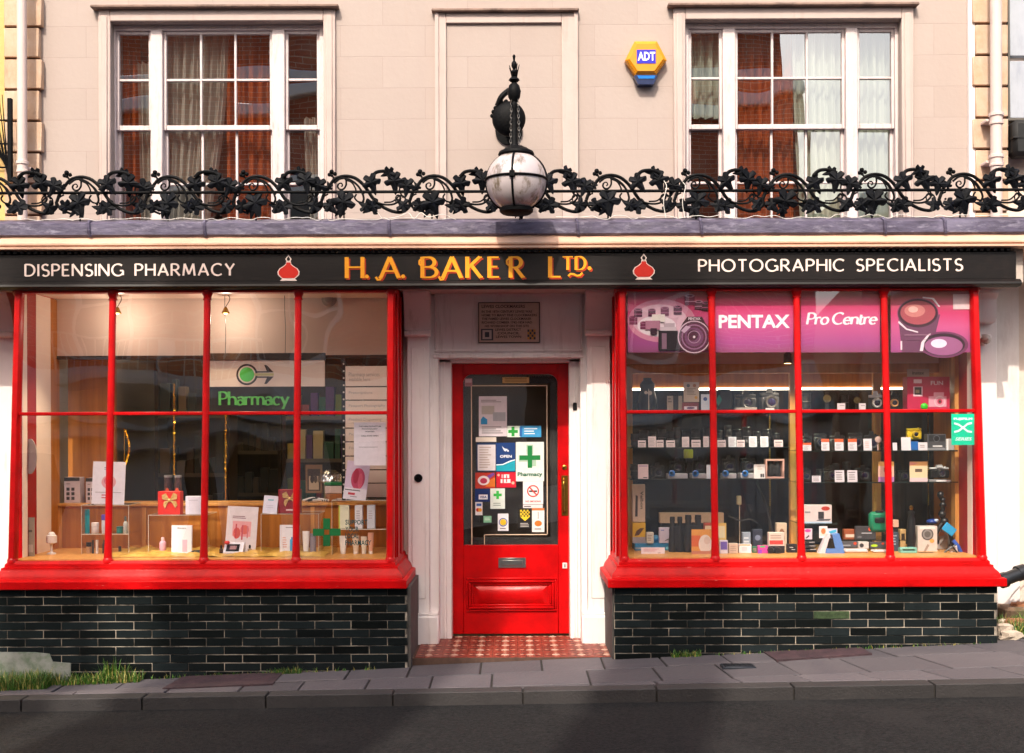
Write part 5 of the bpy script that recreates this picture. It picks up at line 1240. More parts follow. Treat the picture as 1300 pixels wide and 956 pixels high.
# ---- things on the left bay glass
dg = 8.0
mb = MB(); c = at(416, 675, 7.93); s = .033; y = Yf(c.z) - .003
for (dx, dz, w, h) in ((0, .055, .024, .038), (0, -.055, .024, .038), (-.055, 0, .038, .024), (.055, 0, .038, .024)):
    mb.box(c.x + dx - w, c.x + dx + w, y, y + .001, c.z + dz - h, c.z + dz + h)
mb.one('sticker', hx('#0c6a33'), 'dark green four-armed cross sticker low on the left shop window', 'sticker', smooth=False)
mb = MB()
for k, s in enumerate(('SUPPORT', 'YOUR', 'LOCAL', 'PHARMACY')):
    z1 = zz(658.5 + k * 8.6, 7.93); z0 = zz(665 + k * 8.6, 7.93)
    fonttext(mb, s, xx(439, 7.93), xx((467, 456, 456, 472)[k], 7.93), z0, z1, Yf(z0) - .003, bold=.02)
mb.one('window_lettering', hx('#0f4a4e'), 'dark teal window lettering SUPPORT YOUR LOCAL PHARMACY', 'lettering', smooth=False)
card('notice', 'white paper notice taped to the glass at the right of the left window', 'notice', (449.5, 489.5), (536, 591), 8.02, '#e9dde4', [('t', 'THE HEALTH PACTUM', .15, .85, .89, .92, '#4a4450'), ('t', 'PHARMACIST', .25, .75, .83, .86, '#4a4450'), ('t', 'WANTED', .35, .65, .77, .80, '#4a4450'), ('t', 'CALL 01273 OPEN', .23, .77, .67, .70, '#4a4450'), ('r', .15, .75, .42, .43, '#9a929a')], .001)
mb = MB(); c = at(38, 579.5, 8.12); mb.prism([(c.x + .045 * math.cos(t), c.z + .122 * math.sin(t)) for t in [2 * math.pi * q / 30 for q in range(30)]], c.y, c.y + .012)
mb.one('oval_sign', hx('#b7a9a6'), 'plain grey oval plate hanging inside the left end of the left window', 'sign')
card('notice', 'pale grey green card standing in the bottom left corner of the left window', 'notice', (33, 44), (657, 708), 8.12, '#a9a596', [('r', .3, .7, .62, .68, '#6a6a62'), ('r', .2, .8, .1, .3, '#c9c4ba')], .002, z0=ZFL)
# teal film sticker on right bay glass
a = at(1207.5, 565, 7.945); c = at(1237, 525.5, 7.945); w = c.x - a.x; h = c.z - a.z; y = Yf(c.z) - .0045
mb = MB(); TEAL = pmat('teal_vinyl', '#06c79a', .4, .04)
mb.mat(0).box(a.x, c.x, y + .0008, y + .002, a.z, c.z)
mb.mat(1); fonttext(mb, 'FUJIFILM', a.x + w * .1, a.x + w * .9, a.z + h * .79, a.z + h * .88, y, bold=.05)
for P in ([(.12, .70), (.3, .66), (.5, .56), (.7, .44), (.88, .42)], [(.12, .42), (.3, .45), (.5, .56), (.7, .68), (.88, .71)]): mb.ribbon([(a.x + w * u, a.z + h * v) for u, v in P], lambda q, e: .013, y - .0005 * (P[0][1] < .5), .001)
fonttext(mb, 'SERIES', a.x + w * .16, a.x + w * .88, a.z + h * .14, a.z + h * .25, y, bold=.02, shear=.2)
mb.one('sticker', [TEAL, hx('#dff6f4')], 'bright teal sticker with a white X on the right end of the right window', 'sticker', smooth=False)

# ---- hanging pharmacy sign
SGN = T('hanging_sign', 'hanging PHARMACY sign with green dot and arrow above green lettering, inside the left window', 'sign', at(337, 525, 8.45))
dh = 8.42
mb = MB(); mb.pbox(266, 412, 457, 491, dh, .02); mb.mat(1).pbox(264, 412, 448, 457, dh - .01, .05)
a = at(317.5, 475.5, dh)
mb.part('upper_board', [pmat('sign_cream', '#d8c4b4', .6, .05), WOODD], SGN, smooth=False)
mb = MB(); y = Y(dh) - .001; q = 1 / F * dh
def disc(r_, yy, m, r2=0):
    n = 32; V = []
    for k in range(n):
        t = 2 * math.pi * k / n
        V += [(a.x - 4 * q + r_ * q * math.cos(t), yy, a.z + r_ * q * math.sin(t)), (a.x - 4 * q + r2 * q * math.cos(t), yy, a.z + r2 * q * math.sin(t))]
    mb.mat(m).add(V, [(2 * k, 2 * k + 1, 2 * ((k + 1) % n) + 1, 2 * ((k + 1) % n)) for k in range(n)])
disc(13.5, y, 0, 0); disc(11, y - .0006, 2, 0); disc(9.3, y - .0012, 1, 0)
mb.mat(0).box(a.x + 6 * q, a.x + 24 * q, y, y + .001, a.z + 2.4 * q, a.z + 4.2 * q).box(a.x + 6 * q, a.x + 24 * q, y, y + .001, a.z - 4.2 * q, a.z - 2.4 * q)
for s in (1, -1): mb.prism([(a.x + 18 * q, a.z + s * 12 * q), (a.x + 21 * q, a.z + s * 12 * q), (a.x + 30 * q, a.z + s * 2.6 * q), (a.x + 22 * q, a.z + s * 2.6 * q)], y - .0004, y + .001)
mb.mat(3).box(a.x + 3 * q, a.x + 30 * q, y - .0008, y, a.z - 1.6 * q, a.z + 1.6 * q)
mb.part('arrow_emblem', [hx('#241a18'), hx('#46b844'), pmat('sign_cream', '#d8c4b4'), hx('#b8b070')], SGN, smooth=False)
mb = MB(); mb.pbox(264, 377, 491, 522, dh + .004, .018); mb.part('lower_board', hx('#1d1a19', .4), SGN, smooth=False)
mb = MB(); strokes(mb, 'Pharmacy', xx(279, dh), xx(366, dh), zz(513, dh), zz(496, dh), y - .001 + .004, .19, .075, serif=.10, nib=12, gap=.13, th=.002); mb.part('lettering', hx('#58b653'), SGN, smooth=False)
mb = MB()
for px in (286, 362): mb.tube(spline([at(px, 450, dh + .02), at(px + .6, 420, dh + .02), at(px - .5, 395, dh + .02), (xx(px, dh + .02), Y(dh + .02), 2.565)], 4), .0022, 5)
mb.part('hanging_wire', BLK, SGN)

# ---- two lit spotlights + detector
BULB = pmat('lit_bulb', '#ffcf8a', .3, 0, emis=6)
for px, py, lab in ((149, 397, 'small lit brass spotlight on a curled wire behind the first mullion of the left window'), (286.5, 397, 'small lit brass spotlight above the hanging sign in the left window')):
    t_ = T('spotlight', lab, 'spotlight', at(px, py, 8.4), 'lit spotlights in the left window'); p = at(px, py, 8.4)
    mb = MB(); mb.lathe([(.008, .04), (.012, .035), (.03, -.005), (.028, -.005), (.01, .02)], p, 'z', 14); mb.part('shade', BRASS, t_)
    mb = MB(); mb.ball(p, .013, 10, 8); mb.part('bulb', BULB, t_)
    mb = MB(); mb.tube(spline([p + Vector((0, 0, .04)), p + Vector((.03, 0, .10)), p + Vector((0, 0, .14)), (p.x - .02, p.y, 2.565)], 6), .003, 6); mb.part('wire', BLK, t_)
    l = bpy.data.lights.new('spot_glow', 'POINT'); l.energy = 1.5; l.color = (1, .84, .66); l.shadow_soft_size = .03
    l2 = bpy.data.lights.new('spot_beam', 'SPOT'); l2.energy = 26; l2.color = (1, .80, .52); l2.spot_size = R(85); l2.spot_blend = .8; l2.shadow_soft_size = .03
    lo2 = bpy.data.objects.new('spot_beam', l2); lo2.location = p + Vector((.06, -.02, -.04)); lo2.rotation_euler = (R(-14), R(12), 0); C.objects.link(lo2)
    lo = bpy.data.objects.new('spot_glow', l); lo.location = p + Vector((0, .0, -.05)); C.objects.link(lo)
mb = MB(); p = at(418, 380, 8.6); mb.lathe([(.055, p.y), (.055, p.y - .012), (.035, p.y - .018), (.03, p.y - .03), (.012, p.y - .034), (.001, p.y - .034)], (p.x, 0, p.z), 'y', 24)
mb.one('ceiling_detector', hx('#a89a90'), 'round grey detector disc on the cream bulkhead of the left window', 'detector')

# ---- directory board
DB = T('directory_board', 'tall board of stacked cream name panels at the right end of the left window', 'board', at(464, 632, 8.4))
edges = [464, 491, 508, 524, 543.5, 561, 579, 596.5, 613.5, 632]; dq = 8.36
words = ['Pharmacy services', 'Prescriptions', 'Passport Photography', 'Product Dispensing', 'Picture framing', 'Film and print', 'Photo services', 'Health care', 'Advice']
for k in range(9):
    mb = MB(); mb.pbox(438.5, 491.5, edges[k] + .6, edges[k + 1] - .6, dq, .012, .001)
    mb.mat(1); h = edges[k + 1] - edges[k]; fonttext(mb, words[k], xx(443, dq), xx(443 + len(words[k]) * 2.3, dq), zz(edges[k] + h * .55, dq), zz(edges[k] + h * .3, dq), Y(dq) - .001)
    if k == 0: fonttext(mb, 'available here', xx(443, dq), xx(470, dq), zz(483, dq), zz(478.5, dq), Y(dq) - .001)
    mb.part('name_panel', [pmat('panel_cream', '#cdb9ab', .5, .05), hx('#8f8a8a')], DB, smooth=False)
mb = MB()
for px in (435.5, 492.5): mb.pbox(px - 1.5, px + 2.5, 455, 634, dq + .01, .02)
mb.mat(1)
for k in range(19):
    for px in (435.8, 493): mb.pbox(px - .5, px + 1.5, 461 + k * 9, 463 + k * 9, dq + .006, .004)
mb.part('side_rail', [BLK, hx('#c9bdb0')], DB, smooth=False)

# ---- left window display things
F0 = ZFL
LEDZ = zz(637.5, 8.64)
def box3(name, label, cat, px, py, d, base, prints=(), depth=.05, z0=None, group=None, yaw=0, b=.002): return card(name, label, cat, px, py, d, base, prints, depth, yaw, 0, 0, group, z0, b)
icons = lambda: [('r', .15 + .32 * i, .35 + .32 * i, .12 + .18 * j, .24 + .18 * j, DK) for i in range(2) for j in range(3)] + [('r', 0, 1, .86, 1, '#231d1e'), ('l', .15, .5, .72, .78, 1, G1)]
box3('product_box', 'left of the two white boxes with black tops on the oak ledge', 'box', (81.5, 101), (606, 638), 8.72, '#d3c6ce', icons(), .1, LEDZ)
box3('product_box', 'right of the two white boxes with black tops, half hidden by the white poster', 'box', (109, 124), (607, 638), 8.72, '#d3c6ce', icons(), .1, LEDZ)
pinkp = [('l', .35, .62, .80, .88, 2, '#8a88a8'), ('e', .5, .52, .22, .16, '#e8a8b0'), ('e', .46, .55, .1, .1, '#d8607a'), ('e', .56, .48, .08, .12, '#c9708a'), ('r', .1, .9, .27, .28, G1), ('l', .3, .62, .12, .24, 2, '#c85a6a')]
card('poster', 'white poster with a pink flower picture standing on the first acrylic case', 'poster', (116.5, 157), (586, 640), 8.34, '#ece8f4', pinkp, .003, yaw=4, lean=-4, roll_=1.5)
def acase(px, py, d, dep, shelf, label):
    z1 = zz(py[0], d); z0 = F0; x0, x1 = xx(px[0], d), xx(px[1], d); y0, y1 = Y(d), Y(d + dep); t = .004
    t_ = T('acrylic_case', label, 'display case', ((x0 + x1) / 2, (y0 + y1) / 2, z0), 'clear acrylic display cases in the left window')
    mb = MB(); mb.mat(0)
    mb.box(x0 + t, x1 - t, y0, y1, z1 - t, z1 - .0005); mb.box(x0, x0 + t, y0, y1, z0, z1); mb.box(x1 - t, x1, y0, y1, z0, z1)
    mb.part('panels', ACRYL, t_, smooth=False)
    mb = MB()
    for (xa_, xb_) in ((x0, x1),):
        mb.tube([(x0, y0, z1), (x1, y0, z1)], .0016, 4); mb.tube([(x0, y0, z0), (x0, y0, z1)], .0016, 4); mb.tube([(x1, y0, z0), (x1, y0, z1)], .0016, 4); mb.tube([(x0, y1, z1), (x1, y1, z1)], .0014, 4); mb.tube([(x0, y0, z1), (x0, y1, z1)], .0014, 4); mb.tube([(x1, y0, z1), (x1, y1, z1)], .0014, 4)
    mb.part('edges', ACRYLE, t_)
    zs = None
    if shelf:
        zs = zz(shelf, d); mb = MB(); mb.mat(0).box(x0 + t, x1 - t, y0 + .002, y1, zs - .004, zs); mb.mat(1).box(x0 + t, x1 - t, y0, y0 + .002, zs - .0045, zs + .0002); mb.part('shelf', [ACRYL, ACRYLE], t_, smooth=False)
    return z1, zs
A1, A1s = acase((103, 163), (639.5,), 8.24, .28, 676, 'clear acrylic display case with toiletries on its shelf, leftmost in the left window')
B1, _ = acase((188, 262), (652.5,), 8.26, .30, None, 'clear acrylic display case carrying the bright red gift box')
C1, _ = acase((331, 404), (651.5,), 8.26, .28, None, 'clear acrylic display case carrying the burgundy gift box')
D1, D1s = acase((421, 493), (634.5,), 8.14, .24, 671, 'clear acrylic display case of white boxes and tubes, rightmost in the left window')
def bottle(name, label, cat, px, py, d, col, capcol, z0, kind='bottle', group=None, capf=.2):
    cx = (px[0] + px[1]) / 2; x = xx(cx, d); r_ = (px[1] - px[0]) / 2 / F * d; zt = zz(py, d); h = zt - z0; y = Y(d) + r_ + .005
    t_ = T(name, label, cat, (x, y, z0), group); mb = MB()
    if kind == 'bottle': pr = [(r_ * .9, 0), (r_, h * .03), (r_, h * (1 - capf) * .82), (r_ * .85, h * (1 - capf) * .92), (r_ * .45, h * (1 - capf))]
    elif kind == 'jar': pr = [(r_ * .9, 0), (r_, h * .06), (r_, h * (1 - capf) * .93), (r_ * .9, h * (1 - capf))]
    elif kind == 'tube': pr = [(r_ * .66, h * capf), (r_ * .72, h * capf), (r_ * .95, h * .6), (r_ * 1.0, h)]
    elif kind == 'stick': pr = [(r_, 0), (r_, h * (1 - capf))]
    pr = [(a_, z0 + b_) for a_, b_ in pr]; mb.lathe(pr, (x, y, 0), 'z', 16)
    if kind == 'tube': mb.v = [(vx, y + (vy - y) * (1 - .75 * (vz - z0) / h), vz) for vx, vy, vz in mb.v]
    mb.part('body', cm(col), t_)
    mb = MB()
    if kind == 'tube': mb.lathe([(r_ * .7, z0), (r_ * .72, z0 + h * capf)], (x, y, 0), 'z', 14)
    elif kind == 'jar': mb.lathe([(r_ * 1.04, z0 + h * (1 - capf)), (r_ * 1.04, z0 + h * .97), (r_ * .95, z0 + h)], (x, y, 0), 'z', 16)
    elif kind == 'stick': mb.lathe([(r_ * 1.05, z0 + h * (1 - capf)), (r_ * 1.0, z0 + h)], (x, y, 0), 'z', 14)
    else: mb.lathe([(r_ * .5, z0 + h * (1 - capf)), (r_ * .55, z0 + h * (1 - capf * .5)), (r_ * .4, z0 + h)], (x, y, 0), 'z', 14)
    mb.part('cap', cm(capcol), t_)
da = 8.28
bottle('bottle', 'teal bottle on the shelf of the first acrylic case', 'bottle', (106, 112), 645, da, '#0f9aa8', '#0b7f8e', A1s, 'stick', capf=.25)
bottle('jar', 'small round white jar beside the teal bottle', 'jar', (114, 123), 662, da, '#e4d4d0', '#efe4e2', A1s, 'jar', capf=.35)
bottle('jar', 'white jar with a purple lid on the shelf of the first acrylic case', 'jar', (126.5, 138), 652, da, '#d3d6dc', '#5b3fb4', A1s, 'jar', capf=.28)
bottle('jar', 'small teal jar right of the first mullion', 'jar', (146, 154), 667, da, '#0e8079', '#0c6a66', A1s, 'jar', capf=.3)
bottle('bottle', 'slim grey bottle at the right end of the first case shelf', 'bottle', (155, 160.5), 654, da, '#c8ccc8', '#5a6a6a', A1s, 'bottle', capf=.3)
bottle('bottle', 'beige bottle with a square black cap at the bottom of the first acrylic case', 'bottle', (107.5, 114), 687, da, '#c79a70', '#1b1819', F0, 'stick', capf=.38)
bottle('bottle', 'thin black pencil tube beside the beige bottle', 'cosmetic', (115.5, 118), 684, da, '#1a1a18', '#2a2a26', F0, 'stick')
bottle('bottle', 'slim white tube in the first acrylic case', 'cosmetic', (120, 123.5), 684, da, '#ece2da', '#ece2da', F0, 'stick')
bottle('bottle', 'slim black mascara tube left of the first mullion', 'cosmetic', (128.5, 132.5), 684, da, '#1c1a1c', '#3a3838', F0, 'bottle')
bottle('bottle', 'short black lipstick tube right of the first mullion', 'cosmetic', (149, 152.5), 692, da, '#151315', '#2a2426', F0, 'stick')
bottle('bottle', 'tiny black cosmetic pot at the corner of the first acrylic case', 'cosmetic', (155, 158.5), 702, da, '#1a1617', '#2a2224', F0, 'jar', capf=.4)
mb = MB(); p = at(65.5, 703, 8.25); z = F0
mb.lathe([(.03, z), (.03, z + .008), (.008, z + .015), (.008, z + .07), (.02, z + .075), (.036, z + .08), (.036, z + .13), (.026, z + .135), (.02, z + .15), (.012, z + .155)], (p.x, p.y, 0), 'z', 20)
mb.one('cup_stand', hx('#ece6e2'), 'white goblet shaped stand at the left end of the left window', 'stand')
def bow(mb, c, s, m):
    mb.mat(m)
    for (dx, dz, q) in ((-1, .75, 0), (1, .8, 0), (-.85, -1.05, 1), (1.05, -1.0, 1)):
        P = [(c.x, c.z)] + ([(c.x + s * dx * .5, c.z + s * dz * 1.25), (c.x + s * dx, c.z + s * dz * .9), (c.x + s * dx * .95, c.z + s * dz * .2)] if not q else [(c.x + s * dx * .35, c.z + s * dz * .35), (c.x + s * dx * .7, c.z + s * dz), (c.x + s * dx * .98, c.z + s * dz * .6), (c.x + s * dx * .8, c.z + s * dz * .12)])
        mb.prism(P, c.y - .006, c.y)
    mb.ball((c.x, c.y - .004, c.z), s * .22, 8, 6)
GOLDB = pmat('gold_ribbon', '#e9c98a', .35, .3, 60, col2='#b98a3a', metal=.3)
def gift(px, py, d, col, z0, label, depth, txt=None):
    a_ = at(px[0], py[0], d); x0, x1, z1 = xx(px[0], d), xx(px[1], d), zz(py[0], d)
    t_ = T('gift_box', label, 'gift box', ((x0 + x1) / 2, Y(d), z0)); mb = MB(); mb.box(x0, x1, Y(d), Y(d) + depth, z0, z1, .002); mb.part('box', cm(col), t_)
    mb = MB(); bow(mb, Vector(((x0 + x1) / 2 + .005, Y(d) - .001, z0 + (z1 - z0) * .62)), (x1 - x0) * .34, 0); mb.part('bow', GOLDB, t_)
    if txt: mb = MB(); mb.box(x0 + (x1 - x0) * .35, x0 + (x1 - x0) * .72, Y(d) - .001, Y(d), z0 + .02, z0 + .03); mb.part('label_strip', hx('#e8ccd0'), t_)
gift((200, 228.5), (622.5,), 8.30, '#cf1f16', B1, 'bright red gift box with a gold bow on the second acrylic case', .08)
gift((353, 381), (620.5,), 8.30, '#8e1522', C1, 'burgundy gift box with a gold bow behind the third mullion of the left window', .06, 1)
for px, lab in (((207, 217), 'left one of two slim patterned tins behind the bright red gift box'), ((220, 229), 'right one of two slim patterned tins behind the bright red gift box')):
    t_ = T('patterned_tin', lab, 'tin', (xx(sum(px) / 2, 8.7), Y(8.7), LEDZ)); x = xx(sum(px) / 2, 8.7); r_ = (px[1] - px[0]) / 2 / F * 8.7; h = zz(602, 8.7) - LEDZ
    mb = MB(); mb.lathe([(r_, LEDZ), (r_, LEDZ + h * .92)], (x, Y(8.7) + r_, 0), 'z', 18); mb.part('body', pmat('tin_pattern', '#6a4a4a', .35, 0, 55, col2='#1f1c1e', metal=.3), t_)
    mb = MB(); mb.lathe([(r_ * 1.05, LEDZ + h * .92), (r_ * 1.05, LEDZ + h)], (x, Y(8.7) + r_, 0), 'z', 18); mb.part('lid', SILV, t_)
    mb = MB(); mb.prism([(x + .012 * math.cos(t), LEDZ + h * .45 + .02 * math.sin(t)) for t in [k * math.pi / 6 for k in range(12)]], Y(8.7) - .002, Y(8.7) + .004); mb.part('badge', hx('#d8502a'), t_)
box3('product_box', 'small plain white box at the right end of the second acrylic case', 'box', (235.5, 257), (630, 653), 8.30, '#dfd9e8', [('l', .2, .8, .75, .82, 1, '#b8b2c4')], .05, B1)
bottle('bottle', 'pink frosted bottle under the second acrylic case', 'bottle', (200.5, 209), 681, 8.3, '#e6a8b8', '#e9c4c8', F0, 'bottle', capf=.22)
card('display_card', 'white display card printed with a pink tube below the bright red gift box', 'display card', (217.5, 243), (667, 706), 8.22, '#e9eaf2', [('t', 'Skincare', .28, .72, .88, .93, G1), ('r', .54, .78, .08, .5, '#e4b8cc')], .02, z0=F0, lean=-3)
mb = MB(); p = at(245, 706, 8.16); mb.add([(p.x - .06, p.y, F0), (p.x + .07, p.y - .02, F0), (p.x + .075, p.y + .03, F0 + .035), (p.x, p.y + .03, F0 + .03), (p.x - .06, p.y, F0 + .006), (p.x + .07, p.y - .02, F0 + .012)], [(0, 1, 5, 4), (4, 5, 2, 3), (1, 2, 5), (0, 4, 3), (0, 3, 2, 1)])
mb.one('black_cloth', BLKM, 'folded black cloth left of the second mullion in the left window', 'cloth')
posterp = [('l', .18, .85, .73, .8, 2, '#8a5a6a'), ('r', .2, .8, .35, .68, '#eaa9ae'), ('e', .35, .42, .12, .12, '#d8605a'), ('e', .6, .5, .14, .1, '#e0726a'), ('r', .3, .34, .3, .62, '#c84a58'), ('r', .5, .55, .28, .6, '#c85a6a'), ('r', .68, .72, .32, .58, '#d0808a'), ('l', .38, .6, .12, .17, 1, '#4a3c42')]
card('poster', 'pink and white poster leaning behind the white testing device', 'poster', (285, 324), (643, 697), 8.3, '#e6dce2', posterp, .003, yaw=0, lean=-6, roll_=3, z0=F0)
TD = T('testing_device', 'white tabletop device with a tilted screen and red knob on the gold cloth', 'device', at(297, 706, 8.16)); p = at(297, 706, 8.16); w = .067
mb = MB(); mb.xprism([(p.y - .03, F0 + .002), (p.y - .035, F0 + .02), (p.y + .03, F0 + .085), (p.y + .06, F0 + .08), (p.y + .06, F0 + .002)], p.x - w, p.x + w); mb.part('body', hx('#dcd8e4', .3), TD)
mb = MB(); mb.add([(p.x - w * .75, p.y - .0295, F0 + .0280), (p.x + w * .6, p.y - .0295, F0 + .0280), (p.x + w * .6, p.y + .0155, F0 + .0735), (p.x - w * .75, p.y + .0155, F0 + .0735)], [(0, 1, 2, 3)])
mb.mat(1).add([(p.x - w * .4, p.y - .020, F0 + .0395), (p.x + w * .3, p.y - .020, F0 + .0395), (p.x + w * .3, p.y + .002, F0 + .0625), (p.x - w * .4, p.y + .002, F0 + .0625)], [(0, 1, 2, 3)]); mb.part('screen', [hx('#1d1a22', .15), hx('#8a5a62')], TD, smooth=False)
mb = MB(); mb.ball((p.x - w * .7, p.y - .0, F0 + .085), .017, 12, 8, (1.2, 1, .8)); mb.part('knob', hx('#d9201a', .3), TD)
for (a_, b_, lab) in ((277, 282, 'small brown dropper bottle left of the testing device'), (313, 318.5, 'small dropper bottle with a pale label right of the testing device')):
    bottle('dropper_bottle', lab, 'bottle', (a_, b_), 691, 8.2, '#4a2f24' if a_ < 300 else '#a88a72', '#1a1617', F0, 'bottle', capf=.38)
card('table_sign', 'small white tent sign left of the burgundy gift box', 'sign', (333, 351), (629, 651.5), 8.3, '#dad8ea', [('r', .3, .7, .72, .8, '#7ab4c4'), ('l', .2, .8, .3, .5, 2, '#c4c0d4')], .03, z0=C1, lean=-12, roll_=4)
card('display_card', 'white display card printed with a blue bottle left of the third mullion', 'display card', (355, 380), (666.5, 705), 8.22, '#e9e6ee', [('l', .3, .8, .88, .94, 1, G1), ('r', .52, .8, .08, .5, '#3aa0d8'), ('r', .58, .74, .5, .58, '#2a80c0'), ('l', .15, .4, .2, .6, 5, '#d8a8a0')], .02, z0=F0, lean=-3)
bottle('tube', 'white cosmetic tube right of the third mullion', 'tube', (382.5, 391.5), 674, 8.22, '#ece4e0', '#d9d2cc', F0, 'tube', capf=.12)
bottle('bottle', 'grey mauve bottle beside the white tube right of the third mullion', 'bottle', (392, 400), 677, 8.24, '#8f8490', '#7a707c', F0, 'stick', capf=.15)
gd = 'boxes on the upper shelf of the right acrylic case'
for k, (a_, b_, py, col, lab) in enumerate(((430, 443, 641.5, '#e8e4c8', 'white box with a yellow green edge, leftmost on the shelf of the right acrylic case'), (450.5, 460, 641.5, '#e4e0e4', 'middle white box on the shelf of the right acrylic case'), (466, 476, 641.5, '#cfd2dc', 'pale grey box, rightmost on the shelf of the right acrylic case'))):
    box3('product_box', lab, 'box', (a_, b_), (py, 671), 8.18, col, [('r', 0, .12, 0, 1, '#c8d04a')] if k == 0 else [('l', .2, .8, .4, .8, 4, '#b9b0b8')], .05, D1s)
for k, (a_, b_, py, col, lab) in enumerate(((429.5, 439, 680, '#e9e2dc', 'white tube standing left of the teal window lettering'), (446, 455, 680, '#e0c8ae', 'cream tube, second from left in the right acrylic case'), (457, 465, 681, '#ddd0bc', 'pale tube, third from left in the right acrylic case'), (466, 473.5, 676, '#d9a48c', 'pink beige tube, rightmost in the right acrylic case'))):
    bottle('tube', lab, 'tube', (a_, b_), py, 8.18, col, '#e2d8ce', F0, 'tube', capf=.14)
card('poster', 'pink and lilac leaflet leaning on the right acrylic case', 'poster', (435, 464), (585.5, 634.5), 8.2, '#d8c4dc', [('e', .55, .55, .3, .28, '#c4476a'), ('e', .45, .62, .12, .2, '#b02a4a'), ('e', .66, .5, .1, .2, '#d8607a'), ('r', 0, 1, .0, .3, '#e4dce6'), ('l', .05, .9, .22, .27, 1, DK), ('r', .2, .5, .12, .18, '#c43a4a'), ('l', .3, .7, .06, .1, 1, G1)], .002, yaw=0, lean=-4, roll_=7, z0=D1)
# gold crumpled cloth over the display floor
def crumple(x0, x1, y0, y1, z, amp, label, mat, seed, kind=None):
    r = random.Random(seed); n, m = 90, 16; V = []
    import mathutils
    for j in range(m + 1):
        for i in range(n + 1):
            x = x0 + (x1 - x0) * i / n; y = y0 + (y1 - y0) * j / m
            h = mathutils.noise.turbulence(Vector((x * 7 + seed, y * 9, 0)), 4, True) 
            y_ = y + .01 * mathutils.noise.noise(Vector((x * 9, 3, seed))) * (1 if j in (0, m) else .3)
            V.append((x, y_, z + .003 + amp * h * (1.0 if 0 < j < m else .35)))
    Fc = [(j * (n + 1) + i, j * (n + 1) + i + 1, (j + 1) * (n + 1) + i + 1, (j + 1) * (n + 1) + i) for j in range(m) for i in range(n)]
    mb = MB(); mb.add(V, Fc); mb.one('gold_cloth', mat, label, 'cloth')
crumple(-2.78, -1.28, Y(8.02), Y(8.6), F0 - .004, .034, 'crumpled shiny gold cloth spread over the floor of the left window', pmat('gold_cloth', '#e6bb5c', .35, .3, 14, col2='#c2953e', metal=.25), 3)
# tub, picture, cloth, dome on ledge
t_ = T('plastic_tub', 'clear tub with a green lid on a brown carton on the oak ledge', 'tub', at(424, 631, 8.76)); p = at(424, 637, 8.76)
mb = MB(); x0, x1 = xx(413, 8.76), xx(437, 8.76); mb.box(x0, x1, Y(8.76), Y(8.86), LEDZ, zz(626, 8.76), .003); mb.mat(1).box(x0 - .005, x1 + .005, Y(8.755), Y(8.865), zz(626, 8.76), zz(616, 8.76), .005); mb.part('body', [hx('#9c6238'), hx('#cdb9b4')], t_)
mb = MB(); mb.box(x0 - .008, x1 + .004, Y(8.75), Y(8.87), zz(616, 8.76), zz(611.5, 8.76), .006); mb.part('lid', hx('#0f6a3a', .3), t_)
mb = MB(); p = at(420, 612, 8.95); mb.lathe([(.10, p.z), (.105, p.z + .01), (.09, p.z + .06), (.04, p.z + .09), (.001, p.z + .095)], (p.x, p.y, 0), 'z', 20); mb.one('plastic_dome', glass_mat('dome_plastic', .35, .02, 20), 'shiny clear plastic dome behind the green lidded tub', 'dome')
card('picture_frame', 'small framed picture standing at the back right of the third mullion', 'picture', (388, 409), (590, 626), 9.0, '#8a6a48', [('r', .12, .88, .08, .85, '#3a2c24'), ('r', .2, .8, .12, .6, '#c4b49a'), ('e', .4, .5, .12, .15, '#2a211c'), ('e', .6, .5, .1, .15, '#4a3c30')], .015)
mb = MB(); p = at(400, 634, 8.7)
for k in range(7): mb.mat(k % 2).tube(spline([(p.x - .09 + k * .012, p.y + .02 * (k % 3), LEDZ + .012), (p.x - .02 + k * .014, p.y + .03, LEDZ + .03 - .002 * k), (p.x + .05 + k * .008, p.y + .02, LEDZ + .012)], 5), .009, 6)
mb.one('striped_cloth', [hx('#d9d2cc'), BLK], 'rolled black and white striped scarf on the oak ledge', 'scarf')
# tinsel / chains
def tinsel(px, py0, py1, d, label, sw=0):
    r = random.Random(px); mb = MB(); n = 60
    for k in range(n):
        f = k / (n - 1); py = py0 + (py1 - py0) * f; p = at(px + sw * math.sin(f * 3), py, d)
        a_ = r.uniform(0, 6.28); q = .007; mb.add([p + Vector((-q, 0, 0)), p + Vector((q * math.cos(a_), q * math.sin(a_), q)), p + Vector((q, 0, -q * .5))], [(0, 1, 2)])
    mb.tube([at(px, py0, d), at(px, (py0 + py1) / 2, d), at(px, py1, d)], .0032, 5)
    mb.one('tinsel', pmat('gold_tinsel', '#e5a825', .22, .2, 30, metal=.8), label, 'tinsel')
tinsel(221, 488, 602, 8.66, 'vertical gold tinsel strand behind the bright red gift box')
tinsel(286.5, 524, 634, 8.66, 'vertical gold strand between the second and third panes of the left window')
tinsel(158, 545, 590, 8.5, 'short slanting gold garland right of the first mullion', 6)

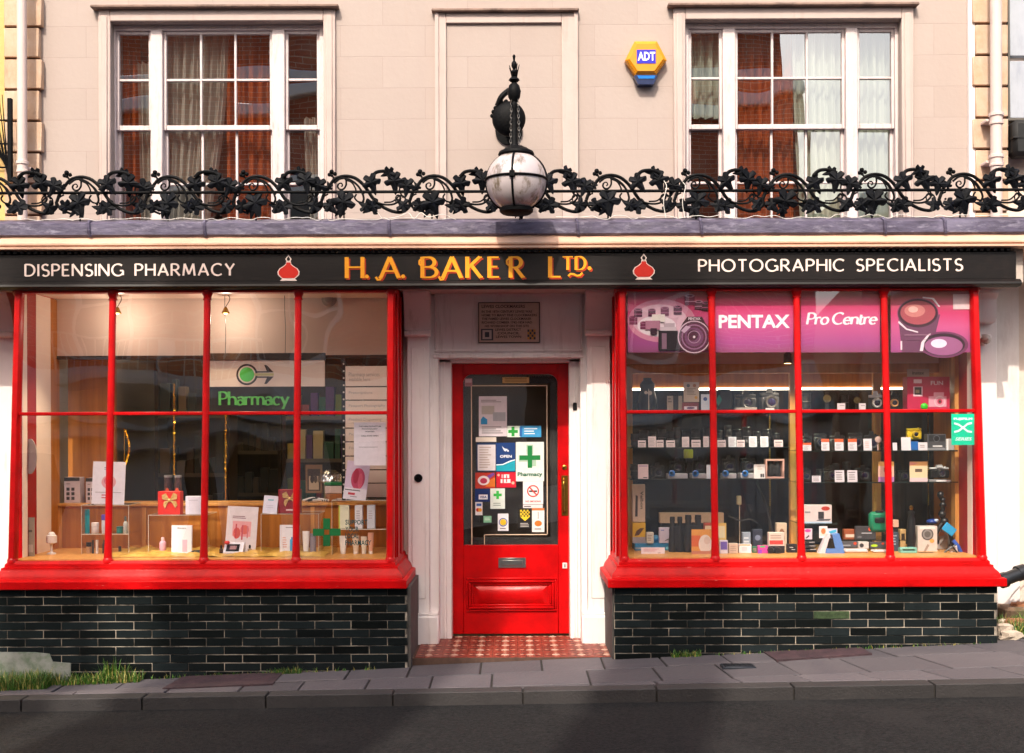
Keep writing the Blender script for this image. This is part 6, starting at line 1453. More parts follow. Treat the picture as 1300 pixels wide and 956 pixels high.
# ---- posters across the top of the right window
mag = ['#b0386a', '#c4528c', '#9a4a86', '#7a3a66']
def poster(px0, px1, extra, label, band=True, base='#a84a86'):
    return card('window_poster', label, 'poster', (px0, px1), (367, 447.5), 8.02, PINKG, extra, .002)
PINKG = pmat('shaded_magenta_print', '#b04a8c', .35, 0); N, L, b = nodes(PINKG)
tc = N.new('ShaderNodeTexCoord'); sp = N.new('ShaderNodeSeparateXYZ'); L.new(tc.outputs['Object'], sp.inputs[0])
mr = N.new('ShaderNodeMapRange'); mr.inputs['From Min'].default_value = 0; mr.inputs['From Max'].default_value = .43; L.new(sp.outputs['Z'], mr.inputs[0])
cr = N.new('ShaderNodeValToRGB'); L.new(mr.outputs[0], cr.inputs[0]); e = cr.color_ramp.elements
e[0].position = 0; e[0].color = (*lin('#8e4a6e'), 1); e[1].position = 1; e[1].color = (*lin('#b4645e'), 1)  # brownish top stop stands in for the shade under the fascia
for p_, c_ in ((.15, '#a04a86'), (.5, '#c45488'), (.72, '#c83a6c'), (.88, '#c0566c')): q_ = cr.color_ramp.elements.new(p_); q_.color = (*lin(c_), 1)
L.new(cr.outputs[0], b.inputs['Base Color'])
d_ = '#3a1528'; p2 = '#e8b9c9'; p3 = '#7a2a4e'; p4 = '#f6e4ea'; p5='#5a1f3c'
lens = lambda x, z, s, c1, c2: [('r', x - s * .5, x + s * .5, z - s * .6, z + s * .6, c1), ('e', x, z + s * .6, s * .5, s * .22, c2), ('e', x, z + s * .6, s * .3, s * .12, c1), ('r', x - s * .5, x + s * .5, z - s * .2, z - s * .08, c2)]
P1 = [('e', .42, .5, .42, .34, '#d98aa4'), ('e', .4, .5, .34, .26, p2), ('e', .36, .42, .24, .16, p4)]
for x_, z_, s_, c1_, c2_ in ((.07, .5, .1, p3, '#a8567c'), (.13, .62, .1, p5, '#b0688a'), (.2, .42, .09, p3, '#b0688a'), (.3, .62, .09, p5, '#a8567c'), (.46, .64, .1, p3, '#b0688a'), (.62, .66, .1, p5, '#b0688a'), (.77, .82, .12, p3, '#c890a8'), (.88, .74, .1, p5, '#c890a8'), (.97, .72, .1, d_, '#a8567c')): P1 += lens(x_, z_, s_, c1_, c2_)
P1 += [('r', .3, .46, .48, .6, '#f0e4dc'), ('r', .22, .4, .36, .5, '#b87a92'), ('r', .28, .36, .28, .38, d_), ('r', .38, .62, .03, .34, '#1f0d17'), ('r', .40, .6, .34, .40, '#d8c4cc'), ('r', .45, .58, .40, .46, '#c8b0ba'), ('r', .42, .48, .05, .3, '#8a6478'), ('p', [(.62, .3), (.68, .46), (.74, .56), (.92, .56), (.96, .46), (1, .4), (1, .03), (.62, .03)], '#3a1a2a'), ('t', 'PENTAX', .75, .9, .51, .55, p4),
       ('o', .82, .24, .26, .93, '#e4c4d4'), ('c', .82, .24, .235, '#5b2a48'), ('o', .82, .24, .2, .9, '#a8789a'), ('c', .82, .24, .15, '#7d4a72'), ('c', .8, .27, .09, '#4a1f3a'), ('o', .82, .24, .1, .9, '#c49ab4'), ('c', .82, .24, .02, p4), ('p', [(.66, .34), (.72, .42), (.78, .4), (.7, .3)], '#d8b4cc')]
poster(797, 899, P1, 'magenta window poster picturing a pile of cameras and lenses')
poster(908, 1007, [('t', 'PENTAX', .045, .955, .385, .595, '#fbf4f8')], 'magenta window poster with big white block capitals')
WHL = hx('#f6ecf2')
pp = poster(1017, 1117, [], 'magenta window poster with white italic words Pro Centre')
mb = MB(); strokes(mb, 'Pro Centre', xx(1025, 8.02), xx(1112, 8.02), zz(413, 8.02), zz(398.5, 8.02), Y(8.02) - .0015, .22, .09, serif=.08, nib=14, gap=.1, space=.25, shear=.18, th=.001); q = mb.part('lettering', WHL, pp, smooth=False)
q.matrix_parent_inverse = Matrix.Identity(4)
# part() removed the root location already
P4 = [('e', .34, .62, .26, .24, '#8a4468'), ('p', [(.09, .6), (.62, .6), (.5, .0), (.14, .0)], '#6a3a58'), ('e', .34, .62, .25, .225, '#3c1a2c'), ('e', .34, .63, .22, .19, '#a84a56'), ('e', .3, .66, .13, .1, '#c97a78'), ('e', .28, .68, .06, .05, '#e8b0a8'),
      ('p', [(.10, .5), (.2, .38), (.34, .33), (.34, .31), (.19, .36), (.09, .47)], '#ead4de'), ('p', [(.40, .86), (.52, .84), (.6, .72), (.62, .72), (.54, .86), (.40, .88)], '#f0dde4'), ('e', .66, .12, .31, .21, '#6d3358'), ('e', .66, .12, .27, .18, '#2f1426'), ('e', .66, .1, .24, .15, '#9a5a86'), ('e', .6, .14, .1, .07, '#e8d4ee'),
      ('p', [(.36, .02), (.38, .16), (.46, .28), (.5, .3), (.42, .16), (.40, .02)], '#ead4de'), ('r', .78, .99, .68, .92, '#e6c8cc'), ('r', .76, .99, .92, .95, '#b06a72'), ('r', .12, .14, .04, .18, '#e8d0da'), ('r', .17, .5, .27, .28, '#b08098'), ('r', .18, .5, .2, .205, '#8a5a78'), ('p', [(.0, 0.98), (.0, .99), (.4, .99)], '#8a5a50')]
poster(1131, 1232, P4, 'magenta window poster picturing two large camera lenses')

# ---- right window shelves
ORD = ['leftmost', 'second from left', 'third from left', 'fourth from left', 'fifth from left', 'sixth from left', 'seventh from left', 'eighth from left', 'ninth from left', 'tenth from left', 'eleventh from left', 'twelfth from left', 'rightmost']
def ordn(k, n): return 'rightmost' if k == n - 1 else ORD[k]
PR = [('r', .1, .9, .62, .74, '#3a3234'), ('l', .15, .85, .1, .5, 3, '#b09c98')]
row1 = [(810, 820, 559), (823, 833, 554), (833.5, 842.5, 558.5), (846, 857, 559), (866, 875, 554.5), (878, 889.5, 558.5), (893, 900, 554), (911, 921.5, 558.5), (925, 935, 554.5), (935.6, 945.5, 558.5), (951, 961, 554), (965.5, 975.5, 554), (983, 994, 558.5)]
for k, (a_, b_, t) in enumerate(row1):
    tall = t < 557
    card('price_card', '%s %s price card, upper glass shelf, right window left half' % (ordn(k, 13), 'tall white' if tall else 'pinkish white'), 'price card', (a_, b_), (t, 568.5), 8.30 + .012 * tall, '#dde0e2' if tall and k > 7 else '#e4d2d0', [('l', .12, .88, .1, .85, 6, '#b9acac')] if tall else PR, .002, z0=S1a, lean=-6, group='price cards on the camera shelves')
def lensobj(px, w, pyt, d, z0, label, seed):
    r = random.Random(seed); x = xx(px, d); rr_ = w / 2 / F * d; h = zz(pyt, d) - z0; t_ = T('camera_lens', label, 'camera lens', (x, Y(d) + rr_, z0), 'camera lenses behind the price cards')
    o = (x, Y(d) + rr_, 0); mb = MB(); mb.lathe([(rr_ * .8, z0), (rr_ * .82, z0 + h * .12), (rr_, z0 + h * .16), (rr_ * .97, z0 + h * .3), (rr_ * .9, z0 + h * .32), (rr_ * .9, z0 + h * .5), (rr_, z0 + h * .54), (rr_, z0 + h * .78), (rr_ * .92, z0 + h * .8), (rr_ * 1.04, z0 + h * .97), (rr_ * .96, z0 + h)], o, 'z', 20); mb.part('barrel', BLK, t_)
    mb = MB()
    for q in range(20):
        a_ = q * math.pi / 10; mb.box(-.0015, .0015, -rr_ * 1.03, -rr_ * .95, z0 + h * .56, z0 + h * .76); mb.xf(Matrix.Translation((o[0], o[1], 0)) @ Matrix.Rotation(a_, 4, 'Z'), len(mb.v) - 8)
    mb.part('grip_ring', BLKM, t_)
    mb = MB(); mb.lathe([(rr_ * .93, z0 + h * .50), (rr_ * .93, z0 + h * .52)], o, 'z', 20); mb.part('mark_ring', hx('#b9b4ac' if r.random() < .6 else '#8a2a22'), t_)
for k, (px, w, t) in enumerate(((806, 10, 551), (818, 12, 547), (829, 9, 549), (841, 11, 545), (852, 10, 548), (860, 9, 543), (872, 11, 547), (884, 12, 545), (899, 11, 544), (913, 11, 547), (925, 10, 541), (937, 12, 546), (949, 11, 543), (962, 10, 549), (975, 11, 546), (986, 10, 551))):
    lensobj(px, w, t, 8.40, S1a, 'black camera lens, %s behind the price cards, upper glass shelf' % (['leftmost', 'second from left', 'third from left', 'fourth from left', 'fifth from left', 'sixth from left', 'seventh from left', 'eighth from left', 'eighth from right', 'seventh from right', 'sixth from right', 'fifth from right', 'fourth from right', 'third from right', 'second from right', 'rightmost'][k]), k)
def camera(px, py, d, z0, label, body='#17181a', top='#17181a', ring='#2a2c30', group=None, hump=True, lr=.36, strap=False):
    x0, x1 = xx(px[0], d), xx(px[1], d); zt = zz(py, d); w = x1 - x0; h = zt - z0; dp = w * .28; y = Y(d) + .01
    t_ = T('camera', label, 'camera', ((x0 + x1) / 2, y, z0), group)
    hb = h * (.80 if hump else 1)
    mb = MB(); mb.box(x0, x1, y, y + dp, z0, z0 + hb * .8, w * .06); mb.box(x0, x0 + w * .2, y - dp * .35, y + .01, z0 + .002, z0 + hb * .74, w * .05); mb.part('body', cm(body), t_)
    mb = MB(); mb.box(x0 + w * .01, x1 - w * .01, y + .002, y + dp - .002, z0 + hb * .8, z0 + hb, w * .04)
    if hump: mb.prism([((x0 + x1) / 2 + a_ * w, z0 + b_ * h) for a_, b_ in ((-.17, .78), (-.11, 1), (.11, 1), (.17, .78))], y - dp * .12, y + dp * .7)
    mb.lathe([(w * .06, z0 + hb), (w * .06, z0 + hb + h * .07)], (x1 - w * .2, y + dp * .5, 0), 'z', 12); mb.part('top_plate', cm(top), t_)
    cx, cz = (x0 + x1) / 2 + w * .04, z0 + hb * .46; r_ = min(w, hb) * lr
    mb = MB(); mb.lathe([(r_, y + .003), (r_, y - dp * .5), (r_ * .93, y - dp * .52), (r_ * .95, y - dp * 1.05), (r_ * .8, y - dp * 1.05), (r_ * .62, y - dp * .9)], (cx, 0, cz), 'y', 22); mb.part('lens', [cm(ring)], t_)
    mb = MB(); mb.lathe([(r_ * .64, y - dp * .9), (r_ * .4, y - dp * .97), (.0005, y - dp)], (cx, 0, cz), 'y', 18); mb.part('lens_glass', LENSG, t_)
    return t_
# second shelf, left half
card('price_card', 'pink leaflet card standing at the left end of the lower glass shelf, right window', 'price card', (810, 823), (589.5, 608.5), 8.30, '#e4cccc', [('r', .1, .9, .85, .92, '#b090b0'), ('r', .5, .9, .06, .12, DK)], .002, z0=S2a, yaw=-8)
for k, (a_, b_, lab) in enumerate(((848, 873, 'leftmost'), (878, 897, 'second from left'), (918, 935, 'third from left'), (940, 963, 'rightmost'))):
    x0, x1 = xx(a_, 8.32), xx(b_, 8.32); t_ = T('display_stand', 'silver stand with round blue badge, %s on the lower glass shelf' % lab, 'stand', ((x0 + x1) / 2, Y(8.32), S2a), 'silver stands with blue badges')
    mb = MB(); mb.box(x0, x1, Y(8.32), Y(8.44), S2a, zz(602, 8.32), .003); mb.part('base', hx('#a8a4a8', .3), t_)
    mb = MB(); c = at((853, 883, 915 + 6, 946)[k], 601, 8.315); mb.lathe([(.023, c.y), (.023, c.y - .006), (.018, c.y - .009), (.001, c.y - .009)], (c.x, 0, c.z), 'y', 20); mb.mat(1).lathe([(.012, c.y - .0095), (.001, c.y - .0095)], (c.x - .004, 0, c.z + .003), 'y', 12); mb.part('badge', [hx('#2f6fb4', .3), hx('#b8d4ec', .3)], t_)
for k, (a_, b_, t) in enumerate(((826, 844, 588), (850, 870, 582), (880, 896, 580), (917, 934, 579), (941, 960, 578))):
    camera((a_, b_), t, 8.46, S2a if k == 0 else zz(602, 8.32), 'black camera, %s above the blue badges, lower glass shelf' % ['leftmost', 'second from left', 'middle one', 'second from right', 'rightmost'][k], group='black cameras on the lower shelf')
mb = MB(); p = at(875, 608, 8.40)
for s in (-1, 0, 1): mb.tube([(p.x, p.y, zz(586, 8.4)), (p.x + s * .035, p.y + (.03 if s == 0 else -.01), S2a)], .004, 6)
mb.box(p.x - .022, p.x + .022, p.y - .01, p.y + .02, zz(588, 8.4), zz(582.5, 8.4), .003)
t_ = T('mini_tripod', 'small black tripod holding a yellow camera on the lower glass shelf', 'tripod', p); mb.part('legs', BLK, t_)
mb = MB(); a_ = at(868.5, 582, 8.39); b_ = at(880, 570.5, 8.39); mb.box(a_.x, b_.x, Y(8.39), Y(8.42), a_.z, b_.z, .006); mb.lathe([(.016, Y(8.39)), (.016, Y(8.375)), (.008, Y(8.375))], ((a_.x + b_.x) / 2, 0, (a_.z + b_.z) / 2), 'y', 16); mb.one('action_camera', hx('#c6cc2a', .3), 'small yellow camera on a mini tripod behind the first pane of the right window', 'camera')
card('price_card', 'blank white card beside the first mullion on the lower glass shelf, right window', 'price card', (897, 911), (590, 608.5), 8.29, '#dfe4ea', [], .002, z0=S2a)
card('price_card', 'white card printed with small black binoculars on the lower glass shelf', 'price card', (957, 971.5), (589.5, 607.5), 8.29, '#e6e2de', [('r', .58, .72, .08, .34, DK), ('r', .76, .9, .08, .34, DK), ('l', .3, .8, .6, .9, 2, '#c8bcae')], .002, z0=S2a, yaw=6)
t_ = T('framed_display', 'pink framed display box at the right end of the lower glass shelf', 'display box', at(983, 608, 8.36)); mb = MB()
x0, x1, z1 = xx(972, 8.36), xx(995.5, 8.36), zz(584, 8.36)
for q in ((x0, x1, z1 - .012, z1), (x0, x1, S2a, S2a + .01), (x0, x0 + .01, S2a + .01, z1 - .012), (x1 - .012, x1, S2a + .01, z1 - .012)): mb.box(q[0], q[1], Y(8.36), Y(8.42), q[2], q[3])
mb.part('frame', hx('#d9a898'), t_); mb = MB(); mb.box(x0 + .01, x1 - .01, Y(8.41), Y(8.42), S2a, z1); mb.part('back', hx('#8a6460'), t_)
def bino(px, py, d, z0, label, col=BLKM):
    x0, x1 = xx(px[0], d), xx(px[1], d); zt = zz(py, d); w = x1 - x0; h = zt - z0; t_ = T('binoculars', label, 'binoculars', ((x0 + x1) / 2, Y(d), z0)); y = Y(d) + w * .25
    for s in (-1, 1):
        mb = MB(); cx = (x0 + x1) / 2 + s * w * .25; r_ = w * .25
        mb.lathe([(r_ * .95, z0), (r_ * 1.05, z0 + h * .05), (r_ * 1.0, z0 + h * .3), (r_ * .85, z0 + h * .5), (r_ * .9, z0 + h * .62), (r_ * .6, z0 + h * .75), (r_ * .62, z0 + h * .86), (r_ * .7, z0 + h * .9), (r_ * .62, z0 + h)], (cx, y, 0), 'z', 18); mb.part('barrel', col, t_)
    mb = MB(); mb.box((x0 + x1) / 2 - w * .40, (x0 + x1) / 2 + w * .40, y - w * .16, y + w * .14, z0 + h * .42, z0 + h * .74, w * .04); mb.box((x0 + x1) / 2 - w * .14, (x0 + x1) / 2 + w * .14, y - w * .2, y + w * .12, z0 + h * .12, z0 + h * .5, w * .03); mb.lathe([(w * .08, z0 + h * .72), (w * .08, z0 + h * .8)], ((x0 + x1) / 2, y, 0), 'z', 12); mb.part('hinge', col, t_)
bino((975, 992), 587, 8.365, S2a + .011, 'small black binoculars standing in the pink framed display box')
# top shelf, left half
t_ = T('spotting_scope', 'tall black spotting scope with a silver rule at the left end of the top shelf', 'telescope', at(822, 521, 8.45)); p = at(822, 521, 8.45); z = S0
mb = MB(); mb.lathe([(.06, z), (.065, z + .02), (.07, z + .08), (.05, z + .14), (.055, z + .19), (.03, z + .22), (.03, z + .235)], (p.x, p.y, 0), 'z', 20); mb.box(p.x - .075, p.x + .07, p.y - .03, p.y + .04, z, z + .06, .01); mb.part('body', BLK, t_)
mb = MB(); mb.box(p.x - .003, p.x + .003, p.y - .08, p.y - .076, z, z + .155); mb.lathe([(.016, p.y - .078), (.016, p.y - .084), (.001, p.y - .084)], (p.x + .008, 0, z + .125), 'y', 14); mb.lathe([(.012, p.y - .078), (.012, p.y - .082), (.001, p.y - .082)], (p.x - .02, 0, z + .128), 'y', 14); mb.part('rule', hx('#d6c4ae', .3), t_)
card('price_card', 'small cream folded card on the top shelf beside the spotting scope', 'price card', (847, 866), (502.5, 521), 8.34, '#a89684', [('r', .4, .75, .0, 1, '#1d191a'), ('l', .05, .35, .5, .9, 2, '#6a5c50')], .02, z0=S0, yaw=-10)
box3('product_box', 'low dark red and white box under the cream award card on the top shelf', 'box', (866.5, 887), (511, 521), 8.30, '#7c2c2e', [('r', .1, .9, .08, .5, '#e0d4d8'), ('e', .5, .3, .25, .15, '#4a2a5a')], .08, S0)
card('award_card', 'cream certificate card with two round stamps standing on the red box', 'card', (868, 887.5), (485, 511), 8.32, '#cdb69e', [('c', .3, .82, .11, '#5a5c5e'), ('c', .7, .82, .11, '#b06a3a'), ('l', .2, .8, .35, .7, 5, '#8a7866'), ('c', .8, .22, .1, '#d8a03a')], .004, z0=zz(511, 8.30))
card('price_card', 'white card with a small blue bird logo beside the first mullion on the top shelf', 'price card', (890, 908), (500.5, 521), 8.28, '#d4d8de', [('e', .3, .7, .14, .12, '#2a4a8a')], .002, z0=S0)
box3('camera_bag', 'black camera bag right of the first mullion on the top shelf', 'bag', (911, 930), (494, 521), 8.42, BLKM, [('r', .2, .8, .1, .5, BLK), ('p', [(-.15, .45), (.1, .75), (.3, .5), (.05, .2)], '#12806a')], .1, S0, b=.02)
camera((934, 961), 496, 8.42, S0, 'black camera on a silver plinth, top shelf, second pane of the right window', ring='#33302c')
box3('plinth', 'flat silver plinth tag under the black camera on the top shelf', 'plinth', (934, 961), (517.5, 521.4), 8.28, '#a4968c', [], .05, S0)
camera((966, 990), 494, 8.42, S0, 'black camera beside the oak post on the top shelf', ring='#2c2824')
card('price_card', 'small white price card before the camera beside the oak post', 'price card', (972, 983), (518, 521.5), 8.26, '#e8ded8', [], .002, z0=S0)
# left oak side: boxes
box3('product_box', 'slim white box printed Velbon standing at the left end of the right window', 'box', (803, 819), (615, 663), 8.44, '#cdb29c', [('tv', 'Velbon', .62, .86, .35, .82, DK), ('p', [(.2, .15), (.4, .15), (.42, .7), (.25, .72)], '#2a2222')], .06, z0=zz(663.5, 8.44))
box3('product_box', 'yellow box with a bird picture below the slim white box', 'box', (803, 819.5), (664, 690), 8.40, '#d8a81e', [('p', [(.15, .35), (.5, .4), (.9, .75), (.6, .75), (.3, .6)], '#5a3416'), ('r', 0, 1, 0, .3, '#a89a9c')], .08, z0=zz(690, 8.40))
box3('product_box', 'bright blue flat box lying under the yellow bird box', 'box', (806, 852), (690, 704), 8.36, '#1d7fb4', [('r', 0, .55, .2, .45, '#9aa4ac'), ('e', .9, .35, .05, .2, '#7ad4f0')], .2, z0=F0)
card('notice', 'white sign card with pink print at the bottom left of the right window', 'notice', (814, 844), (695, 710), 8.14, '#e9dce4', [('l', .1, .9, .35, .85, 3, '#d0909c'), ('r', .7, .82, .1, .18, '#7a2a4a')], .003, z0=F0)
box3('product_box', 'small white and lilac box beside the blue bowl', 'box', (837, 850.5), (670, 690), 8.36, '#d2cade', [('l', .15, .6, .78, .9, 1, '#3a6ac0'), ('p', [(.5, .12), (.85, .2), (.9, .3), (.6, .2)], DK)], .05, z0=zz(690, 8.36))
mb = MB(); p = at(832.5, 690, 8.42); z = zz(690, 8.36); mb.ball((p.x, p.y, z + .028), .026, 14, 10, (1, 1, .95)); mb.one('blue_ball', hx('#3f8fc0', .3), 'small shiny blue globe beside the lilac box', 'globe')
box3('long_box', 'long cream carton lying across behind the big black binoculars', 'box', (838, 919), (651, 665), 8.54, '#c9ab8a', [], .08, z0=zz(665, 8.54))
box3('shelf_block', 'dark riser block beneath the long cream carton', 'riser', (840, 917), (665.5, 700), 8.56, BLKM, [], .06, F0)
bino((849, 868), 657, 8.24, F0, 'tall black binoculars standing left of the other pair in the right window')
bino((868, 893), 655, 8.22, F0, 'broad black binoculars standing beside the orange poster')
card('poster', 'orange and white poster with a pale bird picture on the first mullion, right window', 'poster', (878, 906), (672, 711), 8.12, '#e2a04a', [('r', 0, .4, .3, .75, '#d86a3a'), ('e', .62, .4, .3, .38, '#e6dcd4'), ('e', .7, .55, .14, .16, '#d8c4b8'), ('r', 0, 1, 0, .12, '#c9826a')], .003, z0=F0)
card('poster', 'yellow and white card behind the orange poster', 'poster', (904, 922), (664, 710), 8.2, '#e3c06a', [('r', .2, .9, .5, .9, '#e8dcb4'), ('r', 0, 1, 0, .3, '#c9a04a')], .004, z0=F0)
box3('product_box', 'white and violet box at the foot of the yellow card', 'box', (914, 924), (686, 709), 8.14, '#dcd4e8', [('r', .1, .9, .3, .9, '#6a5ab8'), ('r', .1, .9, .0, .25, '#e8e4ee')], .03, z0=F0)
t_ = T('lamp_stand', 'thin stand holding a cream block in the second pane of the right window', 'stand', at(938, 700, 8.5)); x = xx(938.5, 8.5)
mb = MB(); mb.tube([(x, Y(8.5), F0), (x, Y(8.5), zz(640, 8.5))], .004, 6); mb.lathe([(.04, F0), (.04, F0 + .01), (.005, F0 + .014)], (x, Y(8.5), 0), 'z', 14); mb.part('pole', hx('#9a8a74'), t_)
mb = MB(); mb.pbox(935.5, 941.5, 629.5, 641, 8.48, .03, .004); mb.part('block', hx('#a89878'), t_)
for k, (a_, b_, t, col, lab) in enumerate(((925.5, 937, 690, '#c9b4a4', 'small beige box with a rounded top right of the violet box'), (938.5, 954, 691, '#ece6ea', 'white card box with an orange cap strip near the bottom of the second pane'), (955, 962, 694, '#2f6a4a', 'dark green pen box'), (962.5, 975, 693, '#cf3f9a', 'bright magenta pack with green tips in the second pane'), (976, 996, 676, '#d8c4b8', 'white and red pack left of the black box, second pane'), (1000, 1012, 691, '#141416', 'black box with white specks beside the oak post'))):
    pr_ = {1: [('r', 0, .9, .86, 1, '#e8a060'), ('l', .2, .8, .2, .7, 4, '#c8b8c4')], 3: [('r', .2, .7, .8, 1, '#4ac46a'), ('r', 0, .4, 0, .5, '#8a3ab8')], 4: [('r', .05, .9, .42, .62, '#d0403a'), ('l', .1, .8, .68, .9, 2, '#a08a80'), ('r', 0, 1, 0, .35, '#1d1a1b')], 5: [('r', .2, .6, .6, .66, '#d8d4d0'), ('r', .4, .8, .35, .4, '#d8d4d0')]}.get(k, [('l', .15, .85, .2, .8, 3, '#a8948a')])
    box3('product_box', lab, 'box', (a_, b_), (t, 710), 8.14 + .02 * (k % 3), col, pr_, .05, F0)
mb = MB(); p = at(983, 706, 8.13)
for s in (-1, 1): mb.lathe([(.018, p.y - .012), (.022, p.y), (.022, p.y + .03)], (p.x + s * .025, 0, F0 + .024), 'y', 14)
mb.box(p.x - .02, p.x + .02, p.y, p.y + .025, F0 + .012, F0 + .03, .004); mb.one('compact_binoculars', BLK, 'compact black binoculars lying at the bottom of the second pane', 'binoculars')
mb = MB(); mb.tube(spline([at(925, 655, 8.45), at(940, 661, 8.42), at(952, 659, 8.42), at(962, 664, 8.44)], 5), .006, 6); mb.tube(spline([at(960, 610, 8.55), at(972, 640, 8.5), at(980, 672, 8.5), at(985, 704, 8.5)], 5), .009, 6); mb.one('camera_strap', BLKM, 'black strap hanging down behind the second pane of the right window', 'strap')
# right half, first shelf
OR = [('r', 0, 1, .72, 1, '#cf5a2c'), ('l', .15, .85, .1, .6, 4, '#a8a4a8')]
rowr = [(1019, 1030, 562, OR, 'orange topped'), (1043, 1053, 557, OR, 'orange topped'), (1060, 1071, 557, OR, 'orange topped'), (1077, 1088, 557, OR, 'orange topped'), (1096.5, 1107, 557, [('l', .2, .8, .2, .8, 4, '#d0b0a8')], 'plain white'), (1133.5, 1139, 562, [], 'narrow white'), (1144.5, 1156.5, 555, [], 'tall blank white'), (1166, 1177.5, 561.5, [('l', .2, .8, .3, .7, 2, G1)], 'small white')]
for k, (a_, b_, t, pr_, adj) in enumerate(rowr):
    card('price_card', '%s price card, %s on upper glass shelf, right window right half' % (adj, ['leftmost', 'second from left', 'third from left', 'fourth from left', 'fourth from right', 'third from right', 'second from right', 'rightmost'][k]), 'price card', (a_, b_), (t, 573.5), 8.26, '#dcd4d8', pr_, .002, z0=S1b, lean=-6, group='price cards on the camera shelves')
for k, (a_, b_, t) in enumerate(((1016, 1032, 551), (1034, 1050, 552), (1054, 1074, 550), (1078, 1096, 551), (1098, 1116, 549))):
    camera((a_, b_), t, 8.40, S1b, 'small black camera, %s, upper glass shelf, right window right half' % ['leftmost', 'second from left', 'middle one', 'second from right', 'rightmost'][k], group='black cameras on the upper shelf', hump=k % 2 == 0)
mb = MB(); c = at(1114.5, 558, 8.3); mb.lathe([(.022, c.y), (.022, c.y - .01), (.016, c.y - .012), (.001, c.y - .012)], (c.x, 0, c.z), 'y', 20); mb.box(c.x - .004, c.x + .004, c.y, c.y + .004, S1b, c.z); mb.one('round_badge', hx('#c9a89c'), 'round pinkish badge on a pin at the right of the upper glass shelf', 'badge')
camera((1152, 1171), 545.5, 8.38, zz(560, 8.3), 'yellow compact camera on the upper glass shelf, last pane', '#e3c01a', '#d9b514', '#c9a818', hump=False, lr=.28)
box3('camera_riser', 'bright blue cube under the yellow compact camera', 'riser', (1156, 1166), (560.5, 573), 8.34, '#1d66b4', [], .05, S1b)
box3('product_box', 'grey box carrying a dark camera picture on the upper glass shelf, last pane', 'box', (1177, 1201), (551, 573), 8.30, '#4a4c50', [('r', .1, .95, .55, .95, '#26282b'), ('c', .5, .72, .2, '#17181b'), ('o', .5, .72, .2, .85, '#77797e'), ('r', .3, .8, .2, .3, '#dcdcdc'), ('r', 0, 1, 0, .14, '#8a8c90')], .06, S1b)
box3('product_box', 'white and grey box under the teal sticker', 'box', (1201.5, 1214.5), (557, 573), 8.28, '#a9a9a6', [('r', 0, .2, 0, 1, '#ececec')], .05, S1b)
# right half, second shelf
for k, (a_, b_, t) in enumerate(((1031, 1042, 604), (1060, 1072, 597), (1076, 1088.5, 597))):
    card('price_card', 'white price card, %s of three on the lower glass shelf in the third pane' % ['leftmost', 'middle one', 'rightmost'][k], 'price card', (a_, b_), (t, 613.5), 8.26, '#d4ccd2', [('r', .1, .8, .8, .86, DK), ('l', .15, .85, .15, .7, 3, G1)], .002, z0=S2b, lean=-5, group='price cards on the camera shelves')
for k, (a_, b_, t) in enumerate(((1016, 1030, 594), (1046, 1066, 592), (1086, 1106, 592), (1141, 1155, 599))):
    camera((a_, b_), t, 8.42, S2b, 'small black camera, %s, lower glass shelf, right window right half' % ['leftmost', 'second from left', 'second from right', 'rightmost'][k], group='black cameras on the lower right shelf', hump=k != 3)
sun_ = [('r', .35, .7, .5, .7, '#5a463a'), ('r', 0, 1, .78, 1, '#e8b060'), ('r', 0, 1, 0, .25, '#b878b0')]
card('photo_card', 'pink and orange photo card behind the third mullion, lower glass shelf', 'card', (1115, 1135), (586, 613.5), 8.28, '#e4b4a0', sun_, .003, z0=S2b)
card('photo_card', 'orange and cream photo card on the lower glass shelf, last pane', 'card', (1155, 1177.5), (586, 613.5), 8.28, '#e8d0a8', [('r', .3, .7, .48, .64, '#6a5646'), ('r', 0, 1, .8, 1, '#e0a868'), ('r', 0, 1, .0, .2, '#e4c4c8'), ('p', [(0, .8), (.5, .9), (0, 1)], '#d88a7a')], .003, z0=S2b)
camera((1181, 1206), 592, 8.34, zz(609, 8.3), 'retro camera with a silver top on a grey stand, lower glass shelf, last pane', '#1c1d1f', '#c9cbcc', '#3a3c3e')
box3('plinth', 'white fronted grey stand under the retro silver camera', 'plinth', (1180, 1208), (609.2, 613.5), 8.26, '#8c8e90', [('r', .3, .95, .1, .9, '#e8e8e8')], .12, S2b)
# top shelf, right half
for k, (px, lab) in enumerate(((1050, 'gold rimmed dark watch, left one on the top shelf in the third pane'), (1088, 'gold rimmed dark watch, right one on the top shelf in the third pane'))):
    t_ = T('wrist_watch', lab, 'watch', at(px, 521, 8.42)); c = at(px, 506 + k * 2, 8.42); mb = MB(); mb.tube(ring(c, .025 - .004 * k, 'y', 0, 24), .0035, 6, True); mb.lathe([(.024, c.y + .002), (.001, c.y - .002)], (c.x, 0, c.z), 'y', 18); mb.part('case', pmat('watch_gold', '#9a8a58', .3, .2, metal=.8), t_)
    mb = MB(); mb.box(c.x - .012, c.x + .012, c.y, c.y + .004, c.z + .02, c.z + .05); mb.box(c.x - .012, c.x + .012, c.y, c.y + .01, S0, c.z - .02); mb.part('strap', BLKM, t_)
for a_, b_, lab in ((1063, 1073, 'left'), (1090.5, 1099, 'right')): card('price_card', 'small pinkish price card, %s of two on the top shelf in the third pane' % lab, 'price card', (a_, b_), (512, 521.5), 8.27, '#dccdd0', [('r', .3, .9, .6, .7, G1)], .002, z0=S0)
camera((1104, 1121), 498, 8.34, S0, 'silver topped black camera left of the third mullion on the top shelf', '#1c1b1c', '#b9b6b4', '#b8b0a8')
camera((1128, 1142), 498, 8.36, S0, 'black camera with an orange gold lens ring right of the third mullion', '#141415', '#141415', '#d99a5a')
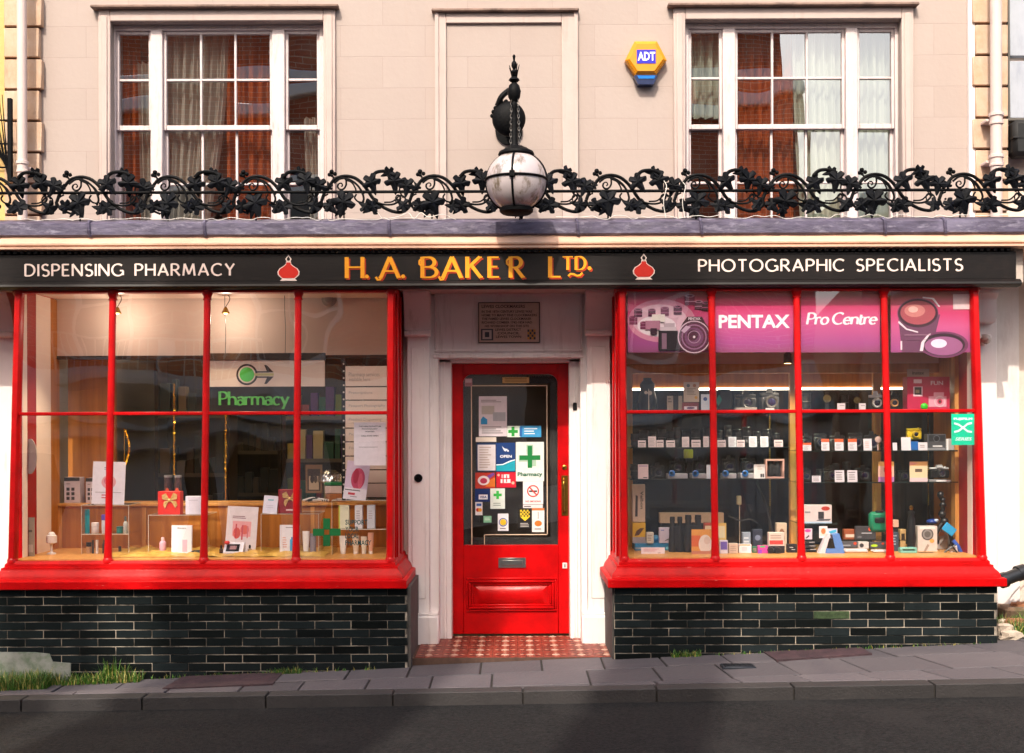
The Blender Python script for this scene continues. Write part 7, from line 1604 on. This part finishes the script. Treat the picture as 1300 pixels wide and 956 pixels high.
t_ = T('camera_box', 'large crimson box printed FUN with a pink instant camera picture', 'box', at(1179, 521, 8.28)); d = 8.28; mb = MB()
x0, x1, z1 = xx(1152, d), xx(1206, d), zz(480, d); mb.box(x0, x1, Y(d), Y(d) + .1, S0, z1, .002); y = Y(d); h = z1 - S0; w = x1 - x0
mb.mat(1); fonttext(mb, 'FUN', x0 + w * .55, x0 + w * .84, S0 + h * .74, S0 + h * .87, y - .001, bold=.02); mb.box(x0 + w * .14, x0 + w * .36, y - .001, y, S0 + h * .40, S0 + h * .70); mb.box(x0 + w * .15, x0 + w * .34, y - .001, y, S0 + h * .8, S0 + h * .92)
mb.mat(2).box(x0 + w * .17, x0 + w * .33, y - .002, y, S0 + h * .45, S0 + h * .68); mb.mat(3).box(x0 + w * .19, x0 + w * .28, y - .003, y, S0 + h * .5, S0 + h * .6)
mb.mat(4).box(x0 + w * .5, x0 + w * .92, y - .001, y, S0 + h * .08, S0 + h * .40).box(x0 + w * .62, x0 + w * .86, y - .0015, y, S0 + h * .38, S0 + h * .52)
n = 20
for m_, r_, yy in ((1, .13, -.0022), (4, .105, -.0028), (0, .06, -.0034), (2, .03, -.004)): mb.mat(m_).prism([(x0 + w * .76 + w * r_ * math.cos(2 * math.pi * q / n), S0 + h * .24 + w * r_ * math.sin(2 * math.pi * q / n)) for q in range(n)], y + yy, y)
mb.part('box', [hx('#c4204c'), hx('#ecc8d2'), hx('#3a3432'), hx('#a88a6a'), hx('#e6a0b4')], t_, smooth=False)
mb = MB(); mb.box(x0, x0 + w * .52, Y(d) + .002, Y(d) + .004, z1, z1 + .055); mb.mat(1); fonttext(mb, 'instax', x0 + w * .12, x0 + w * .4, z1 + .015, z1 + .038, Y(d) + .001, bold=.03); mb.part('header_card', [hx('#b8a48e'), hx('#4a4440')], t_, smooth=False)
mb = MB(); p = at(1176, 520, 8.2); mb.ball((p.x, Y(8.24), S0 + .02), .024, 14, 10, (1.1, .6, 1)); mb.one('green_tag', hx('#35c41c', .4), 'bright lime green round tag before the crimson camera box', 'tag')
# bottom right half
box3('product_box', 'white box picturing a black device with a red oval, third pane', 'box', (1020, 1056), (641, 666), 8.36, '#d9c8c4', [('e', .78, .8, .15, .12, '#b8382a'), ('r', .52, .72, .22, .62, '#2a2628'), ('p', [(.45, .12), (.9, .12), (.98, .22), (.55, .2)], '#3a3c4a'), ('l', .05, .3, .5, .7, 1, G1), ('r', 0, 1, 0, .07, '#b8cce0')], .08, S3)
t_ = T('camera_case', 'green hard camera case behind the third mullion', 'case', at(1117, 676, 8.3)); mb = MB(); mb.pbox(1105, 1130, 650, 676, 8.3, .07, .02); mb.part('shell', hx('#0a7a55', .35), t_); mb = MB(); mb.pbox(1111, 1124, 657, 664, 8.29, .02, .006); mb.pbox(1112, 1122, 648.5, 651, 8.31, .03, .004); mb.part('handle', BLK, t_)
box3('product_box', 'dark grey carded pack with an orange disc beside the green case', 'box', (1086, 1112), (668, 686.5), 8.32, '#3e3e42', [('c', .72, .78, .14, '#d8482a'), ('r', .3, .8, .45, .52, '#b4b4b8'), ('l', .1, .3, .1, .3, 2, '#8a8a8e')], .03, S4)
box3('product_box', 'carded pack stacked low under the dark grey pack', 'box', (1066, 1089), (687.5, 697), 8.26, '#55555a', [('c', .85, .7, .25, '#d8482a'), ('r', .1, .6, .3, .5, '#a0a0a4')], .03, zz(697, 8.26))
box3('product_box', 'grey carded pack with a lime tag beside the third mullion', 'box', (1104, 1128), (688, 698), 8.26, '#4a4a4e', [('e', .25, .45, .18, .2, '#b4d82a'), ('c', .7, .75, .2, '#d8482a')], .03, zz(698, 8.26))
box3('white_case', 'low white rounded box, left of two at the bottom of the third pane', 'box', (1073, 1102.5), (697.5, 710), 8.14, '#d3c4c4', [('l', .1, .7, .5, .8, 1, '#b0a0a0')], .08, F0, b=.008)
box3('white_case', 'low white rounded box beside the third mullion at the bottom', 'box', (1109, 1132), (698.5, 710), 8.14, '#d3c4c4', [], .08, F0, b=.008)
for k in range(5):
    box3('black_pack', 'flat black pack, %s in the stack left of the blue frame' % ['lowest', 'second from bottom', 'middle one', 'second from top', 'topmost'][k], 'pack', (1018, 1039 - k), (706.3 - 4.6 * k, 710.5 - 4.6 * k), 8.2, '#1a1a1c', [('r', .55, .95, .7, .95, '#b8b4b4')], .1, zz(710, 8.2) - .002 + .0252 * k if k else F0, group='stack of flat black packs')
card('price_card', 'small card with a magenta top above the black packs', 'price card', (1020, 1031), (671, 686), 8.22, '#e0c8d4', [('e', .5, .8, .35, .14, '#d8389a'), ('p', [(.2, .1), (.6, .4), (.7, .3), (.4, .1)], DK)], .003, z0=zz(686, 8.22))
card('photo_card', 'small framed card with an orange portrait in the third pane', 'card', (1040, 1050.5), (668, 684.5), 8.18, '#e4dce0', [('r', .15, .85, .2, .85, '#e6cdbf'), ('e', .5, .58, .26, .24, '#d8743a')], .004, z0=zz(684.5, 8.18))
card('price_card', 'small card with a cyan corner right of the orange portrait', 'price card', (1050.5, 1063), (671, 688), 8.24, '#dcd4e0', [('p', [(.1, .75), (.9, .95), (.9, .7), (.3, .6)], '#3ab0d8'), ('p', [(.1, .1), (.6, .5), (.7, .4), (.4, .1)], DK)], .003, z0=zz(688, 8.24))
t_ = T('display_easel', 'open white and blue trapezoid frame with a dark wedge, bottom of the third pane', 'frame', at(1056, 710, 8.13)); d = 8.13
PX = lambda a_, b_: (xx(a_, d), F0 + (710 - b_) / F * d)
mb = MB(); mb.prism([PX(1039, 710), PX(1050, 685), PX(1054, 685), PX(1047, 710)], Y(d), Y(d) + .06); mb.part('side', hx('#d8d2dc', .3), t_)
mb = MB(); mb.prism([PX(1047, 710), PX(1048, 704), PX(1070, 704), PX(1072, 710)], Y(d), Y(d) + .06); mb.prism([PX(1060, 704.2), PX(1056, 686), PX(1065, 685), PX(1071, 704.2)], Y(d), Y(d) + .06); mb.part('side', hx('#5a86cc', .3), t_)
mb = MB(); mb.prism([PX(1050, 703.8), PX(1054, 692), PX(1058, 692), PX(1062, 703.8)], Y(d) + .01, Y(d) + .05); mb.part('wedge', BLK, t_)
# last pane bottom
box3('product_box', 'small cream box right of the third mullion above the floor', 'box', (1129, 1141), (660, 671), 8.35, '#d8a890', [], .05, zz(671, 8.35))
box3('riser_box', 'dark riser carrying the small cream box', 'riser', (1129, 1141), (671.5, 700), 8.36, BLKM, [], .05, F0)
t_ = T('flash_unit', 'slim black tripod handle standing in the last pane', 'tripod', at(1157, 710, 8.22)); p = at(1157, 710, 8.22); mb = MB(); mb.lathe([(.024, F0), (.034, F0 + .1), (.03, F0 + .13), (.026, F0 + .22), (.018, F0 + .25), (.024, F0 + .28), (.01, F0 + .29)], (p.x, p.y, 0), 'z', 16); mb.part('body', BLK, t_)
mb = MB(); mb.lathe([(.006, F0 + .29), (.014, F0 + .30), (.014, F0 + .315), (.004, F0 + .325)], (p.x, p.y, 0), 'z', 12); mb.part('screw', BRASS, t_)
box3('product_box', 'white and grey box with a large camera picture in the last pane', 'box', (1165, 1190), (668, 702), 8.24, '#cdc2ba', [('c', .5, .68, .3, '#8a8684'), ('o', .5, .68, .3, .8, '#4a4648'), ('c', .5, .68, .16, '#5a5654'), ('r', .1, .9, .88, .98, '#e8e0da'), ('e', .72, .42, .12, .08, '#d8a050'), ('p', [(.3, .02), (.5, .3), (.6, .25), (.4, 0)], '#9a8a80')], .07, zz(702, 8.24))
box3('product_box', 'small white box with a tiny print below the camera picture box', 'box', (1167, 1187.5), (702.3, 711), 8.14, '#ece8e4', [('r', .75, .92, .3, .8, G1)], .05, F0)
box3('product_box', 'brown and silver box right of the camera picture box', 'box', (1188, 1204), (672, 708), 8.34, '#8c7766', [('e', .4, .78, .3, .1, '#b06a2a'), ('r', .05, .95, .05, .5, '#a49c98')], .06, F0)
t_ = T('instant_camera', 'pale teal open camera at the bottom of the last pane', 'camera', at(1153, 710, 8.12)); mb = MB(); x0, x1 = xx(1143, 8.12), xx(1164, 8.12); z1 = zz(697, 8.12)
TL = hx('#7fbcae', .3)
for q in ((x0, x1, F0, F0 + .016), (x0 + .01, x1, z1 - .012, z1), (x0, x0 + .016, F0 + .016, z1 - .004), (x1 - .014, x1, F0 + .016, z1 - .012)): mb.box(q[0], q[1], Y(8.12), Y(8.18), q[2], q[3], .003)
mb.part('frame', TL, t_); mb = MB(); mb.box(x0 + .016, x1 - .014, Y(8.14), Y(8.18), F0 + .016, z1 - .012); mb.part('window', hx('#2a2c2c', .2), t_)
GB = T('gimbal_arm', 'black articulated camera arm with a blue screen at the right of the last pane', 'camera arm', at(1197, 706, 8.3)); d = 8.26
mb = MB()
for q in ([(1193, 628), (1198, 640), (1196, 652), (1199, 665)], [(1199, 660), (1190, 674), (1187, 689)], [(1200, 662), (1208, 684), (1206, 706)]): mb.tube(spline([at(a_, b_, d) for a_, b_ in q], 4), .016, 8)
for (a_, b_, r_) in ((1194, 628, .025), (1197, 641, .024), (1196, 653, .028), (1199, 662, .03), (1189, 688, .02), (1197, 635, .02)): mb.ball(at(a_, b_, d), r_, 10, 8)
mb.part('arm', BLK, GB)
mb = MB(); mb.box(-.045, .045, -.006, .006, -.03, .03, .003); mb.xf(Matrix.Translation(at(1205, 672, 8.22)) @ Matrix.Rotation(R(38), 4, 'Y')); mb.part('screen', hx('#2f9fd6', .2), GB)
mb = MB(); mb.tube(spline([at(1222, 708, 8.2), at(1217, 695, 8.2), at(1210, 686, 8.22)], 4), .014, 8); mb.one('blue_glove', hx('#2a55b0', .5), 'small bright blue strap lying at the foot of the yellow post', 'strap')
mb = MB()
for q in ([(1190, 710), (1203, 698), (1213, 692)], [(1206, 690), (1214, 700), (1220, 710)]): mb.tube(spline([at(a_, b_, 8.16) for a_, b_ in q], 4), .006, 6)
mb.one('tripod_legs', BLK, 'thin black mini tripod legs before the black camera arm', 'tripod')
card('display_card', 'tilted silver white card at the foot of the black camera arm', 'display card', (1206, 1216), (693, 711), 8.18, '#d0ccd0', [('r', .1, .9, .6, .7, '#8a8a90')], .004, z0=F0, roll_=-8)
mb = MB(); p = at(1184, 663, 8.36); mb.ball((p.x, p.y, p.z + .005), .035, 14, 10, (1.3, 1, .55)); mb.mat(1).ball((p.x + .02, p.y - .02, p.z + .012), .022, 12, 8, (1, .7, .6)); mb.one('blue_dome', [hx('#1f3f8c', .3), hx('#c9d4e6', .2)], 'blue and white glossy cap on top of the camera picture box', 'cap')

# ---- furniture of the dark shop behind
def shelfunit(x0, x1, y, n, zb, zt, label, cols, seed, dep=.3, labcol='dark'):
    r = random.Random(seed); t_ = T('shelf_unit', label, 'shelves', ((x0 + x1) / 2, y, zb)); mb = MB()
    mb.box(x0, x0 + .03, y, y + dep, zb, zt); mb.box(x1 - .03, x1, y, y + dep, zb, zt); mb.box(x0, x1, y + dep - .02, y + dep, zb, zt); mb.part('carcass', WOODD, t_)
    for k in range(n):
        z = zb + .1 + (zt - zb - .2) * k / n; mb = MB(); mb.box(x0 + .03, x1 - .03, y, y + dep - .02, z - .018, z); mb.mat(1).box(x0 + .03, x1 - .03, y - .004, y, z - .03, z + .004); mb.part('shelf', [WOODD, pmat('shelf_lip', '#6a5e50', .5)], t_)
        mb = MB(); x = x0 + .04
        mats = [cm(c) for c in cols]
        while x < x1 - .1:
            w = r.uniform(.04, .09); h = r.uniform(.08, (zt - zb - .2) / n * .72); mb.mat(r.randrange(len(mats))).box(x, x + w, y + .02, y + .12, z, z + h, .002); x += w + r.uniform(.003, .02)
        o = mb.part('stock', mats, t_)
shelfunit(-3.1, -2.45, 1.6, 4, .1, 2.35, 'dark shelves of books seen through the second pane of the left window', ['#4a3a30', '#6a5a4a', '#2d2825', '#7a6650', '#3a3f3c'], 1)
shelfunit(-2.75, -2.2, 2.6, 5, .1, 2.3, 'dark shelf unit at the far back of the left window', ['#3a322c', '#5a4c40', '#6a3a2a', '#2f3432'], 2)
shelfunit(-2.05, -1.35, 1.9, 5, .1, 2.2, 'shelves of yellow, green and violet packs deep inside behind the third pane', ['#a8902a', '#6a7a2a', '#5a3a7a', '#c4b48a', '#2a5a4a', '#8a3a3a'], 3)
shelfunit(-1.2, -.7, 2.4, 4, .1, 2.2, 'dark blue shelves deep inside behind the fourth pane', ['#1f2a44', '#2a3a5a', '#3a3a3a', '#7a3a44'], 4)
shelfunit(.9, 1.9, 2.8, 4, .1, 2.2, 'dark cabinet deep inside the right window, left half', ['#2c2c30', '#44423e', '#6a6458', '#33404a'], 5)
shelfunit(2.1, 3.2, 2.9, 4, .1, 2.2, 'dark cabinet deep inside the right window, right half', ['#2c2c30', '#3a3a36', '#55504a', '#40303a'], 6)
t_ = T('shop_counter', 'dim pale counter with a slanting support behind the right window', 'counter', (1.4, .9, .05)); mb = MB(); mb.box(.95, 1.95, .9, 1.4, .95, .99); mb.part('top', hx('#8c8474'), t_); mb = MB(); mb.prism([(1.15, .05), (1.35, .05), (1.5, .95), (1.3, .95)], 1.0, 1.3); mb.part('support', hx('#6f6a5e'), t_)

t_ = T('spotlight', 'small black spotlight under the oak header beside the second mullion of the right window', 'spotlight', at(1000, 452, 8.3)); p = at(1000, 455, 8.3)
mb = MB(); mb.lathe([(.03, -.035), (.032, -.03), (.028, .03), (.012, .045)], p, 'z', 14); mb.tube([p + Vector((0, 0, .04)), (p.x, p.y, 2.565)], .006, 6); mb.part('shade', BLK, t_)
mb = MB(); mb.lathe([(.024, -.036), (.001, -.037)], p, 'z', 14); mb.part('bulb', BULB, t_)
l2 = bpy.data.lights.new('spot_beam', 'SPOT'); l2.energy = 30; l2.color = (1, .84, .62); l2.spot_size = R(130); l2.spot_blend = .8; l2.shadow_soft_size = .03
lo2 = bpy.data.objects.new('spot_beam', l2); lo2.location = p + Vector((0, 0, -.045)); C.objects.link(lo2)
# more clutter at the foot of the right window
for a_, b_, t, bt, d, col, prn, nm, cat, lab, st in (
  (821, 830, 676, 690, 8.34, '#c9c2b4', [('l', .15, .85, .2, .8, 4, '#8a7a6a')], 'product_box', 'box', 'tiny cream box between the yellow bird box and the blue globe', zz(690, 8.36)),
  (894, 904, 664, 680, 8.36, '#b0452e', [('r', .1, .9, .5, .9, '#e8d0a8')], 'product_box', 'box', 'rust red box peeping over the orange poster', F0),
  (943, 953, 676, 692, 8.32, '#8f9aa8', [('l', .15, .85, .2, .8, 3, '#d8dce0')], 'product_box', 'box', 'blue grey box behind the white box with the orange strip', F0),
  (956, 968, 672, 694, 8.34, '#2d3140', [('c', .5, .6, .3, '#7a8298'), ('r', .1, .9, .1, .2, '#c8ccd4')], 'product_box', 'box', 'dark blue box with a grey disc behind the magenta pack', F0),
  (986, 999, 664, 678, 8.3, '#c8b49a', [('e', .5, .5, .3, .3, '#8a5a3a')], 'product_box', 'box', 'tan box with a brown oval beside the oak post', F0),
  (1040, 1050, 694, 706, 8.26, '#bf9a78', [], 'product_box', 'box', 'plain tan box behind the white and blue trapezoid frame', F0),
  (1072, 1086, 672, 686.5, 8.36, '#a5583a', [('r', .1, .9, .2, .5, '#e4cdb8')], 'product_box', 'box', 'brick red box on the low glass shelf left of the dark grey pack', S4),
  (1090, 1103, 688, 698, 8.24, '#cfc6c0', [('c', .3, .5, .3, '#3a3a3e')], 'product_box', 'box', 'pale pack with a black disc above the left white rounded box', zz(698, 8.26)),
  (1131, 1141, 676, 699, 8.26, '#3b4654', [('l', .15, .85, .3, .9, 4, '#9aa4b0')], 'product_box', 'box', 'slate blue box right of the third mullion near the floor', F0),
  (1143, 1150, 672, 694, 8.3, '#c4a06a', [('r', .2, .8, .5, .8, '#3a2a20')], 'product_box', 'box', 'narrow mustard box left of the slim black tripod handle', F0),
  (1205, 1217, 676, 690, 8.36, '#b8aca0', [('c', .5, .5, .3, '#5a5450')], 'product_box', 'box', 'light grey box with a dark disc behind the blue screen', F0)):
    box3(nm, lab, cat, (a_, b_), (t, bt), d, col, prn, .05, st)
for k, (px, w, t, zb_, lab) in enumerate(((806, 11, 590, S2a, 'short black lens at the far left of the lower glass shelf'), (1124, 10, 553, S1b, 'black lens standing behind the third mullion on the upper glass shelf'), (1134, 9, 590, S2b, 'black lens right of the pink and orange photo card'), (1186, 9, 560, S1b, 'black lens behind the grey camera picture box'), (1042, 9, 597, S2b, 'short black lens between two price cards on the lower glass shelf'), (1062, 9, 590, S2b, 'black lens behind the middle price card on the lower glass shelf'), (1076, 10, 588, S2b, 'black lens behind the rightmost price card on the lower glass shelf'), (905, 12, 497, S0, 'black lens beside the blue bird card on the top shelf'), (1025, 12, 500, S0, 'black lens at the left of the top shelf, third pane'), (1074, 10, 503, S0, 'black lens between the two watches on the top shelf'))):
    lensobj(px, w, t, 8.48, zb_, lab, k + 40)
# ================================================================== ACROSS THE STREET (seen as reflections, and the caster of the long shadows)
OB = T('brick_building', 'red brick building across the street with white trim, seen reflected in the panes', 'building', (0, -13, 0))
BR_ = brick_mat('red_brick', '#a8492a', '#c25f36', '#c9a890'); YB = -11.2; WB = pmat('bright_white_trim', '#eeeeea', .6, .05)
mb = MB(); mb.box(-16, 4.9, YB - 6, YB, -1, 7.4); mb.part('wall', BR_, OB, smooth=False)
for x0, x1 in ((-7.6, -2.9), (3.8, 4.85)): mb = MB(); mb.box(x0, x1, YB - 5, YB - .002, 7.4, 9.0); mb.part('attic_wall', BR_, OB, smooth=False)
for x0, x1, h in ((-4.97, -3.13, 13.9), (-1.94, -1.36, 13.9), (-6.0, -5.56, 13.9), (3.0 - .9, 3.0 + .4, 12.0)):  # unseen stacks added to throw shadow bands on the shop opposite
    mb = MB(); mb.box(x0, x1, YB - .9, YB - .01, 9.0 if x0 < -2.9 else 7.4, h); mb.mat(1).box(x0 - .0, x1 + .0, YB - .92, YB + .01, h, h + .15, .02); mb.part('shadow_stack', [BR_, WHITE], OB)
mb = MB(); mb.box(-16, 4.9, YB, YB + .06, -.5, 3.9); mb.part('ground_floor_render', WB, OB, smooth=False)
mb = MB(); mb.box(-16, 4.92, YB, YB + .18, 7.2, 7.42, .03); mb.part('parapet', WHITE, OB)

mb = MB(); mb.box(-16, 4.9, YB, YB + .5, 2.72, 3.02, .02); mb.box(-16, 4.9, YB, YB + .7, 3.02, 3.10, .01); mb.part('shop_cornice', WB, OB)
for k, x in enumerate((-13.6, -10.2, -6.6, -4.7, -1.2, 1.7, 3.45)):
    mb = MB(); mb.box(x, x + .28, YB, YB + .18, -.1, 2.72, .01); mb.part('shopfront_pillar', WB, OB)
for x in (-12.5, -9.5, -6.5, -3.4, -.3, 2.0):
    for z in (4.1,):
        mb = MB(); mb.box(x - .55, x + .55, YB - .02, YB + .08, z, z + 1.7, .01); W = mb.part('window', WB, OB)
        mb = MB()
        for i in range(2):
            for j in range(2): mb.box(x - .48 + i * .5, x - .02 + i * .5, YB + .075, YB + .086, z + .08 + j * .8, z + .82 + j * .8)
        mb.part('pane', pmat('dark_pane', '#20242a', .08, 0), W)
mb = MB()
for x in (-12, -8.6, -5, -2.9, .3): mb.box(x, x + 1.3, YB, YB + .07, .6, 2.6)
mb.part('shop_window', pmat('dark_pane', '#20242a', .08, 0), OB)
# white balcony with railing, reflected at the top left
BN = T('balcony', 'white balcony with thin railing on the brick building across the street, seen reflected', 'balcony', (-5, -10.8, 3.4))
mb = MB(); mb.box(-7.2, -3.6, YB + .0, YB + .9, 3.42, 3.58, .02); mb.part('slab', WB, BN)
mb = MB(); mb.tube([(-7.2, YB + .88, 4.35), (-3.6, YB + .88, 4.35)], .025, 6); mb.tube([(-7.2, YB + .88, 3.95), (-3.6, YB + .88, 3.95)], .012, 6)
for k in range(25): mb.tube([(-7.2 + .15 * k, YB + .88, 3.58), (-7.2 + .15 * k, YB + .88, 4.35)], .012, 5)
mb.part('railing', WB, BN)
OB2 = T('terrace', 'lower pale terrace further along the street behind the viewer, seen reflected in the panes', 'building', (9, -13, 0))
mb = MB(); mb.box(5.8, 16, YB - 6.5, YB - .4, -1, 5.6); mb.mat(1).box(5.8, 16, YB - .4, YB - .1, 5.4, 5.75, .02); mb.part('wall', [pmat('pale_terrace', '#cfc2ae', .85, .1), WB], OB2, smooth=False)

# ================================================================== SKY, SUN, CAMERA
ELEV, AZ = 46.0, 14.0     # sun from behind the viewer, slightly left
wd = bpy.data.worlds.new('World'); sc.world = wd; wd.use_nodes = True; nt = wd.node_tree
sky = nt.nodes.new('ShaderNodeTexSky'); sky.sky_type = 'NISHITA'; sky.sun_disc = False; sky.sun_elevation = R(ELEV); sky.air_density = 1.3; sky.dust_density = 6.0; sky.ozone_density = 1.0
# direction towards the sun
sd = Vector((-math.sin(R(AZ)) * math.cos(R(ELEV)), -math.cos(R(AZ)) * math.cos(R(ELEV)), math.sin(R(ELEV))))
sky.sun_rotation = math.atan2(sd.x, sd.y)
nt.links.new(sky.outputs[0], nt.nodes['Background'].inputs[0]); nt.nodes['Background'].inputs[1].default_value = 0.15
sl = bpy.data.lights.new('sun', 'SUN'); sl.energy = 2.0; sl.angle = R(.7); sl.color = (1, .92, .80)
so = bpy.data.objects.new('sun', sl); so.rotation_euler = (-sd).to_track_quat('-Z', 'Y').to_euler(); so.location = (-5, -20, 20); C.objects.link(so)
cam = bpy.data.cameras.new('camera'); co = bpy.data.objects.new('camera', cam); C.objects.link(co); sc.camera = co
cam.sensor_width = 36; cam.sensor_fit = 'HORIZONTAL'; cam.lens = F / 1300 * 36; cam.shift_y = (HY - 478) / 1300; cam.clip_end = 500; cam.clip_start = .05
co.matrix_world = Matrix.Translation((0, -CAMD, CAMZ)) @ Matrix.Rotation(R(90), 4, 'X') @ Matrix.Rotation(-ROLL, 4, 'Z')
sc.view_settings.view_transform = 'Standard'; sc.view_settings.look = 'None'; sc.view_settings.gamma = 1; sc.view_settings.exposure = 1.08
sc.cycles.max_bounces = 10; sc.cycles.transparent_max_bounces = 24; sc.cycles.use_denoising = True
try: sc.cycles.denoiser = 'OPENIMAGEDENOISE'
except Exception: pass
sc.cycles.caustics_reflective = False; sc.cycles.caustics_refractive = False; sc.cycles.sample_clamp_indirect = 6
